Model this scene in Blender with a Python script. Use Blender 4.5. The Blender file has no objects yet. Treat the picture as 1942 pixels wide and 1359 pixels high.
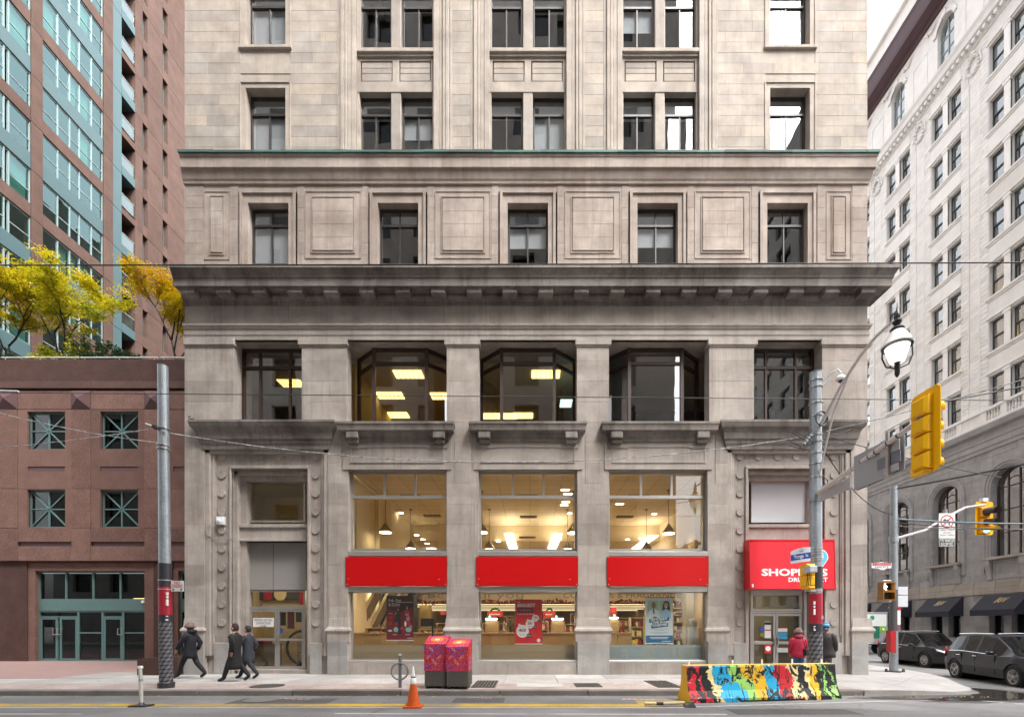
import bpy, bmesh, math, random
from mathutils import Vector, Matrix
R = random.Random(7)
sc = bpy.context.scene
COL = sc.collection
rad = math.radians
# ------------------------------------------------------------------ camera, sky, sun, exposure
F, CX, CY, H, D0 = 855.0, 1005.0, 1187.0, 1.6, 15.0          # focal length in photo pixels, principal point, eye height, distance to the facade
cam = bpy.data.cameras.new('camera'); co = bpy.data.objects.new('camera', cam); COL.objects.link(co)
co.location = (0, -D0, H); co.rotation_euler = (rad(90), 0, 0)
cam.sensor_width = 36; cam.lens = 36 * F / 1942
cam.shift_x = -(CX - 971) / 1942; cam.shift_y = (CY - 679.5) / 1942
cam.clip_start = 0.1; cam.clip_end = 3000
sc.camera = co
w = bpy.data.worlds.new('World'); sc.world = w; w.use_nodes = True
nt = w.node_tree; bg = nt.nodes['Background']
sky = nt.nodes.new('ShaderNodeTexSky'); sky.sky_type = 'NISHITA'; sky.sun_disc = False
SUN_EL, SUN_AZ = 55, 138                                       # degrees; azimuth clockwise from +Y
sky.sun_elevation = rad(SUN_EL); sky.sun_rotation = rad(SUN_AZ)
sky.dust_density = 6; sky.air_density = 1.2; sky.ozone_density = 1
hs = nt.nodes.new('ShaderNodeHueSaturation'); hs.inputs['Saturation'].default_value = .16; hs.inputs['Value'].default_value = 1.0
nt.links.new(sky.outputs[0], hs.inputs['Color']); nt.links.new(hs.outputs[0], bg.inputs[0])
bg.inputs[1].default_value = .15
sl = bpy.data.lights.new('sun', 'SUN'); sl.energy = 1.3; sl.angle = rad(28); sl.color = (1, .97, .93)
so = bpy.data.objects.new('sun', sl); COL.objects.link(so); so.location = (30, 10, 60)
d = Vector((math.sin(rad(SUN_AZ)) * math.cos(rad(SUN_EL)), math.cos(rad(SUN_AZ)) * math.cos(rad(SUN_EL)), math.sin(rad(SUN_EL))))
so.rotation_euler = d.to_track_quat('Z', 'Y').to_euler()
vs = sc.view_settings
vs.view_transform = 'Standard'; vs.look = 'None'; vs.gamma = 1; vs.use_curve_mapping = False
vs.exposure = 2.15
cy = sc.cycles
cy.use_denoising = True; cy.max_bounces = 8; cy.diffuse_bounces = 4; cy.glossy_bounces = 3
cy.transmission_bounces = 4; cy.transparent_max_bounces = 12; cy.caustics_reflective = False; cy.caustics_refractive = False
cy.sample_clamp_indirect = 4

# ------------------------------------------------------------------ helpers
def X(px, Y=0.): return (px - CX) * (D0 + Y) / F
def Z(py, Y=0.): return H + (CY - py) * (D0 + Y) / F

def emp(name, loc=(0, 0, 0), rz=0., label=None, cat=None, group=None):
    o = bpy.data.objects.new(name, None); COL.objects.link(o); o.location = loc; o.rotation_euler = (0, 0, rz)
    o.empty_display_size = .2
    return tag(o, label, cat, group)
def tag(o, label=None, cat=None, group=None, kind=None):
    if label: o['label'] = label
    if cat: o['category'] = cat
    if group: o['group'] = group
    if kind: o['kind'] = kind
    return o
def base(o):
    m = Matrix.Identity(4)
    while o is not None:
        m = Matrix.LocRotScale(o.location, o.rotation_euler, o.scale) @ m; o = o.parent
    return m

class MB:
    """collects faces in world coordinates (or in the parent's own when local=True), builds one mesh object"""
    def __init__(s): s.v = []; s.f = []; s.t = []; s.tint = .5; s.m = []; s.mi = 0
    def add(s, vs, fs):
        n = len(s.v); s.v += [tuple(p) for p in vs]
        for q in fs: s.f.append(tuple(i + n for i in q)); s.t.append(s.tint); s.m.append(s.mi)
        return s
    def quad(s, a, b, c, d_): return s.add([a, b, c, d_], [(0, 1, 2, 3)])
    def box(s, x0, x1, y0, y1, z0, z1, ch=0.):
        """axis box; ch chamfers the edges of the face towards -Y"""
        if x1 < x0: x0, x1 = x1, x0
        if y1 < y0: y0, y1 = y1, y0
        if z1 < z0: z0, z1 = z1, z0
        if ch <= 0:
            v = [(x0, y0, z0), (x1, y0, z0), (x1, y1, z0), (x0, y1, z0), (x0, y0, z1), (x1, y0, z1), (x1, y1, z1), (x0, y1, z1)]
            return s.add(v, [(0, 1, 5, 4), (1, 2, 6, 5), (2, 3, 7, 6), (3, 0, 4, 7), (4, 5, 6, 7), (3, 2, 1, 0)])
        c = ch
        v = [(x0, y1, z0), (x1, y1, z0), (x1, y1, z1), (x0, y1, z1), (x0, y0 + c, z0), (x1, y0 + c, z0), (x1, y0 + c, z1), (x0, y0 + c, z1),
             (x0 + c, y0, z0 + c), (x1 - c, y0, z0 + c), (x1 - c, y0, z1 - c), (x0 + c, y0, z1 - c)]
        return s.add(v, [(0, 1, 5, 4), (1, 2, 6, 5), (2, 3, 7, 6), (3, 0, 4, 7), (4, 5, 9, 8), (5, 6, 10, 9), (6, 7, 11, 10), (7, 4, 8, 11), (8, 9, 10, 11), (3, 2, 1, 0)])
    def tube(s, pts, r, n=8, caps=True):
        """r a number or a list of radii"""
        pts = [Vector(p) for p in pts]; rs = r if isinstance(r, (list, tuple)) else [r] * len(pts)
        v = []; f = []; up = None
        for i, p in enumerate(pts):
            dr = (pts[min(i + 1, len(pts) - 1)] - pts[max(i - 1, 0)])
            if dr.length < 1e-9: dr = Vector((0, 0, 1))
            dr.normalize()
            if up is None:
                up = Vector((0, 0, 1)) if abs(dr.z) < .9 else Vector((1, 0, 0))
            a = dr.cross(up)
            if a.length < 1e-6: a = dr.orthogonal()
            a.normalize(); b = a.cross(dr).normalized(); up = b
            for k in range(n):
                t = 2 * math.pi * k / n; v.append(p + (a * math.cos(t) + b * math.sin(t)) * rs[i])
        for i in range(len(pts) - 1):
            for k in range(n):
                f.append((i * n + k, i * n + (k + 1) % n, (i + 1) * n + (k + 1) % n, (i + 1) * n + k))
        if caps: f.append(tuple(range(n - 1, -1, -1))); f.append(tuple((len(pts) - 1) * n + k for k in range(n)))
        return s.add(v, f)
    def lathe(s, c, prof, n=16, axis='z', sx=1., sy=1.):
        """prof: list of (radius, height) from the bottom up"""
        v = []; f = []
        for r, h in prof:
            for k in range(n):
                t = 2 * math.pi * k / n; a, b = r * math.cos(t) * sx, r * math.sin(t) * sy
                v.append((c[0] + a, c[1] + b, c[2] + h) if axis == 'z' else (c[0] + a, c[1] + h, c[2] + b) if axis == 'y' else (c[0] + h, c[1] + a, c[2] + b))
        m = len(prof)
        for i in range(m - 1):
            for k in range(n): f.append((i * n + k, i * n + (k + 1) % n, (i + 1) * n + (k + 1) % n, (i + 1) * n + k))
        if prof[0][0] > 1e-5: f.append(tuple(range(n - 1, -1, -1)))
        if prof[-1][0] > 1e-5: f.append(tuple((m - 1) * n + k for k in range(n)))
        return s.add(v, f)
    def prism(s, poly, off, axis='y'):
        """poly: 2-D outline; extruded by off=(a,b) along axis. axis y: (x,z) points, x: (y,z), z: (x,y)"""
        n = len(poly); a, b = off
        def P(p, t): return (p[0], t, p[1]) if axis == 'y' else (t, p[0], p[1]) if axis == 'x' else (p[0], p[1], t)
        v = [P(p, a) for p in poly] + [P(p, b) for p in poly]
        return s.add(v, [tuple(range(n)), tuple(range(2 * n - 1, n - 1, -1))] + [(i, i + n, (i + 1) % n + n, (i + 1) % n) for i in range(n)])
    def sweep(s, prof, x0, x1, yb, rl=False, rr=True, y0=0.):
        """cornice: prof of (projection, z) from bottom to top swept along the front (y = y0 - projection), returned to yb at either end if asked"""
        path = ([(-1, x0, yb)] if rl else []) + [(0, x0, 0), (1, x1, 0)] + ([(2, x1, yb)] if rr else [])
        v = []; k = len(prof)
        for kind, x, y in path:
            for p, z in prof:
                if kind == -1: v.append((x - p, y, z))
                elif kind == 0: v.append((x - (p if rl else 0), y0 - p, z))
                elif kind == 1: v.append((x + (p if rr else 0), y0 - p, z))
                else: v.append((x + p, y, z))
        f = [(i * k + j, (i + 1) * k + j, (i + 1) * k + j + 1, i * k + j + 1) for i in range(len(path) - 1) for j in range(k - 1)]
        f.append(tuple(range(k))); f.append(tuple((len(path) - 1) * k + j for j in range(k - 1, -1, -1)))
        n = len(path)
        f.append(tuple(i * k + k - 1 for i in range(n))[::1]) if n > 2 else None
        return s.add(v, f)
    def build(s, name, mat, parent=None, smooth=False, local=False, fix=True, weld=False):
        if parent is not None and not local:
            mi = base(parent).inverted(); vv = [tuple(mi @ Vector(p)) for p in s.v]
        else: vv = s.v
        me = bpy.data.meshes.new(name); me.from_pydata(vv, [], s.f)
        at = me.attributes.new('tint', 'FLOAT', 'FACE'); at.data.foreach_set('value', s.t)
        mats = mat if isinstance(mat, (list, tuple)) else [mat]
        for m in mats: me.materials.append(m)
        if len(mats) > 1: me.polygons.foreach_set('material_index', s.m)
        if fix:
            bm = bmesh.new(); bm.from_mesh(me)
            if weld: bmesh.ops.remove_doubles(bm, verts=bm.verts, dist=.0005)
            bmesh.ops.recalc_face_normals(bm, faces=bm.faces); bm.to_mesh(me); bm.free()
        if smooth:
            me.polygons.foreach_set('use_smooth', [True] * len(me.polygons))
            if smooth is not True:
                try: me.set_sharp_from_angle(angle=rad(smooth))
                except Exception: pass
        o = bpy.data.objects.new(name, me); COL.objects.link(o); o.parent = parent
        return o
def B(*a, ch=0., t=.5):
    m = MB(); m.tint = t; return m.box(*a, ch=ch)
def holes(mb, x0, x1, z0, z1, ops, y0, y1):
    """a wall slab with rectangular openings (x0,x1,z0,z1): front y0, back y1"""
    xs = sorted({x0, x1} | {min(max(v, x0), x1) for o in ops for v in o[:2]}); zs = sorted({z0, z1} | {min(max(v, z0), z1) for o in ops for v in o[2:]})
    def solid(i, j):
        if not (0 <= i < len(xs) - 1 and 0 <= j < len(zs) - 1): return False
        cx, cz = (xs[i] + xs[i + 1]) / 2, (zs[j] + zs[j + 1]) / 2
        return not any(o[0] < cx < o[1] and o[2] < cz < o[3] for o in ops)
    for i in range(len(xs) - 1):
        for j in range(len(zs) - 1):
            if not solid(i, j): continue
            a, b, c, e = xs[i], xs[i + 1], zs[j], zs[j + 1]
            mb.quad((a, y0, c), (b, y0, c), (b, y0, e), (a, y0, e)); mb.quad((b, y1, c), (a, y1, c), (a, y1, e), (b, y1, e))
            if not solid(i - 1, j): mb.quad((a, y1, c), (a, y0, c), (a, y0, e), (a, y1, e))
            if not solid(i + 1, j): mb.quad((b, y0, c), (b, y1, c), (b, y1, e), (b, y0, e))
            if not solid(i, j - 1): mb.quad((a, y1, c), (b, y1, c), (b, y0, c), (a, y0, c))
            if not solid(i, j + 1): mb.quad((a, y0, e), (b, y0, e), (b, y1, e), (a, y1, e))
    return mb
def courses(x0, x1, zs, ops, lo, hi, rnd, gap=.004):
    """ashlar: list of (x0,x1,z0,z1) stones filling the rectangle minus the openings"""
    out = []
    for j in range(len(zs) - 1):
        a, b = zs[j], zs[j + 1]
        iv = [(x0, x1)]
        for o in ops:
            if o[2] < b - .01 and o[3] > a + .01:
                nx = []
                for p, q in iv:
                    if o[1] <= p or o[0] >= q: nx.append((p, q)); continue
                    if o[0] - p > .03: nx.append((p, o[0]))
                    if q - o[1] > .03: nx.append((o[1], q))
                iv = nx
        for p, q in iv:
            t = p
            while q - t > 1e-4:
                l = rnd.uniform(lo, hi)
                if q - t - l < lo * .6: l = q - t
                out.append((t + gap / 2, t + l - gap / 2, a + gap / 2, b - gap / 2)); t += l
    return out
def steps(a, b, h):
    n = max(1, round((b - a) / h)); return [a + (b - a) * i / n for i in range(n + 1)]
def lay(stones, y0, th, mat, parent, rnd, budget, name='stone', restname='stone_courses', ch=.0025, tf=None, frame=None):
    """the largest stones as objects of their own, the rest joined as one part of kind stuff; frame maps (x,y,z) to the wall"""
    st = sorted(stones, key=lambda q: -(q[1] - q[0]) * (q[3] - q[2]))
    rest = MB()
    for k, q in enumerate(st):
        mb = MB() if k < budget else rest
        mb.tint = tf(q) if tf else rnd.random()
        pr = rnd.uniform(0, .003)
        mb.box(q[0], q[1], y0 - pr, y0 + th, q[2], q[3], ch=ch)
        if k < budget:
            if frame: mb.v = [frame(p) for p in mb.v]
            mb.build(name, mat, parent)
    if rest.f:
        if frame: rest.v = [frame(p) for p in rest.v]
        tag(rest.build(restname, mat, parent), kind='stuff')

TXT = {}
def text(s, x, y, z, h, mat, parent, name='lettering', th=.004, face='-y', align='CENTER', bold=0., wd=1., rot=0., width=None, local=False, sp=1.0):
    """flat lettering of cap height h; face: the side the letters look to"""
    key = (s, bold, align, sp)
    if key not in TXT:
        cu = bpy.data.curves.new('t', 'FONT'); cu.body = s; cu.size = 1; cu.align_x = align; cu.offset = bold; cu.resolution_u = 2; cu.space_character = sp
        o = bpy.data.objects.new('t', cu)
        me = bpy.data.meshes.new_from_object(o)
        TXT[key] = ([tuple(q.co) for q in me.vertices], [tuple(p.vertices) for p in me.polygons])
        bpy.data.objects.remove(o); bpy.data.curves.remove(cu); bpy.data.meshes.remove(me)
    v, f = TXT[key]
    k = h / .69
    if width:
        ww = max(p[0] for p in v) - min(p[0] for p in v); wd = width / (ww * k)
    mb = MB(); c, q = math.cos(rot), math.sin(rot)
    out = []
    for p in v:
        a, b = p[0] * k * wd, p[1] * k
        a, b = a * c - b * q, a * q + b * c
        out.append((x + a, y - th, z + b) if face == '-y' else (x - a, y + th, z + b) if face == '+y' else (x - th, y - a, z + b) if face == '-x' else (x + th, y + a, z + b) if face == '+x' else (x + a, y + b, z + th))
    mb.add(out, f)
    return mb.build(name, mat, parent, local=local, fix=False)

# ------------------------------------------------------------------ materials
MATS = {}
class N:
    def __init__(s, name):
        s.m = bpy.data.materials.new(name); s.m.use_nodes = True; s.t = s.m.node_tree; s.b = s.t.nodes['Principled BSDF']; s.out = s.t.nodes['Material Output']
    def n(s, ty, **kw):
        o = s.t.nodes.new(ty)
        for k, v in kw.items():
            if hasattr(o, k) and not k.startswith('i_'): setattr(o, k, v)
            else: o.inputs[k[2:] if k.startswith('i_') else k].default_value = v
        return o
    def l(s, a, b): s.t.links.new(a, b)
    def coord(s, scale=(1, 1, 1), kind='Object'):
        tc = s.n('ShaderNodeTexCoord'); mp = s.n('ShaderNodeMapping'); mp.inputs['Scale'].default_value = scale
        s.l(tc.outputs[kind], mp.inputs[0]); return mp.outputs[0]
    def noise(s, scale, detail=4, rough=.6, vec=None, dist=0.):
        t = s.n('ShaderNodeTexNoise'); t.inputs['Scale'].default_value = scale; t.inputs['Detail'].default_value = detail; t.inputs['Roughness'].default_value = rough; t.inputs['Distortion'].default_value = dist
        s.l(vec if vec is not None else s.coord(), t.inputs['Vector']); return t.outputs[0]
    def ramp(s, fac, stops, interp='LINEAR'):
        r = s.n('ShaderNodeValToRGB'); r.color_ramp.interpolation = interp; e = r.color_ramp.elements
        while len(e) < len(stops): e.new(.5)
        for q, (p, c) in zip(e, stops): q.position = p; q.color = (c, c, c, 1) if isinstance(c, (int, float)) else (*c, 1)
        s.l(fac, r.inputs[0]); return r.outputs[0]
    def mix(s, a, b, fac, mode='MIX'):
        x = s.n('ShaderNodeMix', data_type='RGBA', blend_type=mode)
        for v, i in ((fac, 0), (a, 6), (b, 7)):
            if isinstance(v, (int, float)): x.inputs[i].default_value = v if i == 0 else (v, v, v, 1)
            elif isinstance(v, tuple): x.inputs[i].default_value = (*v, 1)
            else: s.l(v, x.inputs[i])
        return x.outputs[2]
    def bump(s, h, strength=.3, dist=.01):
        b = s.n('ShaderNodeBump'); b.inputs['Strength'].default_value = strength; b.inputs['Distance'].default_value = dist
        s.l(h, b.inputs['Height']); s.l(b.outputs[0], s.b.inputs['Normal'])
    def attr(s): return s.n('ShaderNodeAttribute', attribute_name='tint').outputs['Fac']
    def set(s, col=None, rough=None, metal=None, spec=None):
        for v, k in ((col, 'Base Color'), (rough, 'Roughness'), (metal, 'Metallic'), (spec, 'Specular IOR Level')):
            if v is None: continue
            if isinstance(v, (int, float)): s.b.inputs[k].default_value = v
            elif isinstance(v, tuple): s.b.inputs[k].default_value = (*v, 1)
            else: s.l(v, s.b.inputs[k])
        return s.m
def mat(name, col, rough=.6, var=.12, scale=4., metal=0., bump=0., bs=60., spec=.5, tint=0.):
    """plain procedural material with a little mottling"""
    if name in MATS: return MATS[name]
    n = N(name)
    c = n.mix(tuple(v * (1 - var) for v in col), tuple(min(1, v * (1 + var)) for v in col), n.noise(scale))
    if tint: c = n.mix(c, n.ramp(n.attr(), [(0, 1 - tint), (1, 1 + tint)]), 1., 'MULTIPLY')
    rr = n.ramp(n.noise(scale * 2.3), [(.2, max(0, rough - .07)), (.8, min(1, rough + .07))])
    n.set(c, rr, metal, spec)
    if bump: n.bump(n.noise(bs, 3), bump, .01)
    MATS[name] = n.m; return n.m
def stone(name, cols, grain=160., gstr=.14, stain=.45, stcol=(.12, .1, .085), rough=.85, bump=.35, lo=.5, hi=.75, streak=.5, band=.25):
    """cut stone: a colour per block (tint), grain, soot blotches and rain streaks"""
    n = N(name)
    c = n.ramp(n.attr(), [(i / (len(cols) - 1), q) for i, q in enumerate(cols)])
    c = n.mix(c, n.ramp(n.noise(1.3, 5), [(.3, 1 - band), (.75, 1 + band * .35)]), 1., 'MULTIPLY')
    g = n.noise(grain, 2, .7)
    c = n.mix(c, n.ramp(g, [(.25, 1 - gstr), (.75, 1 + gstr * .6)]), 1., 'MULTIPLY')
    s1 = n.ramp(n.noise(.55, 6, .65, dist=.4), [(lo, 0.), (hi, 1.)])
    s2 = n.ramp(n.noise(1., 5, .7, n.coord((3.2, 3.2, .22))), [(.5, 0.), (.78, 1.)])
    c = n.mix(c, stcol, n.mix(0., stain, s1)); c = n.mix(c, stcol, n.mix(0., streak * stain, s2))
    if streak > .3:
        s3 = n.ramp(n.noise(1., 4, .75, n.coord((8.5, 8.5, .3))), [(.52, 0.), (.72, 1.)]); s4 = n.ramp(n.noise(.4, 3, .5), [(.42, 0.), (.62, 1.)])
        c = n.mix(c, tuple(v * 1.15 for v in stcol), n.mix(0., n.mix(0., streak * stain * 1.1, s3), s4))
    n.set(c, rough, spec=.25); n.bump(g, bump, .006)
    MATS[name] = n.m; return n.m
def glass(name, tint=(1, 1, 1), refl=1., rough=0., base_r=.03, wav=.0, gc=(.96, .98, 1)):
    n = N(name); t = n.t; t.nodes.remove(n.b)
    tr = n.n('ShaderNodeBsdfTransparent'); tr.inputs[0].default_value = (*tint, 1)
    gl = n.n('ShaderNodeBsdfGlossy'); gl.inputs['Roughness'].default_value = rough; gl.inputs[0].default_value = (*gc, 1)
    fr = n.n('ShaderNodeFresnel'); ge = n.n('ShaderNodeNewGeometry'); io = n.n('ShaderNodeMapRange'); io.inputs[3].default_value = 1.5; io.inputs[4].default_value = 1 / 1.5
    n.l(ge.outputs['Backfacing'], io.inputs[0]); n.l(io.outputs[0], fr.inputs[0])                 # panes look the same from either side
    ma = n.n('ShaderNodeMath', operation='MULTIPLY_ADD', use_clamp=True); ma.inputs[1].default_value = refl; ma.inputs[2].default_value = base_r
    mx = n.n('ShaderNodeMixShader')
    if wav:
        bp = n.n('ShaderNodeBump'); bp.inputs['Strength'].default_value = wav; bp.inputs['Distance'].default_value = .05
        n.l(n.noise(1.1, 1), bp.inputs['Height']); n.l(bp.outputs[0], gl.inputs['Normal'])
    n.l(fr.outputs[0], ma.inputs[0]); n.l(ma.outputs[0], mx.inputs[0]); n.l(tr.outputs[0], mx.inputs[1]); n.l(gl.outputs[0], mx.inputs[2]); n.l(mx.outputs[0], n.out.inputs[0])
    MATS[name] = n.m; return n.m
def glow(name, col, st):
    n = N(name); n.b.inputs['Base Color'].default_value = (*col, 1); n.b.inputs['Emission Color'].default_value = (*col, 1); n.b.inputs['Emission Strength'].default_value = st
    MATS[name] = n.m; return n.m

LIME = stone('limestone', [(.415, .372, .336), (.468, .412, .362), (.522, .455, .395), (.478, .433, .392), (.548, .466, .385)], stain=.5, stcol=(.21, .165, .125), lo=.48, hi=.8, streak=.75, band=.32)
LIME2 = stone('limestone_panels', [(.41, .345, .308), (.45, .38, .338), (.52, .445, .395), (.43, .368, .33)], stain=.6, lo=.42, hi=.75, stcol=(.19, .135, .1), streak=.85, band=.34)
GRAN = stone('grey_granite', [(.39, .344, .312), (.442, .39, .353), (.498, .443, .4), (.452, .39, .345)], grain=120, gstr=.28, stain=.6, stcol=(.15, .125, .105), lo=.48, hi=.8, streak=.85, band=.3)
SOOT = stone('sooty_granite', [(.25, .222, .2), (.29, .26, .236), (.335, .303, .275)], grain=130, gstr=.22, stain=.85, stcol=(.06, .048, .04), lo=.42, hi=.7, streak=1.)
ROUGHG = stone('hammered_granite', [(.36, .35, .34), (.43, .415, .395), (.47, .45, .42)], grain=60, gstr=.35, stain=.5, bump=.8, lo=.5, hi=.8)
MORT = mat('mortar', (.2, .18, .16), .95)
COPPER = stone('green_copper', [(.07, .16, .135), (.12, .235, .2), (.06, .1, .088)], grain=30, stain=.7, stcol=(.05, .06, .05), rough=.7)
BRONZE = mat('dark_bronze_frame', (.035, .028, .026), .45, .3)
RUSTY = mat('brown_window_frame', (.05, .026, .02), .5, .35)
ALU = mat('aluminium_frame', (.5, .485, .465), .38, .1, metal=.75)
GLASS = glass('window_glass', (.86, .88, .88), 1.8, base_r=.1, wav=.03)
SHOPGLASS = glass('shop_glass', (.95, .96, .95), .75, base_r=.015)
BLIND = mat('pale_roller_blind', (.6, .62, .66), .9, .05)
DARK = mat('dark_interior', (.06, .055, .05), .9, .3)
ROOM = mat('office_interior', (.16, .135, .1), .9, .2)
# ------------------------------------------------------------------ ground, road, pavement
def smooth(t): t = min(1, max(0, t)); return t * t * (3 - 2 * t)
def rz(x, y): return -.14 - .2 * smooth((x - 9.5) / 8.) - .004 * max(0, min(1, (-4 - y) / 4)) * 0
def asphalt():
    n = N('worn_asphalt')
    big = n.ramp(n.noise(.35, 5, .6), [(.3, (.13, .128, .13)), (.7, (.2, .197, .197))])
    pat = n.ramp(n.noise(.16, 2, .4, n.coord((1, 3.5, 1))), [(.42, .8), (.5, 1.02), (.62, 1.14)])
    c = n.mix(big, pat, 1., 'MULTIPLY')
    g = n.noise(90, 3, .8); c = n.mix(c, n.ramp(g, [(.3, .72), (.7, 1.25)]), 1., 'MULTIPLY')
    vo = n.n('ShaderNodeTexVoronoi', feature='DISTANCE_TO_EDGE'); vo.inputs['Scale'].default_value = .42
    ad = n.n('ShaderNodeVectorMath', operation='ADD'); ns = n.n('ShaderNodeTexNoise'); ns.inputs['Scale'].default_value = 2.2; ns.inputs['Detail'].default_value = 5
    n.l(n.coord(), ns.inputs['Vector']); n.l(n.coord(), ad.inputs[0]); n.l(ns.outputs['Color'], ad.inputs[1]); n.l(ad.outputs[0], vo.inputs['Vector'])
    crack = n.ramp(vo.outputs[0], [(0, 1.), (.004, .6), (.012, 0.)])
    msk = n.ramp(n.noise(.25, 2), [(.5, 0.), (.56, 1.)])
    c = n.mix(c, (.05, .048, .047), n.mix(0., crack, msk))
    n.set(c, n.ramp(n.noise(1.2, 4), [(.3, .62), (.8, .88)]), spec=.3); n.bump(g, .5, .006); return n.m
ASPH = asphalt()
CONC = stone('pavement_concrete', [(.33, .315, .303), (.39, .374, .36), (.45, .434, .415)], grain=70, gstr=.16, stain=.4, stcol=(.2, .18, .165), lo=.5, hi=.72, streak=.0, band=.2)
KERB = stone('kerb_concrete', [(.17, .15, .137), (.215, .195, .18), (.25, .23, .215)], grain=60, gstr=.25, stain=.55, stcol=(.1, .085, .075), lo=.45, hi=.7, streak=0)
def pavers():
    n = N('brick_pavers'); v = n.coord((1, 1, 1))
    b = n.n('ShaderNodeTexBrick', offset=.5); b.inputs['Scale'].default_value = 1.; b.inputs['Brick Width'].default_value = .22; b.inputs['Row Height'].default_value = .11; b.inputs['Mortar Size'].default_value = .006
    b.inputs['Color1'].default_value = (.34, .27, .25, 1); b.inputs['Color2'].default_value = (.4, .335, .31, 1); b.inputs['Mortar'].default_value = (.3, .27, .25, 1); n.l(v, b.inputs['Vector'])
    c = n.mix(b.outputs[0], n.ramp(n.noise(.8, 5), [(.3, .75), (.7, 1.12)]), 1., 'MULTIPLY')
    n.set(c, .85, spec=.25); n.bump(b.outputs['Fac'], .3, -.004); return n.m
PAV = pavers()
PLAZA = mat('plaza_red_paving', (.27, .175, .16), .8, .2, 1.5, bump=.2)

mb = MB()
gx = [-400, -120, -60, -30, -12, 0] + [8 + .5 * i for i in range(24)] + [24, 40, 80, 200, 500]
gy = [-400, -120, -40, -20, -15, -10, -8, -7, -6, -5, -4, -3, -2, 0, 2, 5, 9, 15, 30, 80, 200, 600]
mb.v = [(x, y, rz(x, y)) for y in gy for x in gx]
for j in range(len(gy) - 1):
    for i in range(len(gx) - 1): a = j * len(gx) + i; mb.f.append((a, a + 1, a + len(gx) + 1, a + len(gx))); mb.t.append(.5); mb.m.append(0)
road = mb.build('road', ASPH, smooth=True, fix=False); tag(road, kind='structure')
GRD = tag(B(-2000, 2000, -2000, 2000, -3, -1.2).build('ground', mat('earth', (.16, .15, .14), .95)), kind='structure')

# pavement: kerb stones, a strip of brick pavers, concrete slabs, the rounded corner
KY = -3.68
pav = tag(B(-60, 8.4, KY + .16, 6.5, -.6, -.016).build('pavement', KERB), kind='structure')
x = -36.
while x < 8.3:
    l = min(R.uniform(2.2, 2.9), 8.4 - x); m = B(x + .006, x + l - .006, KY + R.uniform(-.008, .008), KY + .2, -.45, R.uniform(-.006, .004), ch=.02, t=R.random())
    m.build('kerb_stone', KERB, pav); x += l
tag(B(-36, 8.4, KY + .205, -2.35, -.2, 0.).build('brick_strip', PAV, pav), kind=None)
for j, (ya, yb) in enumerate(((-2.34, -1.1), (-1.09, .75))):
    x = -24.
    while x < 8.3:
        l = min(1.55, 8.4 - x)
        if not (ya > -1.2 and x < -15): B(x + .006, x + l - .006, ya, yb, -.2, R.uniform(-.003, .002), t=R.random()).build('paving_slab', CONC, pav)
        x += l
B(-36, -11.6, -1.0, 6.2, -.2, -.004).build('plaza_paving', PLAZA, pav)
corner = [(8.4, KY), (9.6, -3.66), (10.9, -3.35), (11.8, -2.95), (12.25, -2.45), (12.5, -1.9), (12.95, -1.), (13.55, .3), (14.0, 2.), (14.15, 4.), (14.2, 60), (8.4, 60)]
def drop(x, y): return -.10 * smooth((x - 9.2) / 2.2) * smooth((-.6 - y) / 1.8)
cp = MB(); nn = 26
def curve_pts(pts, k):
    out = []
    for i in range(len(pts) - 1):
        for q in range(k): t = q / k; out.append((pts[i][0] + (pts[i + 1][0] - pts[i][0]) * t, pts[i][1] + (pts[i + 1][1] - pts[i][1]) * t))
    return out + [pts[-1]]
ed = curve_pts(corner[:10], 4)
v = []; ks = 10
for (x, y) in ed:
    for k in range(ks + 1):
        t = k / ks; xx = x + (8.4 - x) * t; yy = y + (4. - y) * t if False else y
        v.append((xx, yy, drop(xx, yy) + .001))
n0 = len(v); cp.v = v
for i in range(len(ed) - 1):
    for k in range(ks): a = i * (ks + 1) + k; cp.f.append((a, a + 1, a + ks + 2, a + ks + 1)); cp.t.append(.5); cp.m.append(0)
m0 = len(cp.v)
for (x, y) in ed: cp.v.append((x, y, drop(x, y) + .001)); cp.v.append((x, y, -.6))
for i in range(len(ed) - 1): a = m0 + 2 * i; cp.f.append((a, a + 1, a + 3, a + 2)); cp.t.append(.3); cp.m.append(0)
cpo = cp.build('corner_pavement', CONC); tag(cpo, kind='structure')
tag(B(8.4, 14.15, 4., 80, -.6, 0.).build('side_pavement', CONC), kind='structure')
# narrow joints scored as darker strips with depth in the corner pavement
for (a, b) in (((9.0, -3.4), (13.2, .2)), ((8.6, -2.0), (12.4, -1.2)), ((8.6, -.8), (13.0, .2)), ((10., -3.4), (10.6, .6))):
    m = MB(); 
    for k in range(10):
        p = Vector((a[0] + (b[0] - a[0]) * k / 10, a[1] + (b[1] - a[1]) * k / 10)); q = Vector((a[0] + (b[0] - a[0]) * (k + 1) / 10, a[1] + (b[1] - a[1]) * (k + 1) / 10)); nn_ = (q - p).normalized(); nn_ = Vector((-nn_.y, nn_.x)) * .007
        m.quad(*[(c.x, c.y, drop(c.x, c.y) + .004) for c in (p - nn_, q - nn_, q + nn_, p + nn_)])
    m.build('joint', mat('joint_dirt', (.16, .14, .125), .95), cpo)
tag(B(29.8, 34, -2, 120, -.7, -.2).build('far_pavement', CONC), kind='structure')
tag(B(-80, 60, -20.2, -13.2, -.6, 0.).build('near_pavement', CONC), kind='structure')

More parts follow.
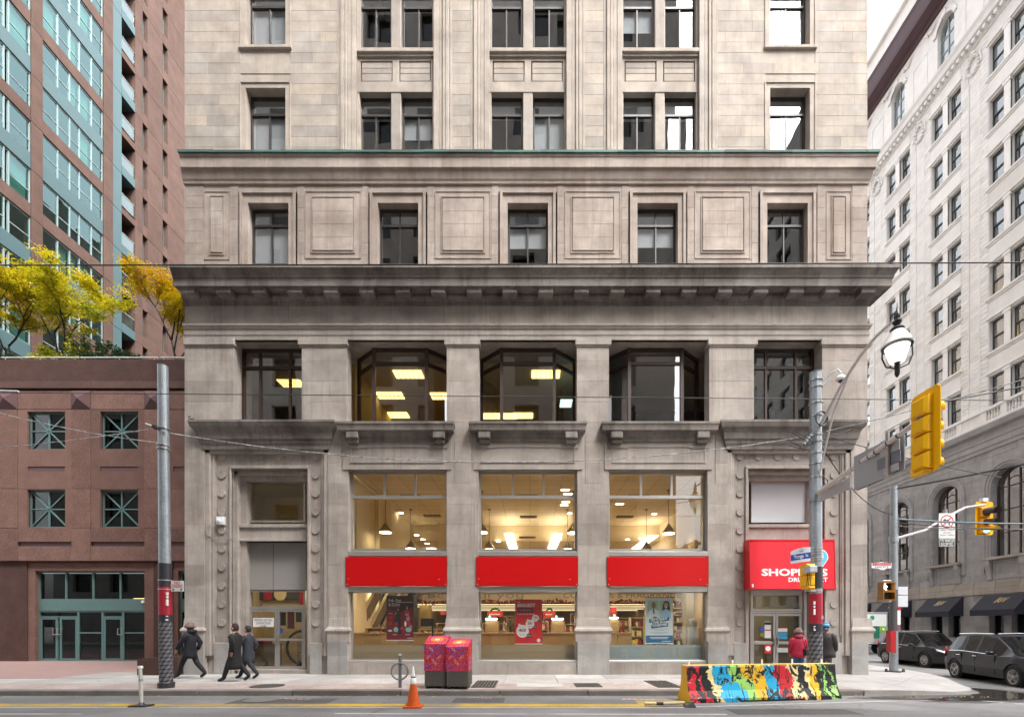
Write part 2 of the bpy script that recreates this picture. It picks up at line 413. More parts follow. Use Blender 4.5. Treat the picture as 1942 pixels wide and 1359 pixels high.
# painted markings
YEL = stone('yellow_road_paint', [(.45, .3, .04), (.52, .35, .055)], grain=30, gstr=.5, stain=.75, stcol=(.19, .17, .14), lo=.48, hi=.62, streak=0)
WHT = stone('white_road_paint', [(.48, .47, .455), (.56, .55, .535)], grain=30, gstr=.4, stain=.75, stcol=(.19, .185, .18), lo=.5, hi=.64, streak=0)
def strip(name, pts, wd, m_, dz=.004, label=None):
    m = MB(); pts = curve_pts(pts, 8)
    for (a, b) in zip(pts[:-1], pts[1:]):
        p, q = Vector(a), Vector(b); t = (q - p).normalized(); t = Vector((-t.y, t.x)) * wd / 2
        m.quad(*[(c.x, c.y, rz(c.x, c.y) + dz) for c in (p - t, q - t, q + t, p + t)])
    o = m.build(name, m_); return tag(o, kind='structure')
strip('yellow_line', [(-30, -4.98), (2.85, -5.05)], .34, YEL)
strip('white_edge_line', [(-30, -5.28), (3.4, -5.33)], .07, WHT)
strip('white_lane_line', [(-30, -6.02), (-8.9, -6.04)], .09, WHT)
strip('white_lane_line', [(-3.9, -6.0), (3.9, -6.08)], .08, WHT)
strip('white_lane_line', [(3.35, -5.28), (7.9, -4.55), (9.9, -4.35)], .08, WHT)
strip('yellow_hatching', [(2.45, -4.62), (3.55, -4.72)], .62, YEL, .005)
strip('white_hatch_border', [(3.2, -4.28), (3.62, -5.1)], .07, WHT, .009)
strip('white_hatch_border', [(2.3, -4.25), (3.22, -4.24)], .05, WHT, .009)
strip('white_crossing_line', [(9.9, -3.9), (11.6, -5.05), (13.5, -6.3)], .1, WHT)
strip('white_crossing_line', [(12.9, -2.9), (16.5, -3.7), (22, -4.6)], .75, WHT)
# wet puddle by the corner
def blob(name, c, pts, m_, dz, k=5):
    n = len(pts); ring = []
    for i in range(n * k):
        t = i / k; i0 = int(t); fr = t - i0; p0, p1, p2, p3 = (Vector(pts[(i0 + o) % n]) for o in (-1, 0, 1, 2))
        ring.append(.5 * ((2 * p1) + (p2 - p0) * fr + (2 * p0 - 5 * p1 + 4 * p2 - p3) * fr ** 2 + (3 * p1 - p0 - 3 * p2 + p3) * fr ** 3))
    m = MB(); c = Vector(c); vs_ = [c] + [c + (p - c) * .55 for p in ring] + ring
    m.v = [(p.x, p.y, rz(p.x, p.y) + dz) for p in vs_]; q = len(ring)
    for i in range(q): j = (i + 1) % q; m.f += [(0, 1 + i, 1 + j), (1 + i, 1 + q + i, 1 + q + j, 1 + j)]; m.t += [.5] * 2; m.m += [0] * 2
    return tag(m.build(name, m_, smooth=True), kind='structure')
nw = N('wet_asphalt'); nw.set(nw.ramp(nw.noise(3, 4), [(.3, (.022, .02, .018)), (.7, (.05, .045, .04))]), .06, spec=.55); WET = nw.m
nd = N('damp_asphalt'); nd.set(nd.ramp(nd.noise(6, 5), [(.3, (.06, .056, .052)), (.7, (.12, .115, .11))]), .35, spec=.5); DAMP = nd.m
blob('puddle', (11.6, -3.7), [(8.3, -4.0), (9.2, -3.72), (10.6, -3.55), (11.9, -3.05), (12.5, -2.4), (13.0, -1.75), (13.5, -2.0), (13.6, -2.7), (14.2, -3.2), (13.1, -3.75), (12.0, -4.0), (11.0, -4.35), (9.7, -4.45), (8.9, -4.2)], WET, .010)
blob('damp_patch', (11.6, -3.7), [(7.7, -4.05), (9.2, -3.7), (10.6, -3.52), (11.9, -3.02), (12.6, -2.2), (13.2, -1.5), (14.1, -1.8), (14.3, -2.5), (15.3, -3.2), (13.6, -3.9), (12.3, -4.25), (11.0, -4.6), (9.6, -4.7), (8.7, -4.35)], DAMP, .003)
# metal covers and gratings let into pavement and road
STEELG = mat('grating_steel', (.085, .075, .07), .55, .3, 8, metal=.5)
def grating(x0, x1, y0, y1, label, nb=7, skew=0.):
    o = emp('pavement_grating', ((x0 + x1) / 2, (y0 + y1) / 2, 0), 0, label, 'grating')
    def sk(m): m.v = [(a + skew * (b - y0), b, c) for a, b, c in m.v]; return m
    sk(B(x0, x1, y0, y1, .0005, .004)).build('pit', mat('pit_dark', (.02, .018, .016), .9), o)
    fr = MB(); fr.box(x0, x1, y0, y0 + .03, .004, .014); fr.box(x0, x1, y1 - .03, y1, .004, .014); fr.box(x0, x0 + .03, y0 + .03, y1 - .03, .004, .014); fr.box(x1 - .03, x1, y0 + .03, y1 - .03, .004, .014); sk(fr).build('frame', STEELG, o)
    for i in range(1, nb): a = x0 + (x1 - x0) * i / nb; sk(B(a - .018, a + .018, y0 + .03, y1 - .03, .004, .013)).build('bar', STEELG, o)
    for i in range(1, 5): a = y0 + (y1 - y0) * i / 5; sk(B(x0 + .03, x1 - .03, a - .012, a + .012, .005, .0135)).build('cross_bar', STEELG, o)
grating(-1.55, -.92, -3.2, -1.75, 'dark steel grating beside the pink wrapped bins')
grating(3.35, 4.0, -3.2, -1.75, 'dark steel grating behind the painted concrete barrier')
grating(1.22, 1.92, -3.1, -2.35, 'pale rectangular utility cover with ribbed face, right of the bins', nb=10)
for (x, y, z, r, lb) in ((-7.05, -2.9, 0., .42, 'round iron manhole cover in the brick strip of the pavement'), (-6.35, -4.35, -.14, .4, 'faint round manhole cover in the road near the kerb')):
    o = emp('manhole_cover', (x, y, z), 0, lb, 'manhole')
    MB().lathe((x, y, z), [(r, .001), (r, .008), (r - .02, .010)], 28).build('rim', STEELG, o)
    m = MB().lathe((x, y, z), [(r - .03, .002), (r - .03, .013)], 28)
    m.build('lid', STEELG if z == 0 else mat('lid_grey', (.13, .125, .12), .7), o)
# concrete utility plate outlines right of the bins
for (x0, x1, y0, y1) in ((-.35, .9, -3.1, -2.36),):
    B(x0, x1, y0, y1, .001, .007, t=.9).build('utility_plate', CONC, pav)
# pink survey paint and leaves on the ground
for i, (x, y, z, l, wd) in enumerate(((-7.9, -3.0, .004, .9, .05), (-5.2, -3.05, .004, .7, .04), (-6.3, -4.2, -.135, 1.1, .05), (2.2, -4.3, -.135, .8, .12), (-1.5, -4.05, -.135, .6, .05))):
    m = MB(); 
    for k in range(6): a = x + l * k / 6; m.quad((a, y + .05 * math.sin(k), z), (a + l / 8, y + .05 * math.sin(k + 1), z), (a + l / 8, y + wd + .05 * math.sin(k + 1), z), (a, y + wd + .05 * math.sin(k), z))
    tag(m.build('survey_paint', mat('pink_survey_paint', (.5, .3, .31), .8, .3)), kind='structure')
m = MB()
for i in range(260):
    x = R.uniform(-12, 12); y = KY - .05 - abs(R.gauss(0, .12)); a = R.uniform(0, 6.3); s = R.uniform(.015, .04); z = rz(x, y) + .012; m.tint = R.random()
    m.quad(*[(x + s * math.cos(a + q), y + s * .8 * math.sin(a + q), z + R.uniform(-.006, .01)) for q in (0, 1.2, 3.1, 4.6)])
nl = N('fallen_leaf'); nl.set(nl.ramp(nl.attr(), [(0, (.2, .14, .06)), (.5, (.4, .28, .06)), (1, (.28, .18, .1))]), .8)
tag(m.build('fallen_leaves', nl.m, fix=False), 'tiny yellow brown leaves lying along the gutter', 'leaves', kind='stuff')

# tar seams, cracks and patches in the road
TAR = mat('tar_seam', (.035, .034, .034), .55, .2); PATCH = stone('asphalt_patch', [(.075, .074, .075), (.095, .093, .093)], grain=80, gstr=.3, stain=.3, streak=0)
rg_ = random.Random(17)
def seam(x, y, dx, dy, n, wd):
    pts = [(x, y)]
    for k in range(n): pts.append((pts[-1][0] + dx / n + rg_.uniform(-.1, .1), pts[-1][1] + dy / n + rg_.uniform(-.05, .05)))
    m = MB()
    for a, b in zip(pts[:-1], pts[1:]):
        p, q = Vector(a), Vector(b); t = (q - p).normalized(); t = Vector((-t.y, t.x)) * wd * rg_.uniform(.5, 1.2); m.quad(*[(c.x, c.y, rz(c.x, c.y) + .0035) for c in (p - t, q - t, q + t, p + t)])
    tag(m.build('tar_seam', TAR), kind='structure')
for q in ((-11, -5.9, 6, -.35, 16, .012), (-3.4, -4.1, .5, -2.2, 12, .012), (-9.5, -4.2, 3.2, .1, 10, .01), (1., -5.7, 6., .2, 18, .013), (5.2, -5.6, 4.5, -.3, 14, .012), (9.8, -4.9, 3.4, .9, 12, .012), (-1.2, -5.55, 2.4, .5, 9, .01), (7.7, -4.5, 2.3, -1.5, 10, .012), (-6.2, -6.1, .4, 2., 9, .01)): seam(*q)
for (x0, x1, y0, y1) in ((-6.9, -4.6, -4.9, -4.1), (4.1, 6.6, -6.1, -5.5), (-1.8, -.6, -4.7, -4.0)):
    m = MB(); n = 8
    for k in range(n): a, b = x0 + (x1 - x0) * k / n, x0 + (x1 - x0) * (k + 1) / n; m.quad((a, y0 + rg_.uniform(-.03, .03), rz(a, y0) + .0025), (b, y0 + rg_.uniform(-.03, .03), rz(b, y0) + .0025), (b, y1, rz(b, y1) + .0025), (a, y1, rz(a, y1) + .0025))
    tag(m.build('road_patch', PATCH), kind='structure')
m = MB()
for k in range(420):                                             # gum spots and grit on the pavement
    x, y = rg_.uniform(-13, 8), rg_.uniform(-3.4, -.2); r = rg_.uniform(.012, .035); m.tint = rg_.random(); m.add([(x + r * math.cos(t * 1.05), y + r * math.sin(t * 1.05), .0055) for t in range(6)], [tuple(range(6))])
tag(m.build('gum_spots', mat('gum_grey', (.16, .15, .14), .9, .3), fix=False), 'dark gum spots scattered over the pavement', 'gum', kind='stuff')
# ------------------------------------------------------------------ the corner stone building
BL = emp('corner_stone_building', (0, 0, 0), 0, 'grey stone commercial building with columned bays and red shop fascias at the corner', 'building')
XL, XR, C0 = X(350), X(1645), X(1001)
def MX(px, Y=0.): return 2 * C0 - X(px, 0) if Y == 0 else (2 * X(1001) - X(px, Y))
ZT = 28.
zA, zB, zC, zD, zE, zF, zG = Z(299), Z(350), Z(499), Z(577), Z(645), Z(808), Z(890)
PIT = 207.5 / 57
rows = [k * PIT for k in range(3)]
BAYC = [X(749), C0, 2 * C0 - X(749)]; BW = 73 / 57
SW = [(X(466), X(541)), (2 * C0 - X(541), 2 * C0 - X(466))]
wz0, wz1 = Z(295), Z(167)
PWIN = [C0 + k * 246.5 / 57 for k in (-2, -1, 0, 1, 2)]; PWW = 38.5 / 57
pz0, pz1 = Z(500), Z(384)
# --- shaft
ops = [(a, b, wz0 + r, wz1 + r) for a, b in SW for r in rows] + [(c - BW, c + BW, zA - 1, ZT - .8) for c in BAYC]
holes(MB(), XL, XR, zA - .3, ZT, ops, .012, .55).build('shaft_wall', LIME, BL)
rs = random.Random(3)
st = courses(XL, XR, [z for z in steps(zA, ZT, .345)], ops + [(a - .17, b + .17, wz0 - .3 + r, wz1 + .17 + r) for a, b in SW for r in rows] + [(c - BW - .62, c + BW + .62, 0, 50) for c in BAYC], .7, 1.75, rs)
# --- storey of panels
pops = [(c - PWW, c + PWW, pz0, pz1) for c in PWIN]
holes(MB(), XL, XR, zC - .15, zB + .02, pops, .012, .55).build('panel_storey_wall', LIME2, BL)
PANC = [C0 + k * 246.5 / 57 for k in (-1.5, -.5, .5, 1.5)]
pkeep = [(c - .98, c + .98, zC - 1, Z(358)) for c in PWIN] + [(c - .96, c + .96, Z(492), Z(361)) for c in PANC] + [(X(386), X(436), Z(494), Z(360)), (2 * C0 - X(436), 2 * C0 - X(386), Z(494), Z(360))]
st2 = courses(XL, XR, steps(zC - .1, zB, .37), pkeep, .5, 1.1, rs)
# --- granite storeys
gops = [(X(a), X(b), zF, zE) for a, b in ((443, 572), (657, 847), (908, 1094))] + [(2 * C0 - X(b), 2 * C0 - X(a), zF, zE) for a, b in ((443, 572), (657, 847))]
sops = [(X(660), X(847), Z(1256), zG), (X(907), X(1095), Z(1256), zG), (2 * C0 - X(847), 2 * C0 - X(660), Z(1256), zG)]
dops = [(X(388), X(622), -.5, Z(850)), (2 * C0 - X(622), 2 * C0 - X(388), -.5, Z(850))]
mbw = MB(); mbw.tint = .35
holes(mbw, XL, XR, -.4, zD + .05, gops + sops + dops, .012, .42).build('granite_wall', GRAN, BL)
B(XL + .02, XR - .02, .42, 1.35, zE, zE + .6).build('lintel', GRAN, BL)
keepg = gops + sops + dops + [(X(645), X(862), Z(889), Z(800)), (X(892), X(1110), Z(889), Z(800)), (2 * C0 - X(862), 2 * C0 - X(645), Z(889), Z(800))]
st3 = courses(XL, XR, steps(Z(1188), zE, .685), keepg, 1.2, 2.0, rs) + courses(XL, XR, steps(zE, zD, 1.3)[:2], [], 2.2, 3.4, rs)
st4 = courses(XL, XR, [0, .62, Z(1216)], [(a, b, -1, 3) for a, b, _, _ in sops + dops], 1.0, 1.9, rs)
nbig = sum(1 for _ in st4)
lay(st, 0., .03, LIME, BL, rs, 110); lay(st2, 0., .03, LIME2, BL, rs, 60, restname='panel_storey_courses')
lay(st3, 0., .03, GRAN, BL, rs, 85, restname='granite_courses'); lay(st4, -.05, .09, ROUGHG, BL, rs, 40, restname='plinth_courses')
# sides, back and roof
B(XL, XL + .3, .55, 46, -.4, ZT).build('side_wall', LIME, BL); B(XR - .3, XR, .55, 46, -.4, ZT).build('side_wall', GRAN, BL)
B(XL, XR, 46, 46.3, -.4, ZT).build('rear_wall', LIME, BL); B(XL, XR, 0., 46.3, ZT, 44.).build('upper_storeys', LIME, BL); B(XL - .1, XR + .1, -.1, 46.4, 44., 44.3).build('roof', LIME, BL)
# --- mouldings
def molding(name, prof, m_, x0=XL, x1=XR, rl=False, rr=True, yb=.5, y0=0., par=None, t=.5):
    m = MB(); m.tint = t; return m.sweep(prof, x0, x1, yb, rl, rr, y0).build(name, m_, par or BL)
molding('upper_cornice', [(-.1, zB), (.035, zB), (.045, Z(346)), (.07, Z(343)), (.12, Z(331)), (.125, Z(328)), (.18, Z(327)), (.18, Z(309)), (.2, Z(308)), (.215, Z(304)), (-.1, Z(303))], LIME2, x0=XL - .02)
m = MB()
rs2 = random.Random(5); x = XL - .05
while x < XR + .2:
    l = min(rs2.uniform(.5, 1.6), XR + .24 - x); m.tint = rs2.random()
    m.box(x + .003, x + l - .003, -.245 - rs2.uniform(0, .012), .1, Z(303), Z(299) + rs2.uniform(-.01, .015)); x += l
tag(m.build('copper_capping', COPPER, BL), kind='stuff')
zs = Z(541, -.45)
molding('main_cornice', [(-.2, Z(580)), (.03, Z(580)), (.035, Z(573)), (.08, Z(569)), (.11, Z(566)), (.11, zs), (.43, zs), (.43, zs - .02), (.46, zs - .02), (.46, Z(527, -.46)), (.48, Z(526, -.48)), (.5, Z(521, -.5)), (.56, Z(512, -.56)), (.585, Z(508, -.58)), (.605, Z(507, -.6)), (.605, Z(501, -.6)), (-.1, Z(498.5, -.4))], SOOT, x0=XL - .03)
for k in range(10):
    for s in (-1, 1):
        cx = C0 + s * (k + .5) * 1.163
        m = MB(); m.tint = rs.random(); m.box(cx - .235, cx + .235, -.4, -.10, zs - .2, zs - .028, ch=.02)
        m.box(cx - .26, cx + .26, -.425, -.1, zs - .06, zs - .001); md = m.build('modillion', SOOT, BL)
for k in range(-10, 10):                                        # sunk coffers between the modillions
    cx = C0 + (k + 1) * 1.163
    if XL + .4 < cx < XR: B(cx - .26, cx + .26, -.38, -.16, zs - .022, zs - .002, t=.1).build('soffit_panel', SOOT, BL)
molding('architrave', [(-.1, zE), (.02, zE), (.02, Z(637)), (.035, Z(636)), (.035, Z(627)), (.06, Z(625)), (.085, Z(621)), (.1, Z(620)), (.1, Z(617)), (-.1, Z(615))], GRAN, t=.3)
m = MB()
# --- shaft bays
def frame4(mb, x0, x1, z0, z1, y0, y1, w_, bot=True):
    mb.box(x0, x0 + w_, y0, y1, z0, z1); mb.box(x1 - w_, x1, y0, y1, z0, z1); mb.box(x0 + w_, x1 - w_, y0, y1, z1 - w_, z1)
    if bot: mb.box(x0 + w_, x1 - w_, y0, y1, z0, z0 + w_)
    return mb
def pane(x0, x1, y, z0, z1, par, m_=None): return MB().box(x0, x1, y, y + .008, z0, z1).build('pane', m_ or GLASS, par)
def sash(x0, x1, z0, z1, Y, par, kind, blind=0., bm=None, rr=None):
    """dark casement window; sub-parts: panes and a roller blind"""
    h = z1 - z0; fr = MB(); frame4(fr, x0, x1, z0, z1, Y, Y + .09, .045)
    cx = (x0 + x1) / 2; za, zb = z0 + h * (.12 if kind == 'A' else .09), z1 - h * (.27 if kind == 'A' else .275)
    fr.box(x0 + .045, x1 - .045, Y + .002, Y + .08, za - .025, za + .025); fr.box(x0 + .045, x1 - .045, Y - .01, Y + .08, zb - .035, zb + .035)
    fr.box(cx - .02, cx + .02, Y + .004, Y + .07, za + .025, zb - .035)
    if kind == 'B': fr.box(cx - .018, cx + .018, Y + .004, Y + .07, zb + .035, z1 - .045)
    o = fr.build('window', BRONZE, par); g = Y + .03
    e = rr or R
    for a, b in ((x0 + .045, cx - .02), (cx + .02, x1 - .045)):
        q = MB(); t = e.uniform(-.006, .006); u = e.uniform(-.006, .006)
        q.add([(a, g + t, za + .025), (b, g - t, za + .025), (b, g - t + u, zb - .035), (a, g + t + u, zb - .035)], [(0, 1, 2, 3)]); q.build('pane', GLASS, o, fix=False)
        if kind == 'B': pane(a, b, g, zb + .035, z1 - .045, o)
    if kind == 'A': pane(x0 + .045, x1 - .045, g, zb + .035, z1 - .045, o)
    pane(x0 + .045, x1 - .045, g, z0 + .045, za - .025, o)
    if blind > 0: B(x0 + .03, x1 - .03, Y + .1, Y + .108, z1 - .05 - (h - .1) * blind, z1 - .05).build('blind', bm or BLIND, o)
    return o
rw = random.Random(11)
for bi, c in enumerate(BAYC):
    x0, x1 = c - BW, c + BW; mw = .165
    for s in (-1, 1):                                          # reeded jamb strips beside each bay
        e = c + s * BW
        for a, b, y in ((0, .17, -.012), (.178, .30, .0), (.308, .40, -.04), (.408, .52, -.055), (.528, .62, -.01)):
            m = MB(); m.tint = .25 + .5 * rw.random(); m.box(e + s * a, e + s * b, y, .05, zA, ZT - .8, ch=.012); m.build('jamb_strip', LIME, BL)
    for ri, r in enumerate(rows):
        a, b = wz0 + r, wz1 + r
        m = MB(); m.tint = rw.random(); m.box(c - mw, c + mw, .10, .5, a, b, ch=.02); m.build('stone_mullion', LIME, BL)
        for s in (-1, 1):
            xa, xb = (x0, c - mw) if s < 0 else (c + mw, x1)
            bl = [.3, .6, .0, .28, .9, .25, .3][(bi * 3 + ri * 2 + (s > 0)) % 7]
            sash(xa + .02, xb - .02, a, b - .02, .27, BL, 'A', bl, rr=rw)
            m = MB(); m.box(x0 if s < 0 else x1 - .06, x0 + .06 if s < 0 else x1, .1, .27, a, b); m.build('window_jamb', LIME, BL)
        # spandrel above the window, with two raised panels in sunk frames and a sill ledge
        z0, z1 = b, wz0 + r + PIT
        pn = [(x0 + .1, c - .11, z0 + .33, z0 + 1.03), (c + .11, x1 - .1, z0 + .33, z0 + 1.03)]
        m = MB(); m.tint = rw.random(); holes(m, x0, x1, z0, z1 - .02, pn, .10, .5).build('spandrel', LIME, BL)
        B(x0, x1, .2, .5, z0 + .1, z1 - .1).build('spandrel_backing', LIME, BL)
        for q in pn:
            zz = [q[2] + .035, q[2] + .29, q[2] + .47, q[3] - .035]
            for k in range(3): B(q[0] + .035, q[1] - .035, .115, .21, zz[k], zz[k + 1] - .004, ch=.01, t=rw.random()).build('panel_stone', LIME, BL)
        B(x0 - .08, x1 + .08, .0, .3, z1 - .19, z1 - .02, ch=.03, t=.4).build('sill', LIME, BL)
        B(x0 - .03, x1 + .03, .05, .3, z1 - .26, z1 - .192, t=.2).build('sill_moulding', LIME, BL)
        B(x0 - .01, x1 + .01, .085, .3, z0 - .03, z0 + .02, t=.3).build('window_head', LIME, BL)
for i, (a, b) in enumerate(SW):
    for ri, r in enumerate(rows):
        z0, z1 = wz0 + r, wz1 + r
        m = frame4(MB(), a - .17, b + .17, z0 - .02, z1 + .17, -.0, .05, .165, False); m.build('window_surround', LIME, BL)
        m = frame4(MB(), a - .19, b + .19, z0 - .02, z1 + .2, -.025, .04, .035, False); m.build('surround_moulding', LIME, BL)
        if ri: B(a - .22, b + .22, -.06, .2, z0 - .12, z0 - .005, ch=.015, t=.4).build('sill', LIME, BL)
        sash(a + .02, b - .02, z0, z1 - .02, .25, BL, 'A', (.82, .86) [ri % 2] if i == 0 else (.25 if ri == 0 else .9), rr=rw)
# --- panel storey: window surrounds and panels
for i, c in enumerate(PWIN):
    m = MB(); m.tint = rw.random(); frame4(m, c - .98, c + .98, zC - .05, Z(358), .0, .06, .05, False).build('window_surround', LIME2, BL)
    m = MB(); m.tint = rw.random(); frame4(m, c - .93, c + .93, zC - .05, Z(359) - .05, -.035, .06, .09, False).build('surround_moulding', LIME2, BL)
    m = MB(); m.tint = rw.random(); frame4(m, c - .84, c + .84, zC - .05, Z(360) - .13, .018, .06, .16, False).build('inner_surround', LIME2, BL)
    B(c - .98, c - .885, -.0, .05, zC - .05, Z(365), t=rw.random()).build('surround_strip', LIME2, BL); B(c + .885, c + .98, 0, .05, zC - .05, Z(365), t=rw.random()).build('surround_strip', LIME2, BL)
    sash(c - PWW + .02, c + PWW - .02, pz0, pz1 - .02, .24, BL, 'B', (.93, 0, .62, .6, 0.)[i], rr=rw)
def sunk_panel(x0, x1, z0, z1, rowsn, par, m_):
    """a raised field of stones inside a moulded sunk frame"""
    m = MB(); m.tint = rw.random(); frame4(m, x0, x1, z0, z1, -.005, .05, .028).build('panel_frame', m_, par)
    a = .2 if x1 - x0 > 1.2 else .17
    m = MB(); m.tint = rw.random(); frame4(m, x0 + a, x1 - a, z0 + a * .9, z1 - a * .9, -.012, .05, .03).build('panel_moulding', m_, par)
    a += .06
    zz = steps(z0 + a, z1 - a, (z1 - z0) / rowsn)
    for k in range(len(zz) - 1):
        cut = [x0 + a, x1 - a] if x1 - x0 < 1.2 or rw.random() < .35 else [x0 + a, x0 + a + (x1 - x0 - 2 * a) * rw.uniform(.35, .65), x1 - a]
        for p, q in zip(cut[:-1], cut[1:]): B(p, q - .003, -.022, .05, zz[k], zz[k + 1] - .004, ch=.003, t=.5 + .25 * rw.random()).build('panel_stone', m_, par)
for c in PANC: sunk_panel(c - .93, c + .93, Z(490), Z(362), 5, BL, LIME2)
for a, b in ((X(387), X(435)), (2 * C0 - X(435), 2 * C0 - X(387))): sunk_panel(a, b, Z(492), Z(362), 5, BL, LIME2)
# --- pilaster capitals of the second storey
for a, b in ((349, 446), (566, 660), (843, 911)):
    for q in ((X(a), X(b)), (2 * C0 - X(b), 2 * C0 - X(a))):
        B(q[0], q[1], -.055, .3, Z(655), Z(643), ch=.012, t=.6).build('capital', GRAN, BL)
        B(q[0] + .04, q[1] - .04, -.03, .3, Z(658), Z(655.2), ch=.01, t=.3).build('capital_moulding', GRAN, BL)
# --- second storey windows
def bar(mb, a, b, w_, d_=None):
    a, b = Vector(a), Vector(b); t = (b - a).normalized(); up = Vector((0, 0, 1)) if abs(t.z) < .9 else Vector((0, 1, 0)); s = t.cross(up).normalized() * w_ / 2; u = s.cross(t).normalized() * (d_ or w_) / 2
    v = [p + q for p in (a, b) for q in (-s - u, s - u, s + u, -s + u)]
    return mb.add(v, [(0, 1, 2, 3), (7, 6, 5, 4), (0, 4, 5, 1), (1, 5, 6, 2), (2, 6, 7, 3), (3, 7, 4, 0)])
for i, c in enumerate((gops[1][0] / 2 + gops[1][1] / 2, C0, gops[4][0] / 2 + gops[4][1] / 2)):
    hw = (gops[1][1] - gops[1][0]) / 2
    P = [(c - hw + .02, 1.08), (c - .9, .45), (c + .9, .45), (c + hw - .02, 1.08)]
    z0, z1, zt = zF + .02, zE - .01, Z(690, .45)
    fr = MB()
    for k in range(4): bar(fr, (*P[k], z0), (*P[k], z1), .11)
    for k in range(3):
        for z, ww in ((z0 + .05, .1), (z1 - .05, .1), (zt, .1)): bar(fr, (*P[k], z), (*P[k + 1], z), .08, ww)
    o = fr.build('bow_window', RUSTY, BL)
    for k in range(3):
        a, b = P[k], P[k + 1]
        for za, zb in ((z0, zt), (zt, z1)):
            MB().quad((a[0], a[1], za), (b[0], b[1], za), (b[0], b[1], zb), (a[0], a[1], zb)).build('pane', GLASS, o, fix=False)
    if i == 2: MB().quad((P[0][0], P[0][1] + .1, z0), (P[1][0], P[1][1] + .1, z0), (P[1][0], P[1][1] + .1, z1), (P[0][0], P[0][1] + .1, z1)).build('blind', mat('grey_blind', (.1, .1, .1), .9), o, fix=False)
for i, q in enumerate((gops[0], gops[3] if gops[3][0] > gops[4][0] else gops[4])):
    q = gops[0] if i == 0 else (2 * C0 - gops[0][1], 2 * C0 - gops[0][0], zF, zE)
    x0, x1, z0, z1 = q[0], q[1], zF + .02, zE - .01; zt = Z(697, .45); fr = MB(); frame4(fr, x0, x1, z0, z1, .45, .55, .08)
    fr.box(x0 + .08, x1 - .08, .44, .54, zt - .05, zt + .05)
    cs = [x0 + .08] + [x0 + (x1 - x0) * t for t in ((.27, .72) if i == 0 else (.28, .73))] + [x1 - .08]
    for cc in cs[1:3]: fr.box(cc - .035, cc + .035, .445, .54, z0, z1)
    o = fr.build('window', RUSTY, BL)
    for k in range(3):
        for za, zb in ((z0 + .08, zt - .05), (zt + .05, z1 - .08)): pane(cs[k], cs[k + 1], .49, za, zb, o)
# interior of the second storey
OFF = mat('office_wall', (.6, .45, .2), .9, .1); CEIL = mat('office_ceiling', (.62, .52, .36), .9, .08)
B(XL + .35, XR - .35, 1.4, 12, zF - .35, zF - .2).build('office_floor', ROOM, BL)
B(XL + .35, XR - .35, 1.36, 12, zE + .02, zE + .1).build('office_ceiling', CEIL, BL)
B(XL + .35, XR - .35, 9.5, 9.6, zF - .2, zE).build('office_wall', OFF, BL)
for px in (640, 880, 1128): B(X(px) - .05, X(px) + .05, 1.37, 9.5, zF - .2, zE).build('office_partition', OFF if px < 1100 else DARK, BL)
B(X(1128) + .06, XR - .4, 5., 5.1, zF - .2, zE).build('dark_partition', DARK, BL)
LITE = glow('fluorescent_panel', (1, .72, .22), .95); LITEW = glow('cool_panel', (.6, .95, .85), .5)
for (px, py, lw) in ((775, 711, 1.2), (740, 751, 1.2), (752, 788, 1.2), (838, 752, 1.0), (1035, 711, 1.2), (962, 790, 1.), (992, 789, 1.), (930, 790, .8), (553, 728, 1.0)):
    D_ = (zE - .02 - H) * F / (CY - py); y = D_ - D0; x = (px - CX) * D_ / F
    lw *= .88; o = B(x - lw / 2, x + lw / 2, y - .26, y + .26, zE - .01, zE + .015).build('light_panel', LITE, BL)
    g = MB()
    for k in range(1, 6): g.box(x - lw / 2 + lw * k / 6 - .008, x - lw / 2 + lw * k / 6 + .008, y - .3, y + .3, zE - .03, zE - .012)
    g.build('louvre', mat('louvre_grey', (.4, .36, .28), .6), o)
B(X(1075, 1.6) - .22, X(1075, 1.6) + .22, 1.75, 2.3, zE - 1.12, zE - 1.08).build('cool_light_panel', LITEW, BL)
# desks, shelves and a computer screen glimpsed in the offices
for (px, y, w_, h, m_) in ((690, 3., .9, 1.5, OFF), (820, 3.4, .8, .9, mat('paper_stack', (.55, .47, .3), .9)), (700, 7., 2.2, 1.2, ROOM), (1000, 4.5, 2.4, .75, DARK), (925, 3.2, .5, 1.3, OFF), (1060, 6., .5, 1.3, DARK), (500, 3.2, .7, 1.6, DARK)):
    x = X(px, y); B(x - w_ / 2, x + w_ / 2, y, y + .5, zF - .2, zF - .2 + h).build('office_cabinet', m_, BL)
for r in rows + [rows[-1] + PIT]:
    B(XL + .35, XR - .35, .6, 7, wz0 + r - .75, wz0 + r - .3).build('floor_slab', ROOM, BL)
B(XL + .35, XR - .35, .6, 7, zC - .5, zC - .2).build('floor_slab', ROOM, BL); B(XL + .35, XR - .35, 6.5, 6.6, zC - .2, ZT).build('inner_wall', ROOM, BL)
for px in (600, 700, 880, 1130, 1330, 1420): B(X(px) - .05, X(px) + .05, .62, 6.5, zC - .2, ZT).build('inner_partition', ROOM, BL)
B(X(735), X(768), 2., 2.3, zC + .3, zC + 1.2).build('office_cabinet', mat('wood_door', (.4, .28, .12), .7), BL)

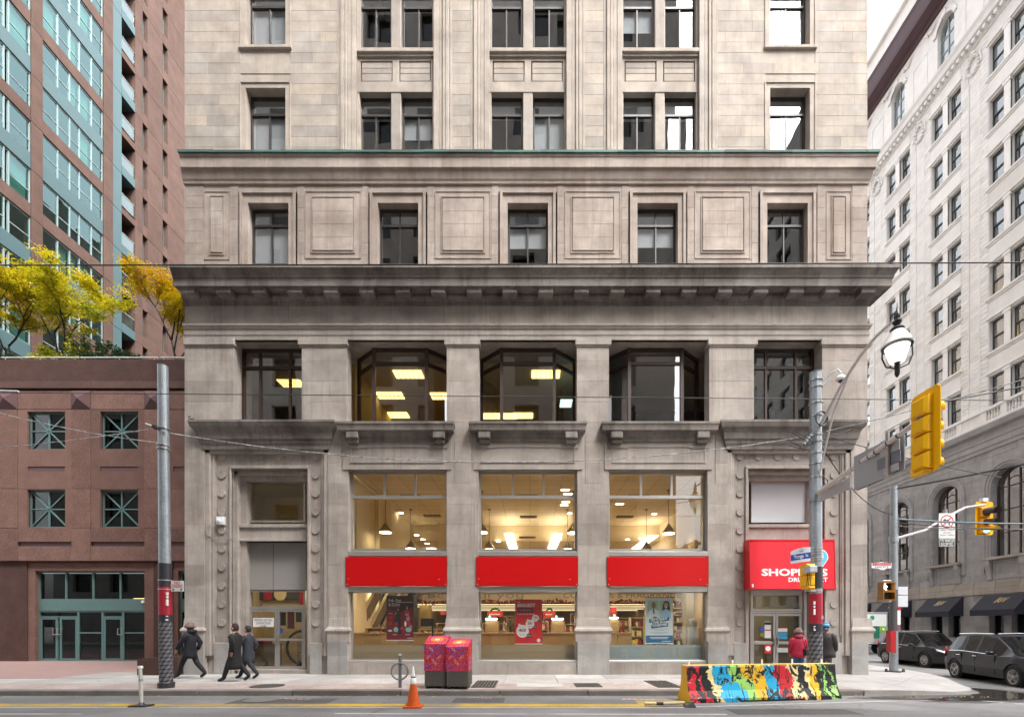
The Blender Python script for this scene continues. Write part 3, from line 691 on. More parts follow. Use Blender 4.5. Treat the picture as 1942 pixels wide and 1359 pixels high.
# --- spandrels of the bays: ledge with brackets, sunk panel
for a, b in ((660, 847), (907, 1095)):
    for q in ((X(a), X(b)), (2 * C0 - X(b), 2 * C0 - X(a))) if a < 900 else ((X(a), X(b)),):
        x0, x1 = q
        B(x0 - .15, x1 + .15, -.02, .05, zG, Z(800), t=.35).build('spandrel', GRAN, BL)
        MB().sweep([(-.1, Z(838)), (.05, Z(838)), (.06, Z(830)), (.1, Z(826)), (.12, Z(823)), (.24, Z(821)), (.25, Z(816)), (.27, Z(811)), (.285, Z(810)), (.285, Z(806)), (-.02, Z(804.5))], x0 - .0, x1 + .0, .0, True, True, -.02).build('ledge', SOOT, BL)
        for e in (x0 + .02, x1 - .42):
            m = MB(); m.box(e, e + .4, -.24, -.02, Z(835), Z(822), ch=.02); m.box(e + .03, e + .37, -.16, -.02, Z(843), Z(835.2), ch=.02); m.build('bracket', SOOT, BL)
            B(e - .06 if e < (x0 + x1) / 2 else e - .2, e + .6 if e < (x0 + x1) / 2 else e + .46, -.045, .0, Z(850), Z(845), t=.3).build('bracket_moulding', GRAN, BL)
        m = MB(); m.tint = .3; frame4(m, x0 + .08, x1 - .08, Z(878), Z(846), -.04, .0, .04).build('panel_frame', GRAN, BL)
# --- pier base mouldings
for a, b in ((349, 386), (623, 661), (845, 909)):
    for q in ((X(a), X(b)), (2 * C0 - X(b), 2 * C0 - X(a))):
        rl = True; MB().sweep([(-.1, Z(1216)), (.05, Z(1216)), (.05, Z(1199)), (.075, Z(1198)), (.095, Z(1195)), (.075, Z(1191)), (.05, Z(1190)), (.03, Z(1187)), (.01, Z(1172)), (-.1, Z(1170))], q[0] + .02, q[1] - .02, .1, rl, True).build('base_moulding', GRAN, BL)

# --- shop windows
RED = mat('red_sign_panel', (.5, .0015, .003), .35, .06, .5, spec=.4)
WOOD = mat('pale_wood_panel', (.5, .34, .16), .6, .12, 2., tint=.12)
FROST = mat('frosted_film', (.30, .345, .345), .45, .06)
FROSTB = mat('brown_film', (.34, .25, .15), .4, .08, 1.2)
YW = .26
WSIGN_ = mat('fixing_white', (.6, .58, .56), .5)
for i, q in enumerate(sops):
    x0, x1 = q[0], q[1]; z = lambda py: Z(py, YW)
    fr = MB(); frame4(fr, x0, x1, z(1044), zG, YW, YW + .1, .07); fr.box(x0 + .07, x1 - .07, YW - .01, YW + .1, z(945), z(939))
    cs = [x0 + .07, x0 + (x1 - x0) * .345, x0 + (x1 - x0) * .66, x1 - .07]
    for c in cs[1:3]: fr.box(c - .035, c + .035, YW, YW + .1, z(939), zG - .07)
    o = fr.build('upper_shop_window', ALU, BL)
    for k in range(3): pane(cs[k] + (.035 if k else 0), cs[k + 1] - (.035 if k < 2 else 0), YW + .05, z(939), zG - .07, o, SHOPGLASS)
    pane(x0 + .07, x1 - .07, YW + .05, z(1044) + .07, z(945), o, SHOPGLASS)
    B(x0 - .05, x1 + .05, -.0, YW + .1, Z(1054), Z(1045), ch=.01).build('sill_band', ALU, BL)
    rp = B(x0 - .06, x1 + .01, -.03, .2, Z(1109), Z(1056), ch=.008).build('red_fascia', RED, BL)
    m = MB()
    for xx in (x0 - .06, x1 + .01): m.box(xx - .012, xx + .012, -.034, .1, Z(1110), Z(1055))
    m.box(x0 - .045, x1 - .005, -.035, .1, Z(1111), Z(1108.6)); m.build('fascia_trim', mat('dark_red_trim', (.3, .004, .006), .4), rp)
    for bx_s, bz in ((x0 - .02, Z(1107.5)), (x1 - .03, Z(1107.5)), (x0 + .02, Z(1097)), (x1 - .25, Z(1098))): MB().lathe((bx_s, -.03, bz), [(.014, 0), (.012, -.008)], 8, 'y').build('fixing', WSIGN_, rp)
    B(x0 - .05, x1 + .05, .02, YW + .1, Z(1121), Z(1112)).build('header_band', ALU, BL)
    fr = MB(); frame4(fr, x0, x1, z(1252), z(1120), YW, YW + .1, .06); o = fr.build('lower_shop_window', ALU, BL)
    pane(x0 + .06, x1 - .06, YW + .05, z(1252) + .06, z(1120) - .06, o, SHOPGLASS)
    B(x0 + .06, x1 - .06, YW + .07, YW + .074, z(1252) + .06, z(1222)).build('glass_film', FROST if i == 2 else FROSTB, o)
    B(x0 - .02, x1 + .02, .06, YW + .12, Z(1258), Z(1252), ch=.01).build('window_sill', ALU, BL)
    B(x0, x1, .1, .4, -.3, Z(1259), ch=.02, t=.7).build('stall_riser', GRAN, BL); B(x0, x1, .04, .4, -.3, .1, t=.3).build('plinth_step', GRAN, BL)
# --- the two portals
def portal(left):
    f = (lambda px, Y=0.: X(px, Y)) if left else (lambda px, Y=0.: 2 * C0 - X(px, Y))
    def bx(m, a, b, y0, y1, z0, z1, ch=0.):
        p, q = sorted((f(a), f(b))); return m.box(p, q, y0, y1, z0, z1, ch=ch)
    a0, a1 = sorted((f(388), f(622)))
    o0, o1 = sorted((f(434), f(580)))
    m = MB(); m.tint = .45; holes(m, a0, a1, -.3, Z(850), [(o0, o1, -.5, Z(886))], .16, .5).build('portal_wall', GRAN, BL)
    for a, b, y in ((388, 397, .03), (397, 402, .09), (613, 622, .03), (608, 613, .09)): bx(MB(), a, b, y, .17, .62, Z(850), .012).build('portal_jamb', GRAN, BL)
    bx(MB(), 388, 622, .03, .17, Z(858), Z(848), .012).build('portal_head', GRAN, BL)
    bx(MB(), 402, 404, .12, .17, 1.3, Z(858)).build('portal_fillet', GRAN, BL); bx(MB(), 606, 608, .12, .17, 1.3, Z(858)).build('portal_fillet', GRAN, BL)
    for a, b in ((430, 434), (580, 585)): bx(MB(), a, b, .10, .2, .62, Z(884), .01).build('opening_moulding', GRAN, BL)
    bx(MB(), 430, 585, .10, .2, Z(886), Z(881), .01).build('opening_moulding', GRAN, BL)
    # rosette discs
    R_ = .125; ys = [866 + 34.9 * k for k in range(10)]
    spots = [(415 + 36 * k, 866) for k in range(6)] + [(415, y) for y in ys[1:]] + [(595, y) for y in ys[1:]]
    for (px, py) in spots:
        cx, cz = f(px, .16) if left else 2 * C0 - X(px), Z(py, .16)
        cx = f(px)
        m = MB(); m.tint = rw.uniform(.3, .9); m.lathe((cx, .16, cz), [(R_, -.0), (R_, -.028), (R_ - .008, -.035), (R_ - .025, -.035), (R_ - .03, -.03), (.003, -.03)], 18, 'y'); m.build('rosette', GRAN, BL)
    for a, b in ((402, 430), (585, 608)): bx(MB(), a, b, .08, .2, -.2, 1.05, .01).build('portal_plinth', ROUGHG, BL)
    # inner reveal frame
    i0, i1 = sorted((f(452), f(571)))
    m = MB(); holes(m, o0, o1, -.3, Z(886), [(i0, i1, -.5, Z(903))], .42, .8).build('inner_frame', GRAN, BL)
    for a, b in ((434, 441), (574, 580)): bx(MB(), a, b, .27, .43, .1, Z(888), .01).build('reveal_moulding', GRAN, BL)
    bx(MB(), 434, 580, .27, .43, Z(894), Z(887), .01).build('reveal_moulding', GRAN, BL)
    # lintel with projecting shelf
    m = MB(); bx(m, 436, 578, .38, .8, Z(1022), Z(990), .02); lin = m.build('portal_lintel', GRAN, BL)
    m = MB(); bx(m, 434, 580, .33, .8, Z(995.5), Z(989), .01); m.build('lintel_shelf', GRAN, lin); m = MB(); bx(m, 436, 578, .35, .8, Z(1022), Z(1017), .01); m.build('lintel_moulding', GRAN, lin)
    # cornice over the portal
    x0, x1 = sorted((f(386), f(624)))
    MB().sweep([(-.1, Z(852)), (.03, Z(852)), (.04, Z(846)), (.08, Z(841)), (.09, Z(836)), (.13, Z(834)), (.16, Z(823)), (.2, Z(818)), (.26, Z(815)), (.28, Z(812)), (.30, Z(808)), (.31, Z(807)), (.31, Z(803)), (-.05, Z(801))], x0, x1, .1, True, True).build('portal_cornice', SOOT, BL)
    return f
f = portal(True)
# left doorway: window, blank panel, transom, double door
YD = .62
def Zd(py): return Z(py, YD)
def Xd(px): return X(px, YD)
m = frame4(MB(), Xd(460), Xd(579), Zd(990), Zd(903), YD, YD + .08, .07); o = m.build('portal_window', ALU, BL)
pane(Xd(465), Xd(574), YD + .04, Zd(988), Zd(906), o, SHOPGLASS)
BLANK = mat('grey_metal_panel', (.30, .285, .27), .5, .06, 1.5)
o = B(Xd(452), Xd(580), YD, YD + .05, Zd(1120), Zd(1020)).build('blank_panel', BLANK, BL); B(Xd(518), Xd(519), YD - .006, YD, Zd(1120), Zd(1020)).build('panel_seam', mat('seam_dark', (.12, .11, .1), .6), o)
m = frame4(MB(), Xd(461), Xd(579), Zd(1152), Zd(1118), YD, YD + .1, .06); o = m.build('transom_window', ALU, BL); pane(Xd(465), Xd(575), YD + .05, Zd(1148), Zd(1121), o, SHOPGLASS)
def door(x0, x1, z0, z1, y, par_name, handle_side, par=BL, rail=True):
    m = frame4(MB(), x0, x1, z0, z1, y, y + .06, .075)
    if rail: m.box(x0 + .075, x1 - .075, y + .005, y + .055, z0 + (z1 - z0) * .47, z0 + (z1 - z0) * .51)
    o = m.build(par_name, ALU, par); pane(x0 + .075, x1 - .075, y + .03, z0 + .075, z1 - .075, o, SHOPGLASS)
    hx = x1 - .04 if handle_side > 0 else x0 + .04
    h = MB(); h.box(hx - .035, hx + .035, y - .02, y, z0 + .85, z0 + 1.2); h.box(hx - .015, hx + .015, y - .07, y - .05, z0 + .88, z0 + 1.17); h.box(hx - .015, hx + .015, y - .05, y - .02, z0 + .9, z0 + .93); h.box(hx - .015, hx + .015, y - .05, y - .02, z0 + 1.12, z0 + 1.15); h.build('handle', ALU, o)
    pb = MB(); pb.tube([(x0 + .1, y + .09, z0 + 1.02), (x1 - .1, y + .09, z0 + 1.02)], .025, 8); pb.build('push_bar', ALU, o)
    return o
fr = MB(); frame4(fr, Xd(461), Xd(579), .12, Zd(1152), YD, YD + .1, .05); fr.box(Xd(471), Xd(473), YD, YD + .1, .17, Zd(1154)); o = fr.build('door_frame', ALU, BL); pane(Xd(463.5), Xd(471), YD + .05, .2, Zd(1155), o, SHOPGLASS)
door(Xd(473.5), Xd(525), .14, Zd(1155), YD + .01, 'door', 1); door(Xd(525.5), Xd(576), .14, Zd(1155), YD + .01, 'door', -1)
B(X(440), X(578), .3, .9, -.2, .12, t=.8).build('door_step', GRAN, BL)
WSIGN = mat('white_sign', (.78, .78, .77), .5, .03); BLACK = mat('black_print', (.015, .015, .018), .5, .1); REDP = mat('red_print', (.55, .02, .03), .45, .05); WHITEP = mat('white_print', (.85, .85, .84), .5, .02)
sg = B(Xd(480), Xd(519.5), YD - .012, YD - .004, Zd(1188), Zd(1171), ch=.004).build('door_notice', WSIGN)
tag(sg, 'white emergency exit notice on the left glass door', 'sign')
text('EMERGENCY EXIT ONLY', Xd(500), YD - .012, Zd(1177), .075, BLACK, sg, width=.62); text('USE FRONT DOORS', Xd(500), YD - .012, Zd(1183), .075, BLACK, sg, width=.5)
MB().prism([(Xd(493), Zd(1186.3)), (Xd(502), Zd(1186.3)), (Xd(502), Zd(1187)), (Xd(506), Zd(1185.9)), (Xd(502), Zd(1184.8)), (Xd(502), Zd(1185.6)), (Xd(493), Zd(1185.6))], (YD - .018, YD - .012)).build('arrow', BLACK, sg)
# notices behind the right leaf, the escalator end and the poster band over the door
for (a, b, c, d_, m_, nm) in ((529, 542, 1160, 1185, BLACK, 'notice'), (545, 558, 1159, 1191, mat('maroon_notice', (.16, .02, .02), .6), 'notice'), (561, 573, 1160, 1179, mat('slate_notice', (.05, .06, .06), .6), 'notice')):
    B(X(a, 1.), X(b, 1.), 1., 1.01, Z(d_, 1.), Z(c, 1.)).build('hall_notice', m_, BL)
tag(MB().lathe((X(533, .72), .72, Z(1195, .72)), [(.085, 0), (.085, .006)], 20, 'y').build('round_sticker', mat('blue_sticker', (.02, .12, .55), .5)), 'round blue sticker on the glass of the left exit door', 'sticker')
HALL = mat('hall_wall', (.62, .52, .33), .85, .06, 1.)
B(XL + .4, X(650), 3.6, 3.7, -.2, 7.2).build('hall_wall', HALL, BL); B(X(650) - .3, X(650) - .2, .45, 3.6, -.2, 7.2).build('hall_side_wall', HALL, BL); B(XL + .35, XL + .45, .55, 3.6, -.2, 7.2).build('hall_side_wall', HALL, BL)
B(XL + .4, X(650), .8, 3.6, -.3, .1).build('hall_floor', mat('hall_floor_wood', (.4, .26, .13), .5, .15), BL); B(XL + .4, X(650), .66, 3.6, 6.9, 7.).build('hall_ceiling', HALL, BL)
o = B(X(486, 3.4), X(577, 3.4), 3.4, 3.44, Z(1137, 3.4), Z(1105, 3.4)).build('hall_poster_band', mat('poster_dark', (.05, .04, .035), .6), BL)
B(X(500, 3.4), X(516, 3.4), 3.38, 3.4, Z(1137, 3.4), Z(1108, 3.4)).build('red_block', RED, o); MB().lathe((X(532, 3.4), 3.4, Z(1126, 3.4)), [(.26, 0), (.26, -.02)], 20, 'y').build('cream_disc', mat('cream_print', (.8, .66, .4), .6), o); B(X(568, 3.4), X(577, 3.4), 3.37, 3.4, Z(1146, 3.4), Z(1105, 3.4)).build('red_block', RED, o)
m = MB()
m.tube([(X(572, 2.) + .55 * math.cos(t), 2., Z(1227, 2.) + .62 * math.sin(t)) for t in [rad(v) for v in range(70, 300, 14)]], .05, 8)
m.build('escalator_handrail', BLACK, BL); B(X(566, 2.2), X(580, 2.2), 2.1, 3.2, .1, 1.2).build('escalator_side', mat('escalator_steel', (.45, .4, .25), .3, metal=.8), BL)
B(X(482, 1.6), X(520, 1.6), 1.6, 2.1, .1, .95).build('hall_counter', mat('hall_counter', (.28, .23, .15), .6), BL); B(X(482, 1.55), X(515, 1.55), 1.55, 1.6, .95, 1.1).build('red_strip', RED, BL)
HL = glow('hall_fill_glow', (1, .82, .5), 3.)  # glow shared by the real downlight and the added fill strips
B(X(1440, 1.) - .5, X(1440, 1.) + 1.4, 1.4, 1.6, Zd(1109), Zd(1108.2)).build('vestibule_fill_panel', glow('vestibule_fill_glow', (1, .85, .55), 3.), BL)  # glowing panel added to lighten the entrance behind the doors
MB().lathe((X(567, 1.2), 1.5, 6.88), [(.16, -.02), (.16, .02)], 18).build('downlight', HL, BL); B(X(500, 2.) - .5, X(500, 2.) + .5, 1.8, 2.2, 3.5, 3.53).build('hall_fill_glow', HL, BL); B(X(480, 3.) - .5, X(480, 3.) + .5, .7, .78, 6.84, 6.89).build('hall_fill_glow', HL, BL)  # downlight is a fitting; the strips are added to brighten the hall
B(XL + .46, X(650) - .31, .72, 3.5, 3.54, 3.9).build('hall_mezzanine', HALL, BL)
# security camera with loose cable on the left portal
o = emp('security_camera', (X(414), .1, Z(985)), 0, 'white security camera with a loose grey cable on the left portal', 'camera')
CAMW = mat('camera_white', (.72, .73, .74), .4, .04)
B(X(407), X(422), .06, .16, Z(993), Z(978), ch=.01).build('bracket_plate', CAMW, o)
m = MB(); m.lathe((X(412), .02, Z(987)), [(.05, 0), (.075, .03), (.075, .1), (.05, .13)], 12, 'y'); m.build('camera_body', CAMW, o)
MB().tube([(X(413), .03, Z(986)), (X(419), -.14, Z(989))], [.055, .045], 10).build('lens_barrel', CAMW, o)
MB().tube([(X(408), .08, Z(990)), (X(398), .0, Z(994)), (X(392), -.02, Z(1002)), (X(393), -.02, Z(1012)), (X(402), .06, Z(1020)), (X(416), .1, Z(1020)), (X(436), .1, Z(1019))], .012, 6).build('cable', mat('grey_cable', (.3, .29, .28), .6), o)

# right doorway with the projecting sign
f = portal(False)
def Xr(px): return X(px, YD)
o = B(Xr(1425), Xr(1545), YD, YD + .05, Zd(990), Zd(903)).build('blank_panel', mat('lilac_grey_panel', (.52, .52, .545), .5, .04, 1.), BL)
B(X(1428), X(1578), .45, .7, Z(1024), Z(1015)).build('inner_ledge', GRAN, BL)
m = frame4(MB(), Xr(1424), Xr(1522), Zd(1158), Zd(1124), YD, YD + .1, .07); m.box(Xr(1424), Xr(1522), YD + .001, YD + .1, Zd(1123.9), Zd(1112)); o = m.build('transom_window', ALU, BL); pane(Xr(1429), Xr(1517), YD + .05, Zd(1152), Zd(1130), o, GLASS)
fr = MB(); frame4(fr, Xr(1423), Xr(1524), .02, Zd(1159), YD + .001, YD + .1, .05); fr.build('door_frame', ALU, BL)
d1 = door(Xr(1426), Xr(1471), .05, Zd(1163), YD + .01, 'door', 1); d2 = door(Xr(1472), Xr(1521), .05, Zd(1163), YD + .01, 'door', -1)
B(Xr(1522), Xr(1530), YD - .1, YD + .4, 0, Zd(1112)).build('door_post', ALU, BL)
B(X(1424), X(1600), 2.4, 2.5, 0, 3.4).build('vestibule_wall', mat('vestibule_tan', (.33, .27, .17), .85), BL)
B(X(1537), X(1600), .85, .95, 0, Zd(1112)).build('dark_side_panel', DARK, BL)
B(X(1405), X(1610), .8, 2.4, Zd(1108), Zd(1104)).build('vestibule_ceiling', mat('vestibule_tan', (.3, .25, .17), .85), BL)
B(X(1424), X(1450), 2.2, 2.39, .6, 2.2).build('vestibule_display', mat('yellow_display', (.65, .5, .16), .8, .3, 6.), BL)
def notice(a, b, c, d_, m_, label, cat='notice', y=YD - .004):
    return tag(B(Xr(a), Xr(b), y, y + .006, Zd(d_), Zd(c)).build('door_notice', m_), label, cat)
n1 = notice(1450, 1462, 1178, 1209, WSIGN, 'white paper notice on the left leaf of the shop door'); B(Xr(1450), Xr(1462), YD - .009, YD - .004, Zd(1184), Zd(1179)).build('printed_band', BLACK, n1); B(Xr(1450), Xr(1462), YD - .009, YD - .004, Zd(1195), Zd(1193)).build('printed_band', REDP, n1)
n2 = notice(1475, 1493, 1189, 1197, WSIGN, 'upper white card on the right leaf of the shop door'); B(Xr(1475), Xr(1493), YD - .009, YD - .004, Zd(1190.5), Zd(1189)).build('printed_band', REDP, n2)
for k, (a, b) in enumerate(((1198, 1204), (1205, 1211))): notice(1475, 1493, a, b, mat('blue_card', (.04, .3, .48), .5), ('upper', 'lower')[k] + ' blue card on the right leaf of the shop door')
n3 = notice(1450, 1463, 1221, 1238, REDP, 'red square notice with a pale circle low on the shop door'); MB().lathe((Xr(1456.5), YD - .004, Zd(1229)), [(.09, 0), (.09, -.006)], 20, 'y').build('circle', WHITEP, n3)
tag(MB().lathe((Xr(1445), YD - .004, Zd(1193)), [(.075, 0), (.075, -.005)], 18, 'y').build('round_sticker', mat('blue_sticker', (.02, .12, .55), .5)), 'round blue sticker on the glass of the shop entrance door', 'sticker')
tag(MB().lathe((Xr(1445), YD - .004, Zd(1203)), [(.075, 0), (.075, -.005)], 18, 'y').build('round_sticker', mat('olive_sticker', (.25, .26, .03), .5)), 'round olive sticker just below the blue one on the shop door', 'sticker')
notice(1474, 1494, 1228, 1236, mat('silver_plate', (.5, .52, .54), .4), 'silver kick plate low on the right leaf of the shop door', 'plate')
# red sign box over the entrance, its lettering and heart shaped pill emblem
SIGNR = mat('bright_red_sign', (.74, .03, .045), .35, .03, spec=.4)
YS = -.22
sb = emp('shop_sign', (X(1503, YS), -.1, Z(1117, YS)), 0, 'red projecting shop sign with white lettering over the corner entrance', 'sign')
xa, xb = X(1421.5, YS), X(1582, YS)
m = MB(); m.prism([(YS - .06, Z(1116, YS)), (YS, Z(1025, YS)), (.15, Z(1025, YS)), (.15, Z(1116, YS))], (xa, xb), 'x'); m.build('sign_box', SIGNR, sb)
m = MB()
for p in (xa - .012, xb - .012): m.prism([(YS - .075, Z(1117, YS)), (YS - .012, Z(1024, YS)), (.14, Z(1024, YS)), (.14, Z(1117, YS))], (p, p + .024), 'x')
m.build('sign_edge', mat('sign_edge_red', (.6, .02, .03), .4), sb)
m = MB(); m.box(xa, xb, YS - .012, .15, Z(1025, YS), Z(1022, YS)); m.build('sign_top', mat('sign_edge_red', (.6, .02, .03), .4), sb)
def signtext(s, px, py, hh, wd, bold):
    y = YS - .06 * (py - 1025) / 91 - .004
    t = text(s, X(px, YS), 0, 0, hh, WHITEP, sb, bold=bold, width=wd, align='LEFT', th=0)
    sh = .06 / (Z(1025, YS) - Z(1116, YS)); zb = Z(py, YS)
    mi = base(sb)
    for v in t.data.vertices:
        p = mi @ v.co; zz = p.z + zb; v.co = mi.inverted() @ Vector((p.x, YS - (Z(1025, YS) - zz) * sh - .006, zz))
    return t
signtext('SHOPPERS', 1443, 1091, .215, 2.16, .035); signtext('DRUG MART', 1493, 1102.5, .13, 1.28, .03)
zc = Z(1058, YS); xc = X(1557, YS); yq = lambda z_: YS - (Z(1025, YS) - z_) * (.06 / (Z(1025, YS) - Z(1116, YS)))
def disc(r, dy, m_, nm, sx=1., x_=0., z_=0., pts=None):
    mm = MB(); pp = pts or [(r * sx * math.cos(t * math.pi / 12), r * math.sin(t * math.pi / 12)) for t in range(24)]
    n_ = len(pp); mm.add([(xc + x_ + a, yq(zc + z_ + b) - dy, zc + z_ + b) for a, b in pp], [tuple(range(n_))]); return mm.build(nm, m_, sb, fix=False)
def pill(k): return [(k * (math.cos(t) * .2 if math.sin(t) > 0 else math.cos(t) * .2 * (1 + .6 * math.sin(t))), k * .26 * math.sin(t)) for t in [rad(15 * i) for i in range(24)]]
disc(1, .007, WHITEP, 'emblem_rim', pts=pill(1.12)); disc(1, .010, mat('sky_blue_print', (.13, .5, .68), .4), 'emblem_field', pts=pill(1.)); disc(.075, .013, WHITEP, 'emblem_mark', z_=.03, x_=-.01); disc(.05, .016, WHITEP, 'emblem_mark', z_=.13, x_=.03, sx=.6)
B(xa + .05, xa + .1, YS - .065, YS - .06, Z(1113, YS), Z(1107, YS)).build('price_label', WHITEP, sb)
# pigeons on the portal ledge
def pigeon(x, y, z, hd, lb):
    o = emp('pigeon', (x, y, z), hd, lb, 'pigeon'); PG = mat('pigeon_grey', (.13, .135, .15), .8, .3, 20); PGD = mat('pigeon_dark', (.05, .055, .07), .7)
    m = MB(); pr = [(.004, -.15), (.025, -.13), (.035, -.09), (.06, -.03), (.068, .02), (.058, .07), (.035, .1), (.006, .12)]
    m.lathe((0, 0, .1), pr, 12, 'x', 1., 1.05); m.v = [(a, b, c + .35 * max(0, a)) for a, b, c in m.v]; m.build('body', PG, o, True, True)
    m = MB(); m.lathe((.1, 0, .14), [(.03, 0), (.028, .03), (.026, .045), (.034, .06), (.034, .08), (.02, .1), (.004, .107)], 10); m.build('head', PGD, o, True, True)
    MB().tube([(.13, 0, .215), (.165, 0, .205)], [.009, .002], 6).build('beak', PGD, o, local=True)
    for s in (-1, 1):
        MB().tube([(.01, s * .025, .06), (.015, s * .025, .0)], .005, 5).build('leg', mat('pigeon_leg', (.3, .1, .08), .7), o, local=True)
        m = MB(); m.lathe((-.02, s * .055, .105), [(.004, -.13), (.03, -.06), (.04, .02), (.02, .08), (.003, .1)], 8, 'x', .35, 1.); m.build('wing', PGD, o, True, True)
pigeon(X(364, -.2), -.2, Z(802, -.2), 2.9, 'dark pigeon crouching at the left end of the portal ledge'); pigeon(X(468, -.1), -.1, Z(802, -.1), -1.2, 'grey pigeon in front of the left office window')
# ------------------------------------------------------------------ shop interior (parts of the building)
TAN = mat('shop_wall_tan', (.56, .44, .27), .85, .05, 1.); SHOPL = glow('shop_linear_light', (1, .93, .78), 2.6); SPOT = glow('shop_downlight', (1, .88, .62), 5.)
def ceil_mat():
    n = N('ceiling_tiles'); b = n.n('ShaderNodeTexBrick', offset=0.); b.inputs['Scale'].default_value = 1.; b.inputs['Brick Width'].default_value = 1.2; b.inputs['Row Height'].default_value = .6; b.inputs['Mortar Size'].default_value = .012
    for k, c in (('Color1', (.52, .41, .26)), ('Color2', (.57, .45, .29)), ('Mortar', (.3, .23, .14))): b.inputs[k].default_value = (*c, 1)
    n.l(n.coord(), b.inputs['Vector']); n.set(b.outputs[0], .9); return n.m
CT = ceil_mat()
sx0, sx1 = X(650) - .15, XR - .4
ZC = 7.05
B(sx0, X(1405), .42, 9.5, ZC, ZC + .1).build('shop_ceiling', CT, BL)
B(sx0, X(1405), 9.5, 24, 6.2, 6.3).build('rear_ceiling', CT, BL); B(sx0, X(1405), 9.45, 9.5, 6.2, ZC).build('ceiling_step', TAN, BL)
B(sx0, X(1405), 20, 20.2, -.2, 7).build('shop_rear_wall', TAN, BL); B(sx0 - .1, sx0, .44, 20, -.2, 7.1).build('shop_side_wall', TAN, BL); B(X(1405), X(1405) + .1, .44, 20, -.2, 7.1).build('shop_side_wall', TAN, BL)
B(sx0, X(1405), .45, 7.5, 3.05, 4.0).build('mezzanine', TAN, BL)
B(sx0, sx1, .42, 24, -.3, .05).build('shop_floor', mat('shop_floor_tile', (.5, .42, .3), .35, .06), BL)
B(sx0, X(1405), 7.5, 20, 3.35, 3.45).build('ground_ceiling', TAN, BL)
# light fittings on the ceiling
def atc(px, py, zc): D_ = (zc - H) * F / (CY - py); return (px - CX) * D_ / F, D_ - D0
VENT = mat('vent_dark', (.09, .07, .05), .6); 
for (px, py) in ((760, 972), (705, 1004), (720, 1014), (735, 1020), (790, 1014), (802, 1022), (810, 1030), (1080, 973), (1010, 1006), (1241, 974), (1060, 1022), (1215, 1020), (1190, 1022), (945, 1026)):
    z_ = ZC if py < 1010 else 6.2; x, y = atc(px, py, z_); 
    if y < 20: MB().lathe((x, y, z_), [(.11, -.015), (.12, .0)], 14).build('downlight', SPOT, BL)
for (px, py) in ((820, 977), (780, 940), (1002, 979), (1000, 940), (1185, 979), (1210, 940), (718, 1010), (1000, 1018)):
    z_ = ZC if py < 1010 else 6.2; x, y = atc(px, py, z_)
    o = B(x - .42, x + .42, y - .2, y + .2, z_ - .02, z_).build('vent', VENT, BL); m = MB()
    for k in range(5): m.box(x - .4, x + .4, y - .17 + .08 * k, y - .15 + .08 * k, z_ - .04, z_ - .022)
    m.build('slat', mat('vent_slat', (.3, .23, .14), .6), o)
for (pa, pb) in (((965, 1012), (974, 1043)), ((1058, 1012), (1046, 1043)), ((1240, 1016), (1203, 1043)), ((736, 1040), (750, 1043.5)), ((816, 1040), (826, 1043.5))):
    x0, y0 = atc(pa[0], pa[1], 6.15); x1, y1 = atc(pb[0], pb[1], 6.15); y1 = min(y1, 19.5)
    m = MB(); m.add([(x0 - .22, y0, 6.15), (x0 + .22, y0, 6.15), (x1 + .22, y1, 6.15), (x1 - .22, y1, 6.15), (x0 - .22, y0, 6.19), (x0 + .22, y0, 6.19), (x1 + .22, y1, 6.19), (x1 - .22, y1, 6.19)], [(0, 1, 2, 3), (0, 1, 5, 4), (1, 2, 6, 5), (2, 3, 7, 6), (3, 0, 4, 7)]); m.build('linear_light', SHOPL, BL)
for (px, py) in ((1072, 928), (1077, 936), (1073, 951), (1070, 957), (1175, 955)):
    x, y = atc(px, py, ZC); B(x - .16, x + .16, y - .05, y + .05, ZC - .02, ZC).build('track_light', SPOT, BL)
# invented glowing panels, not real fittings, added to brighten the room
for px in (700, 860, 1000, 1140, 1290): 
    for y in (.62, 12.): B(X(px) * 1.2 - .5, X(px) * 1.2 + .5, y, y + .3, (ZC if y < 9 else 6.2) - .03, (ZC if y < 9 else 6.2)).build('room_fill_panel', glow('room_fill_glow', (1, .86, .6), 2.7) if 'room_fill_glow' not in MATS else MATS['room_fill_glow'], BL)
# pendant lamps
SHADE = mat('spun_metal_shade', (.38, .33, .22), .35, .1, metal=.8); CORD = mat('lamp_cord', (.12, .1, .07), .7)
def pendant(px, py, y, lb):
    x, z = X(px, y), Z(py, y); o = emp('pendant_lamp', (x, y, z), 0, lb, 'lamp', 'pendant lamps in the shop')
    m = MB(); m.lathe((0, 0, 0), [(.245, 0), (.25, .02), (.215, .1), (.15, .2), (.085, .28), (.07, .34), (.03, .36), (.03, .4)], 20); m.f.pop(-2) if False else None; m.build('shade', SHADE, o, 40, True)
    MB().tube([(0, 0, .4), (0, 0, ZC - z)], .012, 6).build('cord', CORD, o, local=True)
    MB().lathe((0, 0, ZC - z - .04), [(.07, 0), (.07, .03)], 12).build('ceiling_rose', CORD, o, local=True)
    MB().lathe((0, 0, -.012), [(.22, 0), (.22, .008)], 18).build('bulb', glow('pendant_glow', (1, .88, .6), 7.) if 'pendant_glow' not in MATS else MATS['pendant_glow'], o, local=True)
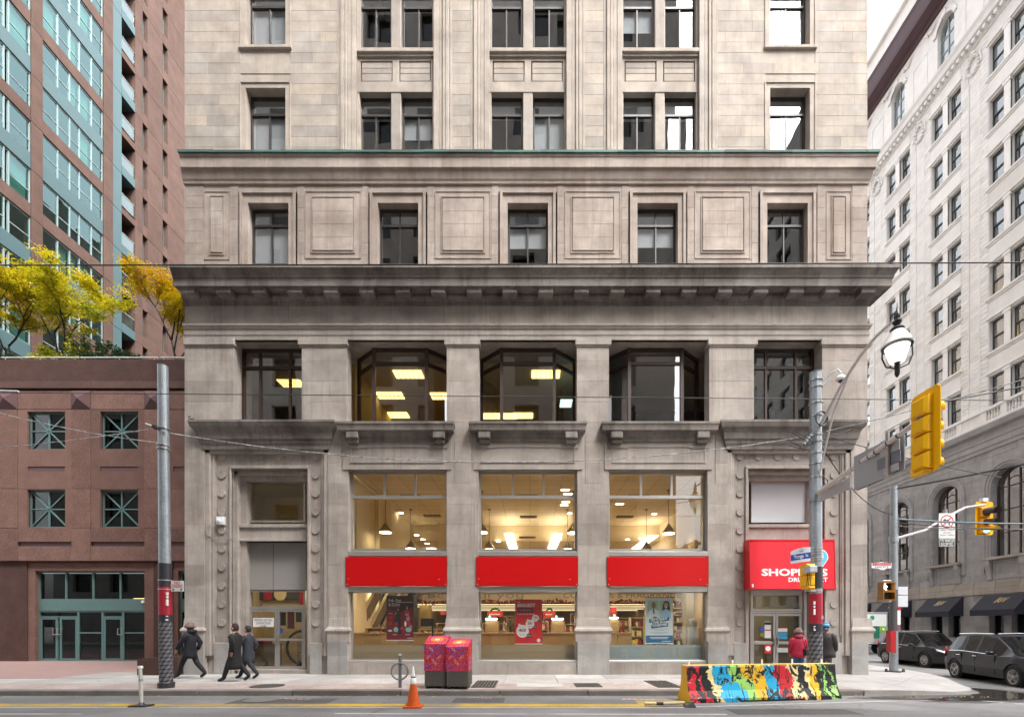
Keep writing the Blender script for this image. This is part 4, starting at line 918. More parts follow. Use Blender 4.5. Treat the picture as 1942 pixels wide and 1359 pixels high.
for (px, py, y, lb) in ((731, 1009, 3., 'pendant lamp hanging left of centre in the leftmost shop window'), (779, 1040, 6., 'smaller pendant lamp right of centre in the leftmost shop window'), (914, 1009, 3.2, 'pendant lamp cut by the left edge of the middle shop window'), (928, 1041, 6., 'pendant lamp low at the left of the middle shop window'), (1076, 1041, 6., 'pendant lamp low at the right of the middle shop window'), (1087, 1010, 3.2, 'pendant lamp at the right edge of the middle shop window'), (1268, 1011, 3., 'larger pendant lamp in the middle of the rightmost shop window'), (1226, 1042, 6., 'small pendant lamp left of centre in the rightmost shop window'), (1339, 1011, 3.2, 'pendant lamp at the right edge of the rightmost shop window')): pendant(px, py, y, lb)
# upper floor: columns and far partition
B(X(668, 1.5) - .3, X(668, 1.5) + .2, 1.4, 1.9, 4.0, ZC).build('column', TAN, BL); B(X(1318, 2.), X(1318, 2.) + .7, 2., 2.7, 4., ZC).build('column', TAN, BL)
B(X(830, 9.), X(850, 9.), 9., 9.4, 4., ZC).build('column', TAN, BL)
for (a, b, c, d_) in ((1190, 1250, 1003, 1046), (1262, 1275, 1018, 1040), (1170, 1185, 1010, 1046)):
    o = B(X(a, 12), X(b, 12), 12, 12.1, Z(d_, 12), Z(c, 12)).build('glass_partition', mat('partition_cream', (.75, .62, .4), .6), BL)
B(X(1205, 11.9), X(1245, 11.9), 11.8, 11.9, Z(1022, 11.9), Z(1012, 11.9)).build('dark_sign', VENT, BL)
# ground floor
for (pa, pb, h, m_) in ((672, 845, 1.33, WOOD), (912, 1092, 1.33, WOOD), (1157, 1196, 1.33, WOOD)):
    x0, x1 = X(pa, 1.3) - .25, X(pb, 1.3) + .05
    n_ = max(2, round((x1 - x0) / .62)); 
    for k in range(n_): a, b = x0 + (x1 - x0) * k / n_, x0 + (x1 - x0) * (k + 1) / n_; B(a + .003, b - .003, 1.3, 1.36, .05, h, ch=.004, t=R.random()).build('counter_panel', WOOD, BL)
    B(x0, x1, 1.28, 1.9, h, h + .04).build('counter_top', WOOD, BL)
hd = B(sx0, X(1405), 5.2, 5.3, Z(1141, 5.2), 3.6).build('header_board', mat('header_cream', (.8, .68, .46), .7, .05), BL)
GR = mat('grey_letters', (.42, .36, .33), .6)
text('beautiful you', X(902, 5.2), 5.2, Z(1133.5, 5.2), .3, GR, hd, width=X(993, 5.2) - X(812, 5.2)); text('COSMETICS & FRAGRANCES', X(1184, 5.2), 5.2, Z(1133, 5.2), .24, mat('brown_letters', (.3, .22, .13), .6), hd, width=X(1297, 5.2) - X(1066, 5.2))
# red garland below the header
m = MB(); rg = random.Random(4)
for k in range(900):
    x = rg.uniform(X(770, 5.), X(1310, 5.)); z = Z(1140 + 2.2 * math.sin(x * 4) + rg.gauss(0, 1.6), 5.); y = 5.1 + rg.uniform(-.05, .03); s = rg.uniform(.02, .05); m.tint = rg.random()
    m.add([(x - s, y, z), (x, y - s, z + s * .4), (x + s, y, z), (x, y, z + s), (x, y, z - s)], [(0, 1, 3), (1, 2, 3), (0, 4, 1), (1, 4, 2)])
ng = N('garland_mix'); ng.set(ng.ramp(ng.attr(), [(0, (.35, .01, .015)), (.6, (.2, .01, .01)), (.8, (.75, .65, .5)), (1, (.8, .05, .05))], 'CONSTANT'), .35); tag(m.build('garland', ng.m, BL), kind='stuff')
# bright coffer lines and shelves behind
SHELFL = glow('shelf_light', (1, .8, .45), .6)
for k, (py, y) in enumerate(((1146, 7.), (1150, 9.), (1154, 11.5), (1157, 14.5))): B(X(760, y), X(1400, y) - .2 * k, y, y + .12, Z(py, y), Z(py, y) + .022).build('cove_light', SHELFL, BL)
def shelf_unit(x0, x1, y, z0, z1, nz, cols, seed, name='shelf_unit', lit=False):
    rr = random.Random(seed); o = MB(); frame4(o, x0, x1, z0, z1, y, y + .35, .03); o.box(x0, x1, y + .33, y + .36, z0, z1)
    for k in range(1, nz): o.box(x0 + .03, x1 - .03, y + .01, y + .33, z0 + (z1 - z0) * k / nz - .012, z0 + (z1 - z0) * k / nz + .012)
    o = o.build(name, TAN if not lit else SHELFL, BL)
    g = MB()
    for k in range(nz):
        za = z0 + (z1 - z0) * k / nz + .03; x = x0 + .05
        while x < x1 - .08:
            w_ = rr.uniform(.05, .12); h = rr.uniform(.4, .85) * (z1 - z0) / nz; g.tint = rr.random(); g.box(x, x + w_, y + .06, y + .2, za, za + h * .9); x += w_ + rr.uniform(.01, .04)
    n = N('goods'); n.set(n.ramp(n.attr(), [(i / len(cols), c) for i, c in enumerate(cols)], 'CONSTANT'), .4); tag(g.build('goods', n.m, o), kind='stuff')
shelf_unit(X(1196, 2.6), X(1222, 2.6), 2.6, .05, 1.95, 5, [(.7, .5, .05), (.03, .025, .02), (.8, .7, .35), (.35, .03, .02)], 1)
shelf_unit(X(1276, 2.2), X(1306, 2.2), 2.2, .2, 2.05, 6, [(.7, .2, .08), (.8, .7, .5), (.5, .04, .03), (.12, .05, .03), (.75, .55, .4)], 2)
shelf_unit(X(1225, 4.2), X(1310, 4.2), 4.2, .05, 2.4, 5, [(.5, .05, .04), (.6, .4, .2), (.25, .05, .03)], 3)
shelf_unit(X(955, 6.), X(982, 6.), 6., .05, 2.1, 5, [(.4, .25, .1), (.5, .04, .03), (.1, .07, .05)], 4); shelf_unit(X(1030, 6.2), X(1052, 6.2), 6.2, .05, 2.0, 5, [(.35, .2, .1), (.5, .04, .03), (.2, .12, .06)], 5)
shelf_unit(X(1082, 5.8), X(1092, 5.8), 5.8, .05, 2.2, 5, [(.35, .2, .1), (.3, .04, .03)], 6); shelf_unit(X(828, 5.), X(846, 5.), 5., .05, 1.75, 4, [(.5, .33, .18), (.3, .1, .05)], 7)
for (a, b, c, d_, y) in ((924, 954, 1158, 1169, 4.), (1030, 1054, 1158, 1170, 4.), (834, 846, 1158, 1165, 4.), (1157, 1169, 1151, 1166, 3.4)):
    o = B(X(a, y), X(b, y), y, y + .04, Z(d_, y), Z(c, y)).build('hanging_sign', mat('hanging_red', (.42, .02, .02), .5), BL); B(X(a, y) + .1, X(b, y) - .15, y - .008, y, Z((c + d_) / 2 + 1, y), Z((c + d_) / 2, y)).build('lettering', WHITEP, o)
    if c == 1158 and a > 900:
        m = MB(); m.tube([(X(a + 6, y), y, Z(1157, y)), (X((a + b) / 2, y), y, Z(1152, y)), (X(b - 6, y), y, Z(1157, y))], .05, 6); m.build('garland_tuft', mat('tuft_green', (.06, .09, .02), .9, .5, 30), o)
for px in (700, 790, 930, 1060, 1185, 1300):
    for y in (.72, 2.9): B(X(px, y) - .55, X(px, y) + .55, y, y + .3, 3.02, 3.049).build('ground_fill_panel', glow('ground_fill_glow', (1, .86, .6), 6.) if 'ground_fill_glow' not in MATS else MATS['ground_fill_glow'], BL)  # glowing panels added out of view to brighten the counters, not shop fittings
# tills with white lights
for (a, b, py) in ((921, 942, 1173), (1047, 1068, 1173), (1157, 1172, 1171)):
    y = 2.6; o = B(X(a, y) - .02, X(b, y) + .05, y + .05, y + .6, .05, Z(py + 3, y) - .02).build('till_counter', WOOD, BL); B(X(a, y), X(b, y), y, y + .1, Z(py + 1.2, y), Z(py - 1.4, y)).build('till_light', glow('till_white', (1, 1, .95), 5.) if 'till_white' not in MATS else MATS['till_white'], o)
    MB().lathe((X(a + 8, y), y, Z(py - 4.5, y)), [(.02, -.02), (.035, 0), (.02, .02)], 10, 'y').build('green_lamp', glow('green_lamp', (.05, 1, .3), 3.) if 'green_lamp' not in MATS else MATS['green_lamp'], o)
# dark monitor on a stand, column, plant of gift packs in the left window; escalator
B(X(798, 1.1), X(823, 1.1), 1.1, 1.15, Z(1187, 1.1), Z(1172, 1.1)).build('monitor', BLACK, BL); B(X(819, 1.1), X(821.5, 1.1), 1.12, 1.16, .05, Z(1187, 1.1)).build('monitor_post', BLACK, BL)
STE = mat('escalator_metal', (.66, .54, .33), .35, metal=.5); EDK = mat('escalator_black', (.02, .018, .015), .4)
m = MB(); m.prism([(X(678, 2.5), .9), (X(770, 2.5), .9), (X(770, 2.5), 3.1), (X(715, 2.5), 3.1)], (4.2, 4.3)); m.build('escalator_back', EDK, BL)
for k, (dx, y, m_) in enumerate(((0, 2.6, STE), (14, 2.9, EDK), (27, 3.1, STE), (38, 3.3, EDK), (50, 3.6, STE), (64, 3.9, STE))):
    a = (X(672 + dx, y), y, Z(1195, y)); b = (X(714 + dx, y), y, Z(1112, y)); m = MB(); bar(m, a, b, .12 if m_ is EDK else .09, .1); m.build('escalator_balustrade', m_, BL)
    if k % 2 == 0: m = MB(); m.quad(a, b, (b[0] + .3, b[1] + .05, b[2]), (a[0] + .3, a[1] + .05, a[2])); m.build('escalator_glass', mat('escalator_panel', (.16, .12, .06), .15), BL, fix=False)
for (px, py) in ((803, 1160), (811, 1160)): 
    y = 7.4; m = MB(); m.lathe((X(px, y), y, Z(1190, y)), [(.2, 0), (.2, 1.1), (.14, 1.2), (.08, 1.3)], 10); m.build('display_cone', mat('display_tan', (.75, .55, .25), .7), BL)
B(X(1301, 1.6), X(1316, 1.6), 1.6, 2.0, .05, 3.0).build('column', mat('column_grey', (.3, .27, .2), .7), BL); MB().lathe((X(1315, 1.), 1.1, .05), [(.16, 0), (.16, 1.72), (.14, 1.8), (.05, 1.83)], 16).build('security_gate', mat('gate_grey', (.3, .31, .28), .5), BL)
# posters hanging in the windows
def poster(a, b, c, d_, m_, lb, y=.5):
    o = emp('hanging_poster', (X((a + b) / 2, y), y, Z(d_, y)), 0, lb, 'poster'); B(X(a, y), X(b, y), y, y + .008, Z(d_, y), Z(c, y)).build('sheet', m_, o)
    B(X(a, y) - .01, X(b, y) + .01, y - .012, y + .012, Z(d_ + 1, y), Z(d_ - .6, y)).build('bottom_rail', WHITEP, o); B(X(a, y), X(b, y), y - .006, y + .012, Z(c, y), Z(c - 1, y)).build('top_rail', BLACK, o); return o
YP = .5
def pt(s, px, py, hpx, m_, o, wpx=None, bold=0., al='CENTER', rot=0.): text(s, X(px, YP), YP, Z(py, YP), hpx * 15.5 / F, m_, o, width=(wpx * 15.5 / F if wpx else None), bold=bold, align=al, rot=rot, th=.0095)
def ps(pts, m_, o, dy=.003, nm='print'): m = MB(); m.add([(X(a, YP), YP - dy, Z(b, YP)) for a, b in pts], [tuple(range(len(pts)))]); return m.build(nm, m_, o, fix=False)
def el(cx, cy_, rx, ry, n=16): return [(cx + rx * math.cos(2 * math.pi * k / n), cy_ + ry * math.sin(2 * math.pi * k / n)) for k in range(n)]
DRED = mat('dark_red_poster', (.22, .012, .018), .5, .25, 1.5); P1 = poster(733, 784, 1130, 1213, DRED, 'dark red gift poster in the left shop window')
ps([(733, 1130), (784, 1130), (784, 1150), (760, 1160), (733, 1152)], mat('poster_black_red', (.03, .008, .01), .5), P1, .002)
pt('Fab, Fun', 737, 1140, 5, WHITEP, P1, 23, al='LEFT'); pt('& Done', 737, 1147.5, 5, WHITEP, P1, 21, al='LEFT'); ps([(750, 1141), (783, 1140.6), (783, 1141.8), (750, 1142.2)], mat('cream_bar', (.75, .55, .4), .5), P1, .006)
ps([(752, 1163), (755, 1156), (758, 1163), (760, 1175), (762, 1200), (756, 1202), (754, 1185), (747, 1180), (750, 1170)], BLACK, P1); ps(el(755, 1155.5, 1.6, 2.2), mat('skin_print', (.5, .3, .2), .6), P1, .005); ps([(750, 1164), (748, 1166), (751, 1160), (753, 1162)], mat('skin_print', (.5, .3, .2), .6), P1, .005)
PINKP = mat('pink_print', (.55, .25, .32), .5); TEALP = mat('teal_print', (.3, .6, .62), .5); REDB = mat('red_gift', (.6, .02, .03), .4)
for (x, y, rx, ry, m_) in ((772, 1159, 5, 4, REDB), (772, 1152, 2, 3, PINKP), (774, 1172, 4, 5, PINKP), (741, 1170, 4, 3, REDB), (740, 1181, 3.5, 4, REDB), (751, 1193, 4.5, 5, TEALP), (775, 1193, 6, 5, TEALP), (769, 1182, 2, 6, WHITEP), (775, 1181, 4, 4, REDB), (763, 1191, 4, 3, REDB), (752, 1182, 3, 3, REDB), (740, 1195, 4, 2, WHITEP), (779, 1188, 3, 4, PINKP)): ps(el(x, y, rx, ry, 8), m_, P1, .004 + .0004 * (x % 5))
for (x, y, w_) in ((741, 1163, 7), (772, 1164, 8), (772, 1166, 6), (749, 1203, 8), (773, 1203, 9), (778, 1209.5, 11), (748, 1149.6, 22)): ps([(x - w_ / 2, y), (x + w_ / 2, y), (x + w_ / 2, y - .8), (x - w_ / 2, y - .8)], WHITEP if w_ < 15 else PINKP, P1, .0065)
BRED = mat('bright_red_poster', (.72, .02, .03), .5, .12, 2.); P2 = poster(977, 1028, 1137, 1220, BRED, 'bright red sale poster with round white tags in the middle shop window')
pt('THE', 981, 1142, 2, WHITEP, P2, 5, al='LEFT'); pt('BIGGEST', 981, 1150, 6, WHITEP, P2, 34, .03, 'LEFT'); ps([(981, 1151), (1011, 1151), (1011, 1161), (981, 1161)], mat('maroon_block', (.2, .01, .02), .5), P2, .002); pt('redeem', 983, 1158, 5, PINKP, P2, 24, al='LEFT'); pt('EVENT OF THE YEAR', 981, 1165, 2.2, WHITEP, P2, 29, .02, 'LEFT')
for (x, y, r, s, hp) in ((991, 1196, 12, '400', 6), (1005, 1182.5, 8.3, '200', 4.4), (1015.5, 1171.5, 6.6, '100', 3.4)):
    ps(el(x, y, r, r, 28), WHITEP, P2, .003); ps(el(x - r * .5, y - r * .98, r * .2, r * .22, 10), WHITEP, P2, .0025); pt(s, x, y + hp * .2, hp, mat('dark_red_letters', (.35, .02, .03), .5), P2, r * 1.15, .02); 
    for k, q in ((.5, .9), (.7, .7), (-.55, .8)): ps([(x - r * q * .6, y + r * k), (x + r * q * .5, y + r * k), (x + r * q * .5, y + r * k - .7), (x - r * q * .6, y + r * k - .7)], PINKP, P2, .0045)
    ps([(x + r * .65, y + r * .45), (x + r * 1.5, y + r * .38), (x + r * 1.45, y + r * .95), (x + r * .6, y + r)], BLACK, P2, .006); pt({12: '$100', 8.3: '$50', 6.6: '$20'}[r], x + r * 1.06, y + r * .82, r * .28, WHITEP, P2, r * .6)
ps(el(1021.5, 1213.5, 3.6, 3.6, 18), WHITEP, P2)
for k in range(14): a, b = rw.uniform(984, 1024), rw.uniform(1168, 1206); ps(el(a, b, .6, .6, 5), mat('orange_dot', (.8, .3, .05), .5), P2, .0022)
PAPER = mat('pale_blue_poster', (.62, .7, .74), .5, .05); P3 = poster(1224, 1276, 1133, 1219, PAPER, 'pale blue health poster with two portraits in the right shop window')
GRNP = mat('green_print', (.36, .52, .36), .6, .1); LAB = mat('labcoat_print', (.62, .7, .76), .6); LBL = mat('light_blue_print', (.3, .5, .72), .6)
ps([(1228, 1138), (1249, 1138), (1249, 1171), (1228, 1171)], GRNP, P3, .002); ps([(1251, 1138), (1272, 1138), (1272, 1171), (1251, 1171)], GRNP, P3, .002)
ps([(1229, 1172), (1230, 1159), (1235, 1154), (1243, 1154), (1248, 1158), (1249, 1172)], LAB, P3, .003); ps([(1237.5, 1154), (1240.5, 1154), (1241.5, 1163), (1239.5, 1164.5)], mat('navy_print', (.03, .05, .12), .6), P3, .004); ps(el(1239.5, 1147, 4.2, 6.2), mat('brown_skin_print', (.25, .12, .07), .6), P3, .005); ps(el(1242, 1170, 4, 2), mat('brown_skin_print', (.25, .12, .07), .6), P3, .0055)
ps([(1255, 1160), (1257, 1146), (1259, 1140), (1265, 1138), (1269, 1142), (1270.5, 1154), (1270, 1158), (1262, 1152), (1259, 1159)], mat('hair_print', (.02, .012, .01), .6), P3, .003); ps([(1252, 1172), (1253, 1160), (1258, 1156), (1266, 1155), (1270, 1158), (1272, 1172)], LBL, P3, .0035); ps(el(1263, 1147, 3.8, 5.2), mat('skin_print', (.5, .3, .2), .6), P3, .005); ps([(1261, 1149.5), (1265.5, 1149.2), (1264, 1151.2), (1262, 1151.2)], WHITEP, P3, .006)
NAVY = mat('teal_navy_print', (.012, .11, .2), .5); BLUEP = mat('poster_blue_band', (.01, .14, .32), .5)
for (p, s, q, hh, ww) in (((1231, 1173, 1269, 1169, 7), "LET'S FIGHT", (1250, 1175.5), 4, 32), ((1237, 1179, 1262, 1176, 6), 'THE FLU', (1250, 1181), 4, 23), ((1235, 1184, 1267, 1180, 7), 'TOGETHER', (1251, 1186.3), 4, 29)):
    ps([(p[0], p[1] + p[4]), (p[2], p[3] + p[4]), (p[2], p[3]), (p[0], p[1])], NAVY, P3, .007); pt(s, q[0], q[1], hh, WHITEP, P3, ww, .03, rot=.1)
for (y, w_) in ((1192.5, 32), (1195, 20), (1198.5, 34), (1200.5, 24)): ps([(1250 - w_ / 2, y), (1250 + w_ / 2, y), (1250 + w_ / 2, y - .9), (1250 - w_ / 2, y - .9)], mat('grey_print', (.4, .42, .44), .6), P3, .004)
ps([(1225, 1204), (1276, 1204), (1276, 1218), (1225, 1218)], BLUEP, P3, .003)
for (y, w_, c) in ((1208, 36, 1250), (1210.5, 32, 1250), (1215.5, 18, 1264)): ps([(c - w_ / 2, y), (c + w_ / 2, y), (c + w_ / 2, y - 1), (c - w_ / 2, y - 1)], WHITEP, P3, .005)
m = MB(); m.add([(X(1334 + a, .3), .305, Z(1146 + b, .3)) for a, b in ((-1.5, 3), (-.5, -1), (0, -3), (1, -2), (.8, 0), (1.8, 3), (.8, 3), (0, 1.2), (-.8, 3))], [tuple(range(9))]); tag(m.build('window_decal', WHITEP, fix=False), 'tiny white decal on the glass at the right of the right shop window', 'sticker')

# goods crowding the ground floor: low gondolas behind the counters, baubles and boxes on top
for (a, b, y, h, sd, cols) in ((690, 735, 2.4, 1.55, 11, [(.5, .35, .15), (.6, .5, .35), (.3, .05, .04), (.15, .1, .06)]), (795, 846, 3., 1.5, 12, [(.6, .42, .2), (.7, .6, .4), (.4, .05, .04)]), (915, 960, 3.4, 1.75, 13, [(.55, .05, .04), (.6, .45, .25), (.75, .7, .6), (.2, .12, .06)]), (1000, 1040, 3.8, 1.8, 14, [(.5, .04, .04), (.65, .5, .3), (.3, .2, .1)]), (1050, 1092, 3.2, 1.7, 15, [(.55, .05, .04), (.7, .62, .5), (.35, .2, .1)]), (1160, 1225, 5.6, 2.0, 16, [(.6, .3, .12), (.7, .55, .35), (.5, .05, .04)]), (1280, 1312, 3.2, 2.2, 17, [(.75, .2, .1), (.8, .7, .55), (.55, .04, .03), (.2, .08, .04)])): shelf_unit(X(a, y), X(b, y), y, .05, h, 5, cols, sd, 'gondola')
# ------------------------------------------------------------------ neighbouring buildings
def mp(mb, fr): mb.v = [fr(p) for p in mb.v]; return mb
def BF(fr, *a, ch=0., t=.5): return mp(B(*a, ch=ch, t=t), fr)
# --- brown precast podium on the left
PINK = stone('pink_aggregate', [(.175, .1, .082), (.205, .118, .097), (.238, .138, .114)], grain=22, gstr=.42, stain=.4, stcol=(.13, .07, .058), lo=.5, hi=.85, streak=.4, bump=.6)
PINKD = stone('brown_aggregate', [(.08, .042, .036), (.098, .052, .044)], grain=26, gstr=.35, stain=.35, stcol=(.055, .034, .03), lo=.5, hi=.8, bump=.5)
PURP = mat('purple_stone', (.1, .048, .05), .6, .1)
TEAL = mat('teal_frame', (.09, .17, .165), .45, .1)
DGLASS = glass('dark_glass', (.4, .45, .45), .9, base_r=.005)
YP_ = 5.7
PO = emp('brown_podium_building', (X(160, YP_), YP_, 0), 0, 'low brown precast building with square teal crossed windows left of the stone building', 'building')
px_ = lambda p: X(p, YP_); pz_ = lambda p: Z(p, YP_)
xl, xr = px_(-330), XL - .02
bays = [34 + 138.5 * k for k in range(-3, 4)]
wins = [(px_(L + 17.5), px_(L + 89.5), pz_(b), pz_(a)) for L in bays[:5] for a, b in ((780, 851), (928, 999.5))]
doorsL = [bays[k] for k in (1, 3, 5)]
sf = [(px_(47), px_(288), -.2, pz_(1066)), (px_(-250), px_(-14), -.2, pz_(1066)), (px_(324), px_(420), -.2, pz_(1066))]
m = MB(); holes(m, xl, xr, -.3, 13.9, wins + sf, YP_ + .09, YP_ + .6).build('wall', PINKD, PO)
rp_ = random.Random(8)
for L in bays:
    a, b = px_(L - 36.5), px_(L)
    for z0, z1 in ((1063, 1002), (1001.5, 927), (926.5, 776.5)):
        B(a, b - .01, YP_ - .03, YP_ + .1, pz_(z0), pz_(z1), ch=.012, t=rp_.random()).build('column_panel', PINK, PO)
    B(a, b - .01, YP_ - .03, YP_ + .1, pz_(776), pz_(741), ch=.012, t=.2).build('column_cap', PINK, PO)
    c_, d0, d1 = (a + b) / 2, pz_(775), pz_(742)                        # faceted purple pyramid set into the cap
    m = MB(); zc_ = (d0 + d1) / 2
    for k, (q0, q1) in enumerate((((a, d0), (b, d0)), ((b, d0), (b, d1)), ((b, d1), (a, d1)), ((a, d1), (a, d0)))):
        m.tint = k / 3; m.add([(q0[0], YP_ - .035, q0[1]), (q1[0], YP_ - .035, q1[1]), (c_, YP_ - .22, zc_)], [(0, 1, 2)])
    m.build('pyramid_boss', PURP, PO)
    w0, w1 = px_(L + 17.5), px_(L + 89.5); e = px_(L + 101.8)
    hasw = L < 300; m = MB(); m.tint = rp_.random(); holes(m, b, e, pz_(926.5), pz_(776.5), ([(w0, w1, pz_(851), pz_(780))] if hasw else []) + [(w0, w1, pz_(893), pz_(884))], YP_, YP_ + .1).build('wall_panel', PINK, PO)
    B(w0, w1, YP_ + .03, YP_ + .1, pz_(893), pz_(884)).build('slot', PURP, PO)
    B(b, e, YP_ - .01, YP_ + .1, pz_(776), pz_(741), ch=.012, t=rp_.random()).build('lintel_panel', PINK, PO)
    m = MB(); m.tint = rp_.random(); holes(m, b, e, pz_(1001.5), pz_(927), [(w0, w1, pz_(999.5), pz_(928))] if hasw else [], YP_, YP_ + .1).build('wall_panel', PINK, PO)
    B(b, e, YP_ - .02, YP_ + .1, pz_(1027), pz_(1002), ch=.012, t=rp_.random()).build('band_panel', PINK, PO); B(b, e, YP_ - .02, YP_ + .1, pz_(1063), pz_(1036), ch=.012, t=rp_.random()).build('band_panel', PINK, PO)
    B(b + .03, e - .03, YP_ + .05, YP_ + .1, pz_(1035.5), pz_(1027.5)).build('slot', PURP, PO)
for k, (x0, x1, z0, z1) in enumerate(wins):
    y = YP_ + .13; m = frame4(MB(), x0, x1, z0, z1, y, y + .08, .06); cx, cz = (x0 + x1) / 2, (z0 + z1) / 2; o = m.build('window', TEAL, PO)
    for (a, b) in (((x0, cz), (x1, cz)), ((cx, z0), (cx, z1)), ((x0, z0), (x1, z1)), ((x0, z1), (x1, z0))):
        m = MB(); bar(m, (a[0], y + .02, a[1]), (b[0], y + .02, b[1]), .055, .05); m.build('glazing_bar', TEAL, o)
    pane(x0 + .05, x1 - .05, y + .04, z0 + .05, z1 - .05, o, DGLASS)
for z0, z1, nm in ((Z(1062, 6.3), Z(930, 6.3), 'room'), (Z(925, 6.3), Z(745, 6.3), 'room')):
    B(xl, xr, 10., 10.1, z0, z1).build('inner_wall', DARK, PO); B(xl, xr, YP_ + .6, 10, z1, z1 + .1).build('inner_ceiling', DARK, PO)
TUBE = glow('tube_light', (1, .86, .6), 3.5)
B(px_(96), px_(126), 7.5, 7.6, pz_(789), pz_(789) + .07).build('tube_light', TUBE, PO); B(px_(88), px_(126), 7.2, 7.3, pz_(956), pz_(956) + .07).build('tube_light', TUBE, PO)
m = MB(); m.quad((px_(100), 6.8, pz_(968)), (px_(127), 6.8, pz_(968)), (px_(127), 8.6, pz_(992)), (px_(112), 8.6, pz_(980))); m.build('lit_soffit', mat('lit_soffit', (.75, .68, .5), .8), PO, fix=False)
# parapet: smooth dark sloping band, shadow joint and roof, thin white rail
m = MB(); x = xl
while x < xr - .1:
    l = min(4.05, xr - x); m = MB(); m.tint = rp_.random(); m.prism([(YP_ - .06, pz_(737)), (YP_ - .06, pz_(735)), (YP_ + .02, pz_(733)), (YP_ + .35, 14.02), (YP_ + .8, 14.02), (YP_ + .8, pz_(737))], (x + .006, x + l - .006), 'x'); m.build('parapet_panel', PINKD, PO); x += l
B(xl, xr, YP_ + .6, 34, 13.6, 13.85).build('roof', mat('roof_gravel', (.2, .18, .16), .95), PO)
x = px_(-330)
while x < xr - .5:
    l = min(3.72, xr - x); m = MB(); m.tube([(x + .05, YP_ + .5, 14.22), (x + l - .05, YP_ + .5, 14.22)], .032, 6)
    for t in (.06, .5, .94): m.tube([(x + l * t, YP_ + .5, 14.0), (x + l * t, YP_ + .5, 14.22)], .018, 5)
    m.build('roof_rail', mat('rail_white', (.6, .62, .62), .45), PO); x += l
# teal shopfront with doors
for (a, b) in ((60, 269), (333, 400), (-235, -36)):
    y = YP_ + .3; x0, x1 = px_(a), px_(b); zt, zb1, zb0 = pz_(1081), pz_(1134), pz_(1157)
    m = MB(); holes(m, px_(a - 15), px_(b + 22), -.3, pz_(1063), [(x0, x1, -.4, zt)], YP_ + .14, YP_ + .4).build('shopfront_surround', PINK, PO)
    m = frame4(MB(), x0, x1, zb0 - .02, zt, y, y + .1, .06); m.box(x0 + .06, x1 - .06, y - .02, y + .1, zb0, zb1); cs = [x0 + (x1 - x0) * k / 4 for k in range(5)] if b - a > 100 else [x0, x0 + 1.3, x1]
    for c in cs[1:-1]: m.box(c - .035, c + .035, y, y + .1, zb1, zt - .06)
    o = m.build('shopfront_frame', TEAL, PO)
    for k in range(len(cs) - 1): pane(cs[k] + .04, cs[k + 1] - .04, y + .05, zb1, zt - .06, o, DGLASS)
    pp = [(0, .362, 'D2'), (.362, .585, 'F'), (.585, .775, 'D'), (.775, 1., 'F')] if b - a > 100 else [(0, 1., 'F')]
    for (s, e, kd) in pp:
        xa, xb = x0 + (x1 - x0) * s, x0 + (x1 - x0) * e; lv = [(xa, (xa + xb) / 2), ((xa + xb) / 2, xb)] if kd == 'D2' else [(xa, xb)]
        zh = zb0 - (.28 if kd != 'F' else .06)
        fo = frame4(MB(), xa, xb, 0, zb0 - .02, y + .002, y + .09, .045)
        if kd != 'F': fo.box(xa + .045, xb - .045, y, y + .09, zh - .03, zh + .03)
        else: fo.box(xa + .045, xb - .045, y, y + .09, 1.27, 1.33)
        fo = fo.build('door_frame' if kd != 'F' else 'fixed_light', TEAL, PO)
        for j, (p, q) in enumerate(lv):
            if kd == 'F': pane(p + .05, q - .05, y + .05, .06, 1.27, fo, DGLASS); pane(p + .05, q - .05, y + .05, 1.33, zb0 - .07, fo, DGLASS); continue
            dl = frame4(MB(), p + .05, q - .05, .02, zh - .03, y + .01, y + .07, .09).build('door', TEAL, PO); pane(p + .14, q - .14, y + .04, .11, zh - .12, dl, DGLASS); pane(p + .06, q - .06, y + .05, zh + .03, zb0 - .07, fo, DGLASS)
            hx = q - .1 if (kd == 'D' or j == 0) else p + .1; h = MB(); h.tube([(hx - .09, y - .06, 1.22), (hx - .09, y - .06, 1.5), (hx + .09, y - .06, 1.5), (hx + .09, y - .06, 1.22), (hx - .09, y - .06, 1.22)], .018, 6); h.build('handle', ALU, dl)
B(xl, xr, 9., 9.1, -.2, 4.4).build('lobby_wall', DARK, PO); B(xl, xr, YP_ + .62, 9., -.25, .01).build('lobby_floor', ROOM, PO)
B(px_(230) * 1.05, px_(266) * 1.05, 7.4, 7.55, 2.9, 3.0).build('lobby_light', glow('lobby_amber', (1, .62, .22), 3.), PO); MB().lathe((px_(187) * 1.05, 7.3, 2.85), [(.05, 0), (.05, .03)], 10).build('lobby_lamp', TUBE, PO)
MB().lathe((px_(262), YP_ + .275, pz_(1140)), [(.08, 0), (.08, -.04), (.05, -.05)], 14, 'y').build('fire_bell', mat('bell_white', (.7, .7, .68), .5), PO)
# planter wall at the foot of the stone building
pl = tag(MB().prism([(-12.85, -.1), (-11.53, -.1), (-11.53, .62), (-12.85, .54)], (-.25, 3.5)).build('planter_wall', PINKD), 'low brown granite wall block beside the stone building', 'wall')

